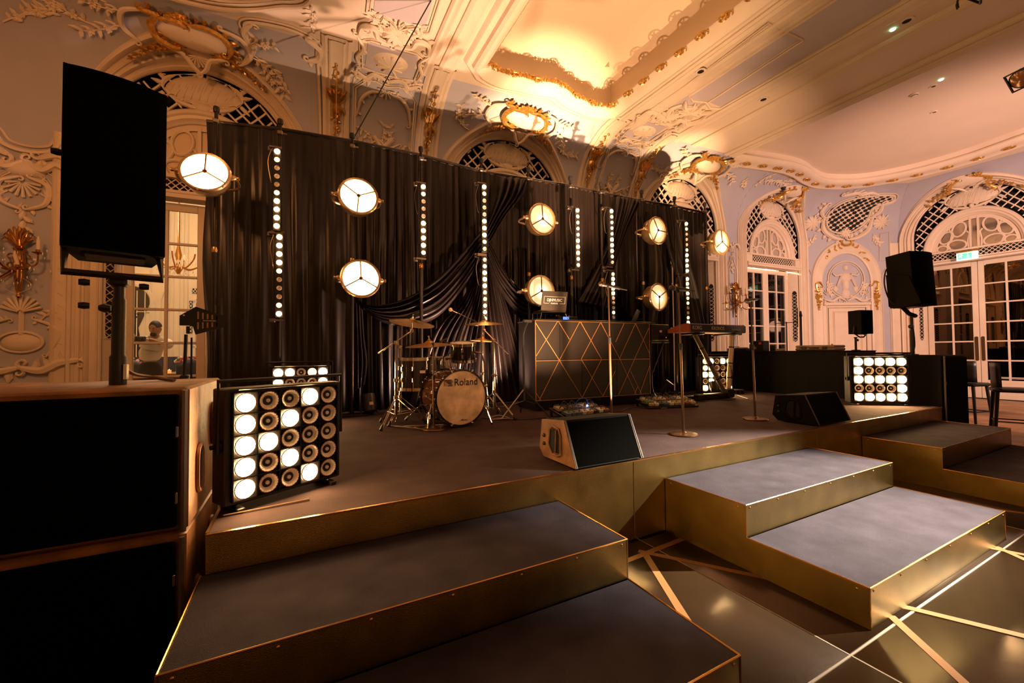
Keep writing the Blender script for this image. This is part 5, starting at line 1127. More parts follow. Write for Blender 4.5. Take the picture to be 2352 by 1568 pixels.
# ------------------------------------------------------------------ keyboard
kb_ = empty('keyboard', (6.05, 2.30, ST+1.085), radians(0), 'long black keyboard with a red wooden end cheek, its back facing out', 'keyboard')
M_ = Matrix(((0, 1, 0, 0), (1, 0, 0, 0), (0, 0, 1, 0), (0, 0, 0, 1)))
MB().prism([(-.20, .0), (-.20, .118), (-.17, .132), (.0, .105), (.20, .06), (.20, .0)], -.655, .69, M_).build('body', BLK, kb_, smooth=False)
RW = mat('red_wood', (.32, .07, .025), .4, var=.3, scale=5); MB().prism([(-.205, -.004), (-.205, .122), (-.17, .138), (.0, .112), (.215, .05), (.215, -.004)], -.69, -.655, M_).build('end_cheek', RW, kb_); MB().prism([(-.19, -.004), (-.205, .01), (-.205, .11), (-.17, .136), (.0, .11), (.215, .05), (.215, -.004)], .69, .72, M_).build('end_cheek', BLK, kb_)
text('KORG', .088, 'lettering', mat('grey_print', (.55, .52, .46), .5), kb_, TXT(-.50, -.2012, .064), sx=.9); text('KRONOS', .082, 'lettering', mat('grey_print', (.6, .5, .4), .5), kb_, TXT(.0, -.2012, .062), sx=.95)
wk = MB()
for i in range(44): wk.box((-.62+.0295*i, .13, .078-.0), (.026, .14, .012))
wk.build('keys', WHITE_M, kb_)
wb = MB().box((.0, .0, -.004), (1.25, .30, .006)); wb.build('underside', mat('tan_underside', (.5, .30, .12), .6), kb_)
so = MB()
for i in range(7): so.lathe([(.010, 0), (.010, .004), (.005, .006)], 8, Matrix.Translation((.36+.035*i, -.2, .05)) @ Matrix.Rotation(pi/2, 4, 'X'))
so.build('socket', STEEL, kb_)
ks = empty('keyboard_stand', (6.05, 2.25, ST), 0, 'silver angled tube stand holding the keyboard', 'stand'); ALU = mat('pale_aluminium', (.62, .52, .42), .38, .3)
up_ = MB().tube([(.30, -.10, .09), (.47, -.08, 1.05)], .040, 12); up_.build('upright_tube', ALU, ks); sl = MB().tube([(.26, -.06, .09), (-.48, -.08, 1.05)], .036, 12); sl.build('sloping_tube', mat('grey_alu', (.30, .27, .22), .4, .5), ks)
bs = MB(); bs.box((-.10, -.10, .05), (.80, .10, .09), bev=.012); bs.box((.28, -.10, .085), (.16, .16, .15), bev=.015); bs.box((-.30, .12, .03), (.5, .08, .05), bev=.01); bs.build('base', BLK, ks)
ar = MB(); ar.box((-.45, .0, 1.060), (.07, .46, .035), bev=.008); ar.box((.46, .0, 1.060), (.10, .46, .035), bev=.008); ar.build('support_arm', BLK, ks)
tp = MB()
for k in (.25, .5, .78):
    for a, b in (((.30, -.10, .09), (.47, -.08, 1.05)), ((.26, -.06, .09), (-.48, -.08, 1.05))):
        a, b = Vector(a), Vector(b); c = a.lerp(b, k); d_ = (b-a).normalized(); tp.tube([c-d_*.010, c+d_*.010], .043, 12)
tp.build('strap', BLK, ks)
d_ = (Vector((.47, -.08, 1.05))-Vector((.30, -.10, .09))).normalized(); c_ = Vector((.30, -.10, .09)).lerp(Vector((.47, -.08, 1.05)), .36)-Vector((.012, .041, 0))
text('Roland', .075, 'lettering', BLK, ks, Matrix.Translation(c_-Vector((.012, .002, 0))) @ Matrix.Rotation(radians(-10), 4, 'Y') @ Matrix.Rotation(radians(-90), 4, 'Y') @ Matrix.Rotation(radians(0), 4, 'Z') @ Matrix.Rotation(pi/2, 4, 'X'), depth=.002)
# ------------------------------------------------------------------ par cans, power box, pedalboards, cables
def parcan(loc, rz, tilt, lit, label):
    o = empty('par_can', loc, rz, label, 'stage light', 'small par cans on the stage floor'); Mt = Matrix.Translation((0, 0, .14)) @ Matrix.Rotation(tilt, 4, 'X')
    MB().lathe([(.05, -.12), (.075, -.10), (.085, -.02), (.085, .12), (.080, .12), (.078, .10)], 18, Mt, cap=False).build('can', BLK, o); MB().lathe([(.05, -.12), (.001, -.125)], 18, Mt, cap=False).build('back_cap', BLK, o)
    MB().lathe([(.078, .095), (.04, .102), (.001, .104)], 18, Mt, cap=False).build('lens', LAMP if lit else OFFL, o)
    y = MB(); y.tube([(-.095, 0, .14), (-.10, 0, .02), (-.08, -.02, .008), (.08, -.02, .008), (.10, 0, .02), (.095, 0, .14)], .009, 6); y.build('yoke', BLK, o); b = MB().box((.0, .06, .012), (.16, .02, .02)); b.build('foot', BLK, o)
    q = MB().box((0, -.089, .12), (.05, .002, .04)); q.v = [tuple(Mt @ (Vector(p)-Vector((0, 0, .14)))) for p in q.v]; q.build('rating_label', mat('pale_label', (.6, .45, .3), .6), o); return o
parcan((.80, 3.30, ST), radians(10), radians(-22), False, 'unlit black par can under the satin tail left of the drum kit')
parcan((5.78, 2.95, ST), radians(40), radians(38), True, 'lit par can leaning left beside the glowing floor blinder')
parcan((6.42, 2.44, ST), radians(0), radians(-12), False, 'dark par can standing in front of the glowing floor blinder')
pw = empty('power_block', (6.98, 2.42, ST), radians(-35), 'low black power block on the carpet under the keyboard stand', 'box'); MB().box((0, 0, .045), (.22, .10, .085), bev=.006).build('shell', BLK, pw); q_ = MB()
for i in range(3): q_.box((-.07+.07*i, -.052, .045), (.045, .006, .045), bev=.004)
q_.build('outlet', BLKM, pw)
def pedalboard(loc, rz, w_, label, seed):
    r_ = random.Random(seed); o = empty('pedalboard', loc, rz, label, 'pedalboard', 'pedalboards on the stage floor'); Mt = Matrix.Translation((0, 0, .055)) @ Matrix.Rotation(radians(14), 4, 'X')
    f_ = MB(); 
    for y in (-.15, -.05, .05, .15): f_.box((0, y, 0), (w_, .055, .016), Mt)
    for s_ in (-1, 1): f_.box((s_*(w_/2-.01), 0, -.005), (.02, .36, .03), Mt, .004); f_.box((s_*(w_/2-.01), .13, .045), (.02, .03, .085)); f_.box((s_*(w_/2-.01), -.13, .012), (.02, .03, .022))
    f_.box((0, -.17, .0), (w_, .012, .03), Mt); f_.build('rail_frame', BLK, o)
    cs = [(.55, .52, .45), (.05, .05, .05), (.30, .32, .10), (.45, .35, .2), (.10, .14, .2), (.6, .6, .55), (.25, .1, .05)]
    for row, y in enumerate((-.075, .085)):
        x = -w_/2+.06
        while x < w_/2-.06:
            pw_ = r_.uniform(.06, .10); c = r_.choice(cs); p = MB(); p.box((x+pw_/2-.02, y, .03), (pw_, .115, .042), Mt, .006); po = p.build('pedal', mat('pedal_%d_%d' % (int(c[0]*100), int(c[2]*100)), c, .4), o)
            kn = MB(); 
            for i in range(3): kn.lathe([(.009, .05), (.008, .068)], 8, Mt @ Matrix.Translation((x-.015+pw_*.3*i, y+.03, 0)))
            kn.lathe([(.009, .05), (.011, .062)], 8, Mt @ Matrix.Translation((x+pw_/2-.02, y-.035, 0))); kn.build('knob', STEEL, po); x += pw_+.012
    q_ = MB()
    for i in range(4): a = r_.uniform(-w_/2, w_/2-.2); q_.tube(curve([Mt @ Vector((a, .0, .06)), Mt @ Vector((a+.06, .02, .14)), Mt @ Vector((a+.15, .06, .10)), Mt @ Vector((a+.18, .1, .06))], 5), .005, 5)
    q_.build('patch_cable', BLK, o); text('pedaltrain', .022, 'lettering', WHITE_M, o, Mt @ TXT(-w_*.2, -.177, 0)); return o
p1 = pedalboard((3.08, 1.86, ST), radians(4), .72, 'pedalboard with blue pilot light in front of the booth', 3)
q_ = MB().ball((.06, -.06, .125), .012); q_.build('pilot_light', mat('blue_led', (.1, .3, 1), .3, emit=18, ecol=(.15, .4, 1)), p1)
q_ = MB().tube(curve([(-.05, .05, .12), (-.02, 0, .20), (.06, -.04, .21), (.12, -.02, .12)], 6), .006, 5); q_.build('blue_cable', mat('blue_cable', (.03, .10, .5), .4), p1)
p2 = pedalboard((4.62, 1.90, ST), radians(-14), .78, 'pedalboard with a green pedal at its left end, between booth and keyboard', 8)
q_ = MB().box((-.33, -.05, .085), (.13, .12, .05), bev=.008); q_.build('pedal', mat('green_pedal', (.16, .20, .05), .45), p2)
CABM = mat('cable_black', (.012, .010, .009), .5); CABG = mat('cable_pale', (.30, .20, .13), .5); kc = random.Random(9)
for i, (pts, m_, lb) in enumerate([
    ([(5.3, 2.3), (5.5, 2.0), (5.8, 2.12), (6.0, 1.9), (6.3, 2.0)], CABM, 'black cable lying in loops between booth and keyboard'), ([(2.6, 1.9), (2.3, 1.95), (2.05, 2.1), (1.95, 2.3)], CABM, 'black cable running left from the first pedalboard'),
    ([(6.4, 1.85), (6.7, 2.2), (6.9, 2.4)], CABM, 'black cable running from the power block'), ([(1.15, 2.1), (1.05, 1.95), (1.2, 1.85), (1.36, 1.95), (1.3, 2.1), (1.1, 2.05), (1.0, 2.2)], CABG, 'pale cable coiled left of the kick drum'),
    ([(1.98, 2.1), (2.10, 2.0), (2.22, 2.1), (2.15, 2.25), (2.0, 2.2), (2.05, 2.05), (2.24, 2.05)], CABG, 'pale cable coiled right of the kick drum'), ([(4.3, 1.8), (4.0, 1.95), (3.7, 1.85), (3.45, 1.95)], CABM, 'black cable between the two pedalboards'), ([(.85, 2.35), (1.0, 2.0), (1.15, 1.93), (1.4, 1.95)], CABG, 'pale cable from the left cymbal stand to the kick drum')]):
    tag(MB().tube(curve([(x, y, ST+.007+(.02 if k % 2 and i > 2 else 0)) for k, (x, y) in enumerate(pts)], 8), .006, 6).build('cable', m_), lb, 'cable')
# ------------------------------------------------------------------ microphone stands
def micstand(x, y, h, label, mic=None, lean=(0, 0), clip=True):
    o = empty('microphone_stand', (x, y, ST), 0, label, 'stand', 'round based microphone stands'); tx, ty = lean
    BZ = mat('stand_bronze', (.16, .09, .05), .3, .8)
    MB().lathe([(.128, .0), (.13, .008), (.122, .016), (.03, .024), (.022, .034)], 28).build('base', BZ, o)
    MB().tube([(0, 0, .02), (tx*.62, ty*.62, h*.62)], .0125, 8).build('lower_tube', BZ, o); MB().tube([(tx*.62, ty*.62, h*.62), (tx, ty, h)], .0085, 8).build('upper_tube', BZ, o)
    MB().tube([(tx*.60, ty*.6, h*.595), (tx*.64, ty*.64, h*.64)], .0165, 8).build('clutch', BLK, o)
    if clip: MB().tube([(tx, ty, h), (tx-.01, ty, h+.03)], [.012, .018], 8).build('clip', BLK, o)
    if mic:
        a, el, lb = mic; d_ = Vector((cos(a)*cos(el), sin(a)*cos(el), sin(el))); mo = empty('microphone', (x+tx, y+ty, ST+h+.035), 0, lb, 'microphone', 'hand microphones in clips')
        Mh = axisM((0, 0, 0), d_); MB().lathe([(.012, -.14), (.016, -.13), (.019, .03), (.023, .055), (.023, .065)], 14, Mh).build('handle', BLK, mo); MB().ball((0, 0, .085), (.026, .026, .030), 14, 8, Mh).build('grille_head', mat('mic_mesh', (.08, .06, .05), .4, .8, bump=.5, bscale=400), mo); MB().lathe([(.0245, .056), (.026, .062), (.0245, .068)], 14, Mh).build('ring', STEEL, mo); q = MB().lathe([(.005, -.22), (.008, -.145)], 8, Mh); q.build('aerial', BLK, mo)
    return o
micstand(3.22, .45, 1.345, 'microphone stand nearest the wedge, its round base in full view', (radians(178), radians(2), 'microphone held level on the stand nearest the keyboard'), (-.035, 0))
micstand(4.625, .633, 1.33, 'microphone stand farther right in front of the black draped table', (radians(184), radians(-8), 'microphone held high against the lit doorway of the fourth arch'), (-.035, 0))
micstand(3.0, 1.20, 1.47, 'microphone stand crossing the booth front, its base behind the wedge', (radians(160), radians(12), 'microphone tilted up in front of the booth'), (-.02, 0))
micstand(1.238, 1.894, .865, 'short bare microphone stand in front of the kick drum', None, (-.005, 0), True)
# ------------------------------------------------------------------ drum kit
SHELL = mat('drum_lacquer', (.012, .008, .006), .08, coat=.8); HEADM = mat('drum_head_white', (.62, .54, .44), .5); HIDE = mat('mottled_skin_head', (.60, .45, .28), .5, var=.42, scale=7); SHBR = mat('drum_lacquer_brown', (.10, .035, .015), .1, coat=.8)
def drum(name, loc, R, h, axis, label, front=HEADM, shell=SHELL, hoop=CHROME, lugs=8, rz=0, back=None, cat='drum'):
    o = empty(name, loc, rz, label, cat); Ma = axisM((0, 0, 0), axis)
    MB().lathe([(R*.97, 0), (R*.97, h)], 36, Ma, cap=False).build('shell', shell, o)
    for z in (0, h):
        s_ = -1 if z == 0 else 1; MB().lathe([(R*.985, z-s_*.022), (R*1.03, z-s_*.022), (R*1.03, z+s_*.012), (R*.975, z+s_*.012), (R*.965, z)], 36, Ma, cap=False).build('hoop', hoop, o)
        f_ = MB(); f_.lathe([(R*.97, z+s_*.002), (.001, z+s_*.003)], 36, Ma, cap=False); f_.build('drum_head', (front if z == 0 else (back or HEADM)), o)
    for k in range(lugs):
        a = 2*pi*(k+.5)/lugs; l = MB()
        for z, zz in ((0, h*.32), (h, h*.68)):
            l.box((0, 0, 0), (.016, .022, .05), Ma @ Matrix.Rotation(a, 4, 'Z') @ Matrix.Translation((R*.99, 0, zz)), .004); l.tube([Ma @ (Matrix.Rotation(a, 4, 'Z') @ Vector((R*1.02, 0, zz))), Ma @ (Matrix.Rotation(a, 4, 'Z') @ Vector((R*1.03, 0, z+(-.014 if z == 0 else .014))))], .0045, 5)
        l.build('lug', CHROME, o)
    return o
kd = drum('bass_drum', (1.525, 1.85, ST+.315), .292, .44, (-.10, 1, 0), 'large bass drum with a mottled skin front head lettered in black', HIDE, SHBR, SHELL, 10)
text('Roland', .105, 'lettering', BLK, kd, TXT(.045, -.016, .165, radians(5.7)), sx=.95, label='black lettering on the skin head')
q_ = MB(); R_ = lambda x, z: Vector((x*cos(.1), -.017+x*sin(.1), z))
for pts in (((-.205, .195), (-.125, .195), (-.110, .182), (-.110, .172), (-.125, .160), (-.165, .160), (-.165, .135), (-.110, .135)), ((-.195, .184), (-.130, .184), (-.122, .178), (-.130, .171), (-.180, .171), (-.180, .135)), ((-.205, .195), (-.205, .135), (-.195, .135), (-.195, .184)), ((-.155, .149), (-.110, .149))): q_.tube([R_(x, z) for x, z in pts], .0032, 4)
q_.build('emblem', BLK, kd); q_ = MB().tube(curve([R_(-.02, -.235), R_(.01, -.222), R_(.0, -.238), R_(.035, -.232), R_(.06, -.236)], 5), .0025, 4); q_.build('signature', BLK, kd)
for s_ in (-1, 1):
    q_ = MB().tube([(s_*.27, .16, -.03), (s_*.33, .08, -.17), (s_*.36, .02, -.305)], [.012, .010, .008], 7); q_.build('spur', CHROME, kd)
    MB().ball((s_*.36, .02, -.306), .014).build('rubber_tip', BLK, kd)
cl_ = MB()
for k in range(8):
    a = k*pi/4+.4; cl_.box((0, 0, 0), (.045, .03, .022), Matrix.Translation((.300*cos(a), -.012, .300*sin(a))) @ Matrix.Rotation(-a, 4, 'Y') @ Matrix.Rotation(pi/2, 4, 'Z'), .005)
cl_.build('claw_hook', CHROME, kd)
ft = drum('floor_tom', (1.19, 2.45, ST+.38), .19, .345, (0, 0, 1), 'tall dark floor tom at the left of the bass drum', lugs=8)
for k in range(3): a = k*2.09+.9; MB().tube([(.205*cos(a), .205*sin(a), .15), (.205*cos(a), .205*sin(a), -.30), (.225*cos(a), .225*sin(a), -.375)], .008, 6).build('leg', CHROME, ft)
q_ = MB().box((0, 0, 0), (.06, .006, .03), Matrix.Translation((.03, -.187, .20))); q_.build('badge', mat('pale_badge', (.7, .55, .4), .5), ft)
rt_ = drum('rack_tom', (1.72, 2.32, ST+.70), .155, .20, (-.06, -.14, 1), 'dark rack tom mounted over the bass drum at its right', lugs=6)
q_ = MB().tube([(.16, .04, .10), (.26, .06, .08), (.30, .05, -.05), (.32, 0, -.60)], .011, 7); q_.tube([(.0, .0, -.02), (.0, .05, -.09)], .012); q_.build('mount_arm', CHROME, rt_)
sd = drum('snare_drum', (1.58, 2.66, ST+.60), .165, .13, (0, -.05, 1), 'chrome snare drum between the floor tom and the rack tom', shell=CHROME, lugs=8)
q_ = MB().tube([(0, 0, 0), (0, 0, -.36)], .011, 6); [q_.tube([(0, 0, -.28), (.2*cos(k*2.09), .2*sin(k*2.09), -.59)], .009, 6) for k in range(3)]; [q_.tube([(0, 0, -.06), (.14*cos(k*2.09), .14*sin(k*2.09), -.01)], .008, 6) for k in range(3)]; q_.build('stand_legs', CHROME, sd)
CYM = mat('cymbal_bronze', (.55, .32, .11), .34, .9, var=.2, scale=10)
def cymbal(loc, R, tx, ty, label):
    o = empty('cymbal', loc, 0, label, 'cymbal', 'cymbals of the drum kit'); o.rotation_euler = (tx, ty, 0); M1 = MB().lathe([(R, 0), (R*.6, .022), (R*.25, .034), (R*.20, .040), (R*.12, .056), (.012, .064), (.012, .060), (R*.12, .052), (R*.25, .031), (R*.6, .019), (R, -.002)], 36, cap=False); M1.build('plate', CYM, o)
    MB().lathe([(.018, .064), (.018, .078), (.008, .082), (.008, .10), (.012, .105), (.012, .115), (.002, .12)], 10).build('wing_nut', CHROME, o)
def cymstand(x, y, h, arm, label, n=3, boom=True, double=True):
    o = empty('cymbal_stand', (x, y, ST), 0, label, 'stand', 'chrome cymbal stands'); t = MB(); t.tube([(0, 0, .10), (0, 0, h*.55)], .016, 8); t.tube([(0, 0, h*.5), (0, 0, h)], .012, 8); t.build('tube', CHROME, o)
    c = MB()
    for z in (h*.55, h*.34, h): c.lathe([(.016, -.022), (.026, -.016), (.026, .016), (.016, .022)], 10, Matrix.Translation((0, 0, z)))
    c.tube([(.02, 0, h*.55), (.055, 0, h*.55)], .007); c.build('clamp', CHROME, o)
    for k in range(n):
        a = k*2*pi/n+1.0+x; l = MB(); e_ = Vector((.30*cos(a), .30*sin(a), .03)); 
        for w_ in (-.008, .008): l.tube([Vector((0, 0, h*.34))+Vector((-sin(a)*w_, cos(a)*w_, 0)), e_+Vector((-sin(a)*w_, cos(a)*w_, 0))], .006, 5)
        l.tube([Vector((0, 0, .12)), Vector((.17*cos(a), .17*sin(a), h*.16))], .006, 5); lo = l.build('leg', CHROME, o)
        f_ = MB(); f_.tube([e_+Vector((cos(a), sin(a), 0))*-.02+Vector((0, 0, .03)), e_+Vector((cos(a), sin(a), 0))*.02+Vector((0, 0, -.016))], [.012, .018], 6); f_.build('rubber_foot', BLK, lo)
    if boom:
        p, q = Vector(arm[0]), Vector(arm[1]); b = MB(); b.tube([p, q], .0085, 7); b.tube([q, q+Vector((0, 0, .10))], .007, 6); b.lathe([(.012, -.02), (.02, 0), (.012, .02)], 8, Matrix.Translation(q)); b.build('boom_arm', CHROME, o)
    return o
cymstand(.935, 2.30, .905, ((-.19, -.03, .79), (.235, .24, 1.05)), 'chrome boom stand at the left end of the drum kit')
cymstand(2.09, 2.25, .93, ((.17, -.06, .76), (.03, .35, 1.075)), 'chrome boom stand at the right of the bass drum')
cymstand(1.03, 2.52, .86, ((0, 0, .86), (.28, -.2, .82)), 'second chrome stand directly behind the floor tom', boom=False)
cymstand(2.14, 2.72, .93, ((0, 0, 0), (0, 0, 1)), 'straight chrome stand under the small right cymbal', boom=False)
cymstand(1.32, 2.34, .86, ((0, 0, 0), (0, 0, 1)), 'straight chrome stand under the wide low cymbal', boom=False)
cymbal((1.17, 2.54, ST+1.135), .26, radians(-4), radians(9), 'bronze cymbal tilted on the left boom stand'); cymbal((2.12, 2.60, ST+1.15), .26, radians(5), radians(-3), 'dark cymbal flat on the right boom stand'); cymbal((1.32, 2.34, ST+.87), .27, radians(3), radians(-4), 'wide low cymbal above the floor tom, nearest to the front'); cymbal((2.14, 2.72, ST+.94), .15, 0, radians(4), 'small cymbal behind the rack tom')
om = empty('boom_microphone', (2.12, 2.72, ST), 0, 'overhead microphone with a pale round windscreen on a long thin boom', 'microphone'); q_ = MB().tube([(.05, .05, 1.16), (-.40, -.02, 1.325)], .006, 6); q_.tube([(.05, .05, 1.16), (.03, .03, .95)], .006, 6); q_.build('boom', mat('boom_brown', (.18, .10, .05), .35, .7), om); q_ = MB().ball((-.42, -.02, 1.335), .026); q_.build('windscreen', mat('foam_tan', (.75, .52, .30), .8), om)
for (x, y, z, a, lb) in ((1.50, 2.42, .93, 2.6, 'small black drum microphone pointing over the floor tom'), (1.72, 2.5, .84, .6, 'small black drum microphone above the snare')):
    o = empty('drum_microphone', (x, y, ST+z), a, lb, 'microphone'); q_ = MB().tube([(-.28, 0, -.10), (0, 0, 0)], .007, 6); q_.build('boom', BLK, o); q_ = MB().lathe([(.012, -.06), (.016, 0), (.019, .03), (.005, .045)], 10, axisM((0, 0, 0), (.9, 0, -.4))); q_.build('capsule', BLK, o); q_ = MB().lathe([(.017, .005), (.017, .015)], 10, axisM((0, 0, 0), (.9, 0, -.4))); q_.build('ring', BRASSE, o)
    q_ = MB().tube([(-.28, 0, -.10), (-.28, 0, .012-z)], .007, 6); q_.build('stand_tube', BLK, o)
tr_ = empty('tripod_stand', (2.42, 2.10, ST), .3, 'thin black tripod stand with a bent arm left of the booth', 'stand'); q_ = MB(); q_.tube([(0, 0, .2), (0, 0, .85)], .014, 7); q_.tube([(0, 0, .8), (0, 0, 1.0), (.03, 0, 1.08), (.08, 0, 1.16)], .010, 7); q_.tube([(.0, 0, 1.17), (.14, 0, 1.17)], .018, 6); q_.build('tube', BLK, tr_)
for k in range(3): a = k*2.09+.9; q_ = MB().tube([(0, 0, .34), (.34*cos(a), .34*sin(a), .012)], .009, 6); q_.tube([(0, 0, .2), (.17*cos(a), .17*sin(a), .17)], .006, 6); q_.build('leg', STEEL if k == 1 else BLK, tr_)
# ------------------------------------------------------------------ wall sconces
def sconce(loc, rz, label, seed):
    r_ = random.Random(seed); o = empty('wall_sconce', loc, rz, label, 'wall light', 'gilt candle sconces'); BR = mat('sconce_gilt', (.50, .24, .06), .25, 1.)
    b = MB(); b.lathe([(.012, -.52), (.028, -.50), (.022, -.47), (.018, -.46), (.03, -.42), (.062, -.10), (.075, -.06), (.05, -.04), (.06, .0), (.045, .10), (.065, .14), (.03, .18), (.035, .26), (.012, .34), (.03, .38), (.03, .41), (.008, .43)], 12, Matrix.Translation((0, -.07, 0))); b.build('stem', BR, o)
    lf_ = MB()
    for k in range(9):
        a = -1.25+k*.3125; q = .16+.05*cos(a); lf_.tube([(.02*sin(a), -.07, .18), (q*.5*sin(a), -.10, .18+q*.6*cos(a)+.03), (q*.8*sin(a), -.085, .18+q*1.0*cos(a)+.05), (q*1.05*sin(a), -.07, .18+q*.95*cos(a)+.02)], [.012, .020, .013, .004], 6)
    for s_ in (-1, 1):
        for zz in (.02, -.10): lf_.tube(curve([(0, -.07, zz), (s_*.07, -.09, zz+.05), (s_*.11, -.08, zz+.02), (s_*.09, -.08, zz-.02)], 4), .010, 6)
    lf_.build('leaf_crest', BR, o)
    for i, (x, y, z) in enumerate(((-.34, -.16, .10), (-.14, -.30, .22), (.24, -.20, .07), (-.15, -.34, -.17), (.12, -.34, -.17), (-.46, -.14, -.17))):
        arm = MB(); arm.tube(curve([(0, -.07, -.18+.02*i), (x*.5, y*.8, -.30 if z < 0 else -.12), (x*.95, y, z-.14), (x, y, z)], 6), .011, 6); ao = arm.build('arm', BR, o)
        MB().lathe([(.012, -.01), (.055, .01), (.058, .016), (.02, .02), (.024, .05), (.016, .06)], 14, Matrix.Translation((x, y, z))).build('candle_cup', BR, ao)
        lean_ = .03 if i == 4 else 0; MB().tube([(x, y, z+.05), (x-lean_, y, z+.19)], .020, 10).build('candle', mat('candle_wax', (.78, .62, .42), .5), ao)
        q = MB().lathe([(.008, 0), (.012, .02), (.002, .05)], 8, Matrix.Translation((x-lean_, y, z+.19))); q.build('bulb_tip', mat('bulb_glass', (.8, .7, .55), .1), ao)
    c = MB()
    for i in range(46):
        a = r_.uniform(0, pi); rr = r_.uniform(.10, .36); z = r_.uniform(-.36, .14); p = Vector((rr*cos(a), -.07-rr*sin(a)*.8, z)); c.lathe([(.001, .02), (.007, .004), (.001, -.022)], 5, Matrix.Translation(p))
    for s_ in (-1, 1): c.tube([(s_*.05*(1-t)+s_*.30*sin(pi*t)*.4, -.12, -.25-.22*t) for t in lin(0, 1, 9)], .003, 4)
    co = c.build('crystal_drops', mat('crystal', (.85, .75, .6), .05, .4), o); co['kind'] = 'stuff'; return o
sconce(F0.W(-1.90, .02, 2.66), F0.rz, 'gilt six candle sconce on the blue panel at the far left', 1)
sconce(F0.W(12.06, .02, 2.78), F0.rz, 'gilt candle sconce on the narrow panel left of the fourth arch', 2)
# ------------------------------------------------------------------ bar stools, high table, exit sign
def stool(loc, rz, label, sh=.76):
    o = empty('bar_stool', loc, rz, label, 'stool', 'black bar stools at the right'); 
    MB().box((0, 0, sh-.02), (.42, .42, .06), bev=.022).build('seat', BLK, o)
    MB().grid(lambda x, z: (x, .20+.03*z-.05*(1-(x/.21)**2)*0-.10*(x/.21)**2*.5, sh+.02+z), lin(-.21, .21, 9), lin(.0, .36, 5)).build('backrest', BLK, o, solid=.035)
    for sx_, sy in ((-1, -1), (1, -1), (-1, 1), (1, 1)): MB().tube([(sx_*.16, sy*.16, sh-.04), (sx_*.205, sy*.205, .0)], [.024, .017], 8).build('leg', BLK, o)
    MB().tube([(-.185, -.185, .28), (.185, -.185, .28), (.185, .185, .28), (-.185, .185, .28)], .010, 6, True).build('foot_rail', BLK, o)
stool((10.35, .42, 0), radians(75), 'black bar stool nearest the right subwoofer, seat in full view'); stool((9.38, -.28, 0), radians(20), 'black bar stool cut off by the right edge of the picture')
tt = empty('high_table', (11.6, -.55, 0), 0, 'dark round high table behind the bar stools', 'table'); MB().lathe([(.42, 1.06), (.44, 1.075), (.44, 1.09), (.42, 1.10)], 28).build('top', mat('table_dark', (.02, .018, .015), .15), tt); MB().lathe([(.25, 0), (.25, .015), (.035, .03), (.03, 1.06)], 16).build('pedestal', BLK, tt)
ex = empty('exit_sign', (16.02, 1.79, 3.74), radians(-90), 'glowing green and white exit sign hung over the double doors at the right', 'sign')
MB().box((0, -.02, .245), (.46, .05, .045), bev=.006).build('lamp_housing', BRASSE, ex); MB().box((0, -.02, .115), (.41, .012, .205), bev=.003).build('panel', mat('exit_edge', (.75, .9, .88), .2, emit=.9, ecol=(.8, 1, .95)), ex)
EG = mat('exit_green', (.05, .45, .12), .4, emit=1.6, ecol=(.10, .85, .28)); EW = mat('exit_white', (.9, 1, .95), .4, emit=3.0, ecol=(.85, 1, .92))
MB().box((-.045, -.0275, .12), (.26, .004, .145)).build('green_field', EG, ex, smooth=False); MB().box((.135, -.0275, .12), (.085, .004, .145)).build('white_field', EW, ex, smooth=False)
q_ = MB(); y = -.031
q_.ball((-.118, y, .172), (.011, .002, .011), 8, 4)
for pts in (((-.118, .158), (-.126, .128)), ((-.120, .155), (-.095, .150), (-.085, .140)), ((-.122, .155), (-.142, .150), (-.148, .136)), ((-.126, .128), (-.105, .112), (-.108, .085)), ((-.126, .128), (-.138, .104), (-.158, .100))): q_.tube([(a, y, b) for a, b in pts], .0065, 5)
q_.tube([(.012, y, .175), (.012, y, .09)], .006, 5); q_.tube([(-.010, y, .112), (.012, y, .086), (.034, y, .112)], .006, 5); q_.build('running_figure', EW, ex)
q_ = MB(); q_.tube([(-.18, -.02, .265), (-.18, .13, .265)], .008); q_.tube([(.18, -.02, .265), (.18, .13, .265)], .008); q_.build('bracket', BRASSE, ex)
point('exit_glow', (15.90, 1.79, 3.80), 1.6, (.65, 1, .85), .08)
# ------------------------------------------------------------------ fittings on the ceiling
for k, (x, y, z, lb) in enumerate(((5.86, 2.18, H-.03, 'recessed downlight beside the coffer on the near beam'), (7.60, 2.19, H, 'recessed downlight on the beam right of the lilac panel'), (7.60, .18, H, 'recessed downlight near the top right with a green indicator'), (9.35, .12, H+.2, 'small recessed downlight at the edge of the end bay'), (10.35, .72, H+.2, 'tiny dark downlight beside the second green indicator'), (11.5, 1.05, H+.2, 'small grille low on the end bay ceiling'))):
    o = empty('downlight', (x, y, z-.004), 0, lb, 'light', 'recessed ceiling fittings'); s_ = .085 if k < 3 else .055; MB().lathe([(s_*.6, .004), (s_*.62, -.008), (s_, -.008), (s_, .004)], 18, cap=False).build('bezel', CREAM, o); MB().lathe([(s_*.62, .001), (.001, .002)], 16, cap=False).build('aperture', DARK, o)
for x, y, z, lb in ((7.62, .34, H, 'small green indicator beside the top right downlight'), (10.22, .58, H+.2, 'small green indicator in the end bay ceiling')):
    o = tag(MB().ball((0, 0, 0), (.035, .035, .012), 10, 6).build('indicator_light', mat('green_led', (.5, 1, .7), .4, emit=6, ecol=(.35, 1, .55))), lb, 'light'); o.location = (x, y, z-.008)
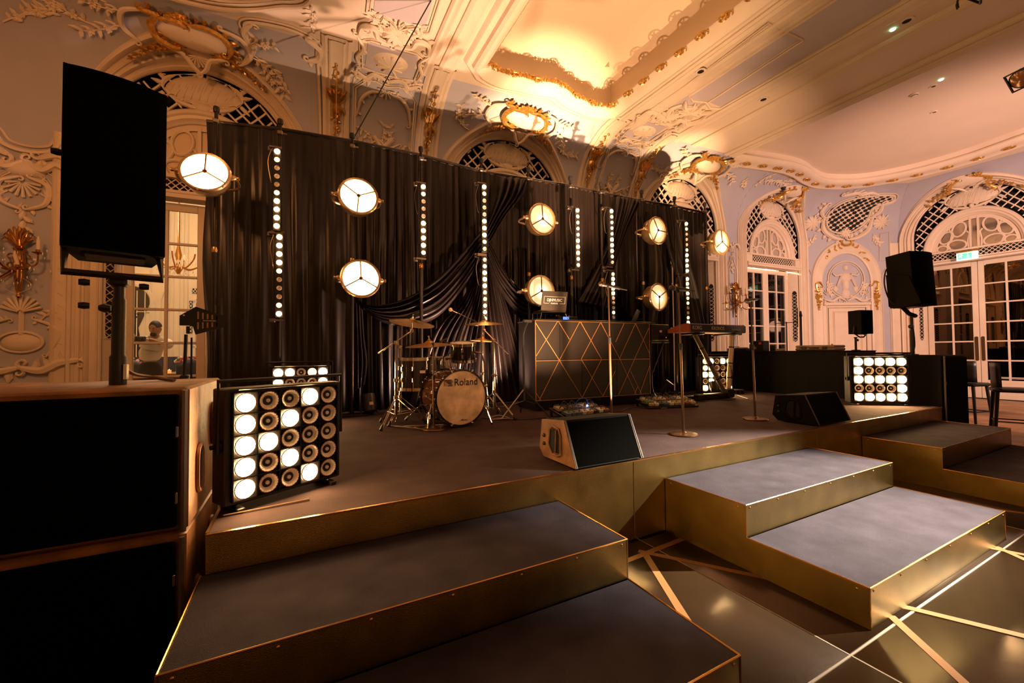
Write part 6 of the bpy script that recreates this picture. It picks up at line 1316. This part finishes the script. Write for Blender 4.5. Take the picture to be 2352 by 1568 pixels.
sdm = empty('smoke_detector', (10.35, .98, H+.195), 0, 'round cream smoke detector on the end bay ceiling', 'detector'); MB().lathe([(.065, .004), (.062, -.02), (.045, -.03), (.045, -.036), (.02, -.045), (.001, -.046)], 18, cap=False).build('body', CREAM, sdm); MB().lathe([(.052, -.026), (.046, -.032)], 18, cap=False).build('vent_ring', DARK, sdm)
cd = empty('dome_camera', F0.S(13.35, 6.12, .0), 0, 'white dome security camera at the cove above the fourth arch', 'camera'); MB().lathe([(.09, .05), (.09, -.03), (.07, -.035)], 18).build('housing', mat('camera_white', (.75, .65, .58), .5), cd); MB().ball((0, 0, -.035), (.066, .066, .075), 14, 8).build('dome', BLK, cd)
q_ = MB().tube([F0.W(2.19, 2.05, 4.20), F0.W(3.12, 2.55, 6.0)], .008, 6); tag(q_.build('suspension_wire', BLK), 'black wire running from the pole of the two big lamps up to the ceiling', 'wire')
# rig lamps hanging at the top right, on a bar above the picture
rb_ = empty('rig_bar', (8.2, -1.6, 5.35), 0, 'black rig bar out of view above the right of the picture', 'bar'); q_ = MB(); q_.tube([(-2.5, .0, 0), (2.6, .0, 0)], .03, 8); q_.tube([(-2.2, 0, 0), (-2.2, 0, .63)], .012, 6); q_.tube([(2.3, 0, 0), (2.3, 0, .63)], .012, 6); q_.build('tube', BLK, rb_)
def profile(lens, back, label):
    o = empty('profile_lamp', lens, 0, label, 'stage light', 'black lamps on the rig'); L_, B_ = Vector((0, 0, 0)), Vector(back)-Vector(lens); d_ = -B_.normalized(); Mx = axisM((0, 0, 0), d_); ln = B_.length
    MB().lathe([(.07, -ln), (.10, -ln+.03), (.11, -ln*.55), (.085, -ln*.5), (.085, -.06), (.10, -.05), (.10, .0)], 20, Mx).build('barrel', BLK, o)
    f_ = MB(); f_.grid(lambda a, b: Mx @ Vector((b[0]*a[0], b[0]*a[1], b[1])), [(-1, -1), (1, -1), (1, 1), (-1, 1)], [(.092, .0), (.105, .0), (.105, .018), (.092, .018)], True); f_.box((.105, .0, .01), (.03, .05, .025), Mx); f_.build('filter_frame', BLK, o); MB().lathe([(.088, .004), (.05, .014), (.001, .018)], 20, Mx, cap=False).build('lens', mat('lens_amber', (.28, .12, .05), .15, .2), o)
    y = MB(); t = Vector((back[0]-lens[0], back[1]-lens[1], 0)); m_ = B_*.5; y.tube([m_+Vector((0, 0, .10)), m_+Vector((0, 0, .2)), Vector((m_.x, -1.6-lens[1], 5.35-lens[2]))], .014, 6); y.build('yoke', BLK, o); return o
profile((7.05, -.92, 4.33), (7.62, -1.12, 4.75), 'black profile lamp at the right edge near the top, its amber lens toward us')
profile((5.86, -.86, 4.86), (5.96, -1.22, 5.16), 'black lamp with a pale front cut off by the top edge')
cl2 = tag(MB().tube(curve([(0, 0, 0), (.02, .01, .06), (.045, .01, .09), (.03, 0, .11), (.01, 0, .08), (.03, .0, .02)], 5), .008, 6).build('safety_clip', BLK), 'small black looped clip hanging below the top right lamp', 'clip'); cl2.location = (6.0, -.72, 4.86)
# ------------------------------------------------------------------ the room beyond the first doors
RX = F0; rm = empty('wall_beyond', kind='structure'); WRM = mat('room_cream', (.86, .70, .50), .6)
def bxw(mb, u0, u1, e0, e1, z0, z1): mb.add([F0.W(u, e, z) for z in (z0, z1) for e in (e0, e1) for u in (u0, u1)], [(0, 1, 3, 2), (4, 5, 7, 6), (0, 1, 5, 4), (2, 3, 7, 6), (0, 2, 6, 4), (1, 3, 7, 5)]); return mb
q_ = MB(); bxw(q_, -4.2, 1.9, -4.9, -4.8, 0, 5.2); bxw(q_, -4.3, -4.2, -4.9, -.62, 0, 5.2); bxw(q_, 1.8, 1.9, -4.8, -.62, 0, 5.2); bxw(q_, -4.3, 1.9, -4.9, -.62, 5.2, 5.3); bxw(q_, -4.2, 1.8, -4.8, -.64, -.08, .20); q_.build('room_shell', WRM, rm, smooth=False)
q_ = MB(); bxw(q_, -4.3, -1.0, -.62, -.58, 0, 5.2); bxw(q_, 1.16, 1.9, -.62, -.58, 0, 5.2); bxw(q_, -1.0, 1.16, -.62, -.58, 3.9, 5.2); q_.build('inner_wall', WRM, rm, smooth=False)
E_ = -4.79; md = MB()
for u in (-1.70, -1.62, -1.5, -1.42, -1.34, -2.05): md.tube([F0.W(u, E_, 0), F0.W(u, E_, 5)], .022, 6)
md.tube([F0.W(-2.42+.42*cos(q), E_+.01, 2.6+.45*sin(q)) for q in lin(0, pi, 15)], .05, 6); md.tube([F0.W(-2.0, E_+.01, 0), F0.W(-2.0, E_+.01, 2.6)], .05, 6)
md.tube([F0.W(u, E_+.01, z) for u, z in ((-1.86, .9), (-1.86, 2.7), (-1.80, 2.9), (-1.74, 2.9))], .02, 6); [md.box((0, 0, 0), (.10, .05, .5), Matrix.Translation(F0.W(-1.95, E_+.02, z))) for z in (1.6,)]; md.build('panel_moulding', CREAM, rm)
q_ = MB(); q_.add([F0.W(-2.42+.36*cos(q), E_+.012, 2.6+.40*sin(q)) for q in lin(0, pi, 13)]+[F0.W(-2.06, E_+.012, .6), F0.W(-2.78, E_+.012, .6)], [tuple(range(15))]); q_.build('pane', mat('night_window', (.05, .035, .02), .05), rm, smooth=False)
q_ = MB(); [q_.tube([F0.W(u, E_+.02, .6), F0.W(u, E_+.02, 2.9)], .012, 4) for u in (-2.55, -2.3, -2.15)]; [q_.tube([F0.W(-2.78, E_+.02, z), F0.W(-2.06, E_+.02, z)], .012, 4) for z in (1.2, 1.8, 2.4)]; q_.build('muntin', CREAM, rm)
for u0, u1, z0, z1 in ((-1.24, -.86, 2.90, 3.02), (-1.29, -1.22, 1.9, 2.7)):
    q_ = bxw(MB(), u0, u1, E_, E_+.02, z0, z1); q_.build('void', DARK, rm, smooth=False); q_ = MB(); lattice_bars(q_, F0, E_+.03, lambda u, z: u0 < u < u1 and z0 < z < z1, u0, u1, z0, z1, .07, .09, .009); q_.build('lattice', CREAM, rm)
q_ = bxw(MB(), -1.18, -.5, E_, E_+.02, .5, 2.66); q_.build('pane', mat('curtained_pane', (.55, .42, .34), .3), rm, smooth=False); q_ = MB(); [bxw(q_, u-.03, u+.03, E_, E_+.05, .3, 2.75) for u in (-1.18, -.92, -.68)]; [bxw(q_, -1.2, -.5, E_, E_+.05, z-.03, z+.03) for z in (.5, 1.0, 1.55, 2.1, 2.68)]; q_.build('muntin', CREAM, rm)
point('beyond_light', tuple(F0.W(-1.2, -2.3, 4.3)), 120, (1, .72, .44), .25)
area('beyond_front', tuple(F0.W(-.2, -1.0, 3.4)), tuple(F0.W(-1.4, -2.6, 1.2)), 26, (1, .78, .55), .5)
ch = empty('chandelier', F0.W(-.95, -2.7, 3.32), 0, 'crystal chandelier seen through the upper panes of the left door', 'chandelier'); q_ = MB()
for k in range(8): a = k*pi/4; q_.tube(curve([(0, 0, -.1), (.2*cos(a), .2*sin(a), -.18), (.42*cos(a), .42*sin(a), -.05), (.48*cos(a), .48*sin(a), .08)], 5), .014, 6)
q_.lathe([(.02, -.3), (.07, -.2), (.03, -.05), (.06, .1), (.02, .3), (.012, 1.88)], 10); q_.build('frame', mat('sconce_gilt', (.5, .24, .06), .25, 1.), ch); q_ = MB(); [q_.tube([(.48*cos(k*pi/4), .48*sin(k*pi/4), .08), (.48*cos(k*pi/4), .48*sin(k*pi/4), .20)], .014, 6) for k in range(8)]; q_.build('candles', mat('candle_wax', (.78, .62, .42), .5), ch)
rc = random.Random(6); q_ = MB()
for i in range(90): a = rc.uniform(0, 6.28); r_ = rc.uniform(.05, .46); q_.lathe([(.001, .03), (.010, .004), (.001, -.03)], 5, Matrix.Translation((r_*cos(a), r_*sin(a), rc.uniform(-.34, .02))))
q_ = q_.build('crystal_drops', mat('crystal', (.85, .75, .6), .05, .4), ch); q_['kind'] = 'stuff'
tbl = empty('dining_table', F0.W(-.75, -2.6, .20), F0.rz, 'laid table with a dark cloth beyond the left glazed door', 'table'); MB().box((0, 0, .79), (2.2, .8, .03), bev=.01).build('top', mat('table_wood', (.45, .28, .12), .4), tbl); MB().box((0, .05, .39), (2.0, .5, .77)).build('base', mat('patterned_base', (.05, .04, .03), .5, var=.8, scale=18), tbl); MB().grid(lambda x, z: (x, .42+.02*sin(30*x), z), lin(-1.1, 1.1, 50), [.4, 1.12]).build('navy_cloth', mat('navy_cloth', (.03, .035, .06), .7), tbl)
CL = ['lit candle in a jar, leftmost of the pair beside the red bouquet', 'lit candle in a jar right beside the red bouquet', 'lit candle in a jar right of the red bouquet', 'lit candle in a jar at the far right of the table beyond']
for k, u in enumerate((-1.02, -.95, -.60, -.30)):
    o = empty('candle_jar', F0.W(u, -2.25, 1.005), 0, CL[k], 'candle', 'candle jars on the table beyond'); MB().lathe([(.035, 0), (.035, .06), (.03, .06), (.03, .01)], 12).build('jar', mat('jar_amber', (.6, .25, .06), .1, emit=.8, ecol=(1, .4, .08)), o); MB().lathe([(.010, .02), (.012, .045), (.001, .075)], 8).build('flame', mat('flame', (1, .8, .4), .5, emit=30, ecol=(1, .6, .2)), o)
for u, lb in ((-.72, 'bouquet of red and pink flowers by the candles beyond the left door'), (-1.55, 'pale bouquet at the left end of the table beyond the door')):
    o = empty('flower_bouquet', F0.W(u, -2.35, 1.005), 0, lb, 'flowers'); MB().lathe([(.04, 0), (.05, .08), (.03, .12)], 12).build('vase', mat('vase_glass', (.3, .3, .28), .1), o)
    for c in ((.45, .02, .05), (.65, .25, .25), (.7, .5, .4), (.06, .12, .03)):
        b = MB()
        for i in range(9):
            a = rc.uniform(0, 6.28); r_ = rc.uniform(.02, .16); zz = .14+rc.uniform(0, .16); b.ball((r_*cos(a), r_*sin(a), zz), rc.uniform(.018, .034), 7, 5)
        b.build('blossom', mat('petal_%d' % int(c[0]*100), c, .6), o)
for u, e, a, lb in ((-1.45, -1.85, .3, 'dark upholstered chair at the left of the table beyond'), (-.55, -1.85, -.2, 'dark upholstered chair behind the right door panes')):
    o = empty('dining_chair', F0.W(u, e, .20), F0.rz+a, lb, 'chair'); NV = mat('navy_leather', (.015, .02, .03), .35); MB().box((0, 0, .55), (.5, .48, .10), bev=.03).build('seat', NV, o); MB().grid(lambda x, z: (x, .22-.10*(x/.26)**2, .6+z*(1-.25*(x/.26)**2)), lin(-.26, .26, 9), lin(0, .48, 6)).build('backrest', NV, o, solid=.05)
    for sx_, sy in ((-1, -1), (1, -1), (-1, 1), (1, 1)): MB().tube([(sx_*.2, sy*.19, .52), (sx_*.23, sy*.22, .0)], [.022, .014], 7).build('leg', BRASSE, o)
# the man lifting a guitar
SKIN = mat('skin', (.42, .22, .12), .5); SHIRT = mat('white_shirt', (.72, .62, .52), .7, bump=.2, bscale=15); TROU = mat('black_trousers', (.012, .011, .012), .8); HAIR = mat('dark_hair', (.012, .008, .006), .6, bump=.4, bscale=60)
mn = empty('person', F0.W(-.80, -1.0, .20), F0.rz, 'man in white shirt and black trousers lifting a guitar neck beyond the left door', 'person')
def skin_body(name, V, E, m_, parent, sub=2):
    me = bpy.data.meshes.new(name); me.from_pydata([v[:3] for v in V], E, []); me.update(); o = bpy.data.objects.new(name, me); COL.objects.link(o); o.parent = parent; sk = o.modifiers.new('skin', 'SKIN'); sk.use_smooth_shade = True
    if not me.skin_vertices: me.attributes.new('x', 'FLOAT', 'POINT'); 
    if not me.skin_vertices:
        bpy.context.view_layer.objects.active = o; o.select_set(True); bpy.ops.mesh.customdata_skin_add(); o.select_set(False)
    for i, v in enumerate(V): me.skin_vertices[0].data[i].radius = v[3]; me.skin_vertices[0].data[i].use_root = (i == 0)
    s = o.modifiers.new('sub', 'SUBSURF'); s.levels = sub; s.render_levels = sub; me.materials.append(m_); return o
# he bends forward from the hips over what he holds
bodyV = [(-.10, .16, 1.02, (.13, .10)), (-.09, .12, 1.14, (.14, .10)), (-.05, .04, 1.28, (.165, .115)), (0, -.02, 1.40, (.15, .10)), (.03, -.07, 1.48, (.055, .055)), (.05, -.10, 1.55, (.05, .05)),
     (-.19, .15, .92, (.09, .09)), (-.20, .14, .50, (.065, .065)), (-.21, .17, .08, (.045, .045)), (-.21, .05, .035, (.04, .03)), (-.01, .15, .92, (.09, .09)), (0, .14, .50, (.065, .065)), (.01, .17, .08, (.045, .045)), (.01, .05, .035, (.04, .03)),
     (-.14, -.03, 1.41, (.07, .06)), (-.22, -.10, 1.44, (.048, .048)), (-.27, -.16, 1.56, (.036, .036)), (-.285, -.17, 1.61, (.026, .03)), (.20, -.02, 1.39, (.07, .06)), (.26, -.20, 1.30, (.05, .05)), (.08, -.34, 1.40, (.036, .036)), (.03, -.36, 1.42, (.028, .03))]
bodyE = [(0, 1), (1, 2), (2, 3), (3, 4), (4, 5), (0, 6), (6, 7), (7, 8), (8, 9), (0, 10), (10, 11), (11, 12), (12, 13), (3, 14), (14, 15), (15, 16), (16, 17), (3, 18), (18, 19), (19, 20), (20, 21)]
bodyV = [(x, y, z, (r[0]*.6, r[1]*.6)) if i < 4 or 6 <= i <= 8 or 10 <= i <= 12 or i in (14, 15, 18, 19) else (x, y, z, r) for i, (x, y, z, r) in enumerate(bodyV)]
skin_body('body', bodyV, bodyE, SKIN, mn)
sh = [(-.10, .16, 1.06, (.155, .118)), (-.09, .12, 1.16, (.16, .115)), (-.05, .04, 1.28, (.18, .128)), (0, -.02, 1.39, (.165, .115)), (.03, -.06, 1.455, (.07, .07)), (-.14, -.03, 1.405, (.084, .075)), (-.215, -.095, 1.435, (.062, .062)), (.20, -.02, 1.385, (.084, .075)), (.26, -.19, 1.305, (.064, .064)), (.15, -.28, 1.36, (.048, .048))]
skin_body('shirt', sh, [(0, 1), (1, 2), (2, 3), (3, 4), (3, 5), (5, 6), (3, 7), (7, 8), (8, 9)], SHIRT, mn)
tr2 = [(-.10, .16, 1.08, (.157, .122)), (-.10, .16, .98, (.158, .122)), (-.19, .15, .84, (.105, .105)), (-.20, .14, .5, (.082, .082)), (-.21, .17, .10, (.066, .066)), (-.01, .15, .84, (.105, .105)), (0, .14, .5, (.082, .082)), (.01, .17, .10, (.066, .066))]
skin_body('trousers', tr2, [(0, 1), (1, 2), (2, 3), (3, 4), (1, 5), (5, 6), (6, 7)], TROU, mn)
hd = empty('head', (.055, -.13, 1.60), -.2, parent=mn); hd.rotation_euler = (radians(14), 0, -.2)
q_ = MB().grid(lambda u, v: (.078*cos(u)*sin(v)*(1-.16*max(0, -cos(v))), .098*sin(u)*sin(v)*(1-.10*max(0, -cos(v)))-.012*max(0, -cos(v)), .122*cos(v)), [2*pi*i/20 for i in range(20)], [pi*j/14 for j in range(15)], True); q_.ball((0, -.100, -.02), (.014, .020, .022), 8, 6); q_.tube([(0, -.088, .03), (0, -.105, -.015)], [.008, .013], 6); [q_.ball((s_*.078, .0, -.005), (.010, .022, .030), 8, 6) for s_ in (-1, 1)]; q_.build('face', SKIN, hd)
q_ = MB().grid(lambda u, v: (.085*cos(u)*sin(v), .010+.100*sin(u)*sin(v), .012+.124*cos(v)), [2*pi*i/20 for i in range(20)], [pi*.46*j/8 for j in range(9)], True); q_.build('hair', HAIR, hd)
q_ = MB(); [q_.ball((s_*.030, -.086, .005), (.012, .008, .007), 8, 5) for s_ in (-1, 1)]; q_.build('eye', mat('eye_white', (.7, .65, .6), .3), hd); q_ = MB(); [q_.ball((s_*.030, -.0935, .005), (.006, .003, .006), 8, 5) for s_ in (-1, 1)]; [q_.tube([(s_*.015, -.092, .026), (s_*.045, -.086, .026)], .005, 5) for s_ in (-1, 1)]; q_.tube([(-.026, -.090, -.058), (.026, -.090, -.058)], .005, 5); q_.ball((0, -.078, -.085), (.05, .022, .035), 10, 6); q_.build('brows_and_beard', HAIR, hd)
def hand(p, d_, nrm, side):
    d_ = Vector(d_).normalized(); n_ = Vector(nrm); n_ = (n_-d_*n_.dot(d_)).normalized(); s_ = d_.cross(n_)*side; q = MB(); P_ = Vector(p); q.grid(lambda a, t: P_+d_*(.085*t)+s_*cos(a)*(.026+.014*t)+n_*sin(a)*.013, [2*pi*i/10 for i in range(10)], lin(0, 1, 4), True)
    for k, L_ in enumerate((.068, .076, .072, .058)):
        b = P_+d_*.082+s_*(-.030+.020*k); q.tube([b-d_*.02, b+d_*L_*.4+n_*.010, b+d_*L_*.6+n_*.034, b+d_*L_*.5+n_*.056], [.0095, .009, .0085, .006], 6)
    b = P_+d_*.03-s_*.034; q.tube([b+s_*.01, b-s_*.014+d_*.025+n_*.012, b-s_*.010+d_*.05+n_*.03], [.011, .0105, .007], 6); return q
hand((-.285, -.17, 1.605), (-.15, -.1, 1), (0, -1, .2), 1).build('hand', SKIN, mn); hand((.05, -.355, 1.415), (-1, -.1, .1), (0, .3, -1), 1).build('hand', SKIN, mn)
gt = empty('guitar', F0.W(-.80-.27, -1.0+.22, 1.90), F0.rz, 'dark guitar neck with tuning pegs held up by the man beyond the left door', 'guitar'); gt.rotation_euler = (0, radians(22), F0.rz)
q_ = MB(); q_.box((0, 0, -.10), (.045, .022, .30), bev=.005); q_.box((0, -.004, .13), (.062, .018, .20), bev=.006); q_.build('neck', BLK, gt); q_ = MB(); [(q_.tube([(.03, 0, .06+.055*k), (.055, 0, .06+.055*k)], .005), q_.box((.068, 0, .06+.055*k), (.022, .012, .026), bev=.004)) for k in range(3)]; q_.build('tuning_peg', BLK, gt)
cm_ = empty('hand_camera', F0.W(-.80-.04, -1.0+.42, 1.62), F0.rz, 'small black device in the raised hand of the man beyond the left door', 'device'); q_ = MB().box((0, 0, 0), (.13, .06, .085), bev=.012); q_.build('body', BLK, cm_); q_ = MB().lathe([(.03, 0), (.03, .04), (.02, .045)], 12, Matrix.Translation((0, -.03, 0)) @ Matrix.Rotation(pi/2, 4, 'X')); q_.build('lens', BLK, cm_)
# pale curtains behind the doors of the fourth arch, and closing walls behind the doors
vc = empty('wall_behind_doors', kind='structure')
for uc, F_ in ((ARCH[3], F0),):
    q_ = MB().grid(lambda u, z: F_.W(u, -.62+.03*sin(u*42)+.012*sin(u*17), z), lin(uc-1.15, uc+1.15, 120), [.02, 3.9]); q_.build('curtain', mat('cream_curtain', (.70, .56, .46), .8), vc)
    [point('behind_doors', tuple(F_.W(uc+k, -.47, 3.87)), 110, (1, .72, .48), .02) for k in (-.6, 0, .6)]

split_parts()
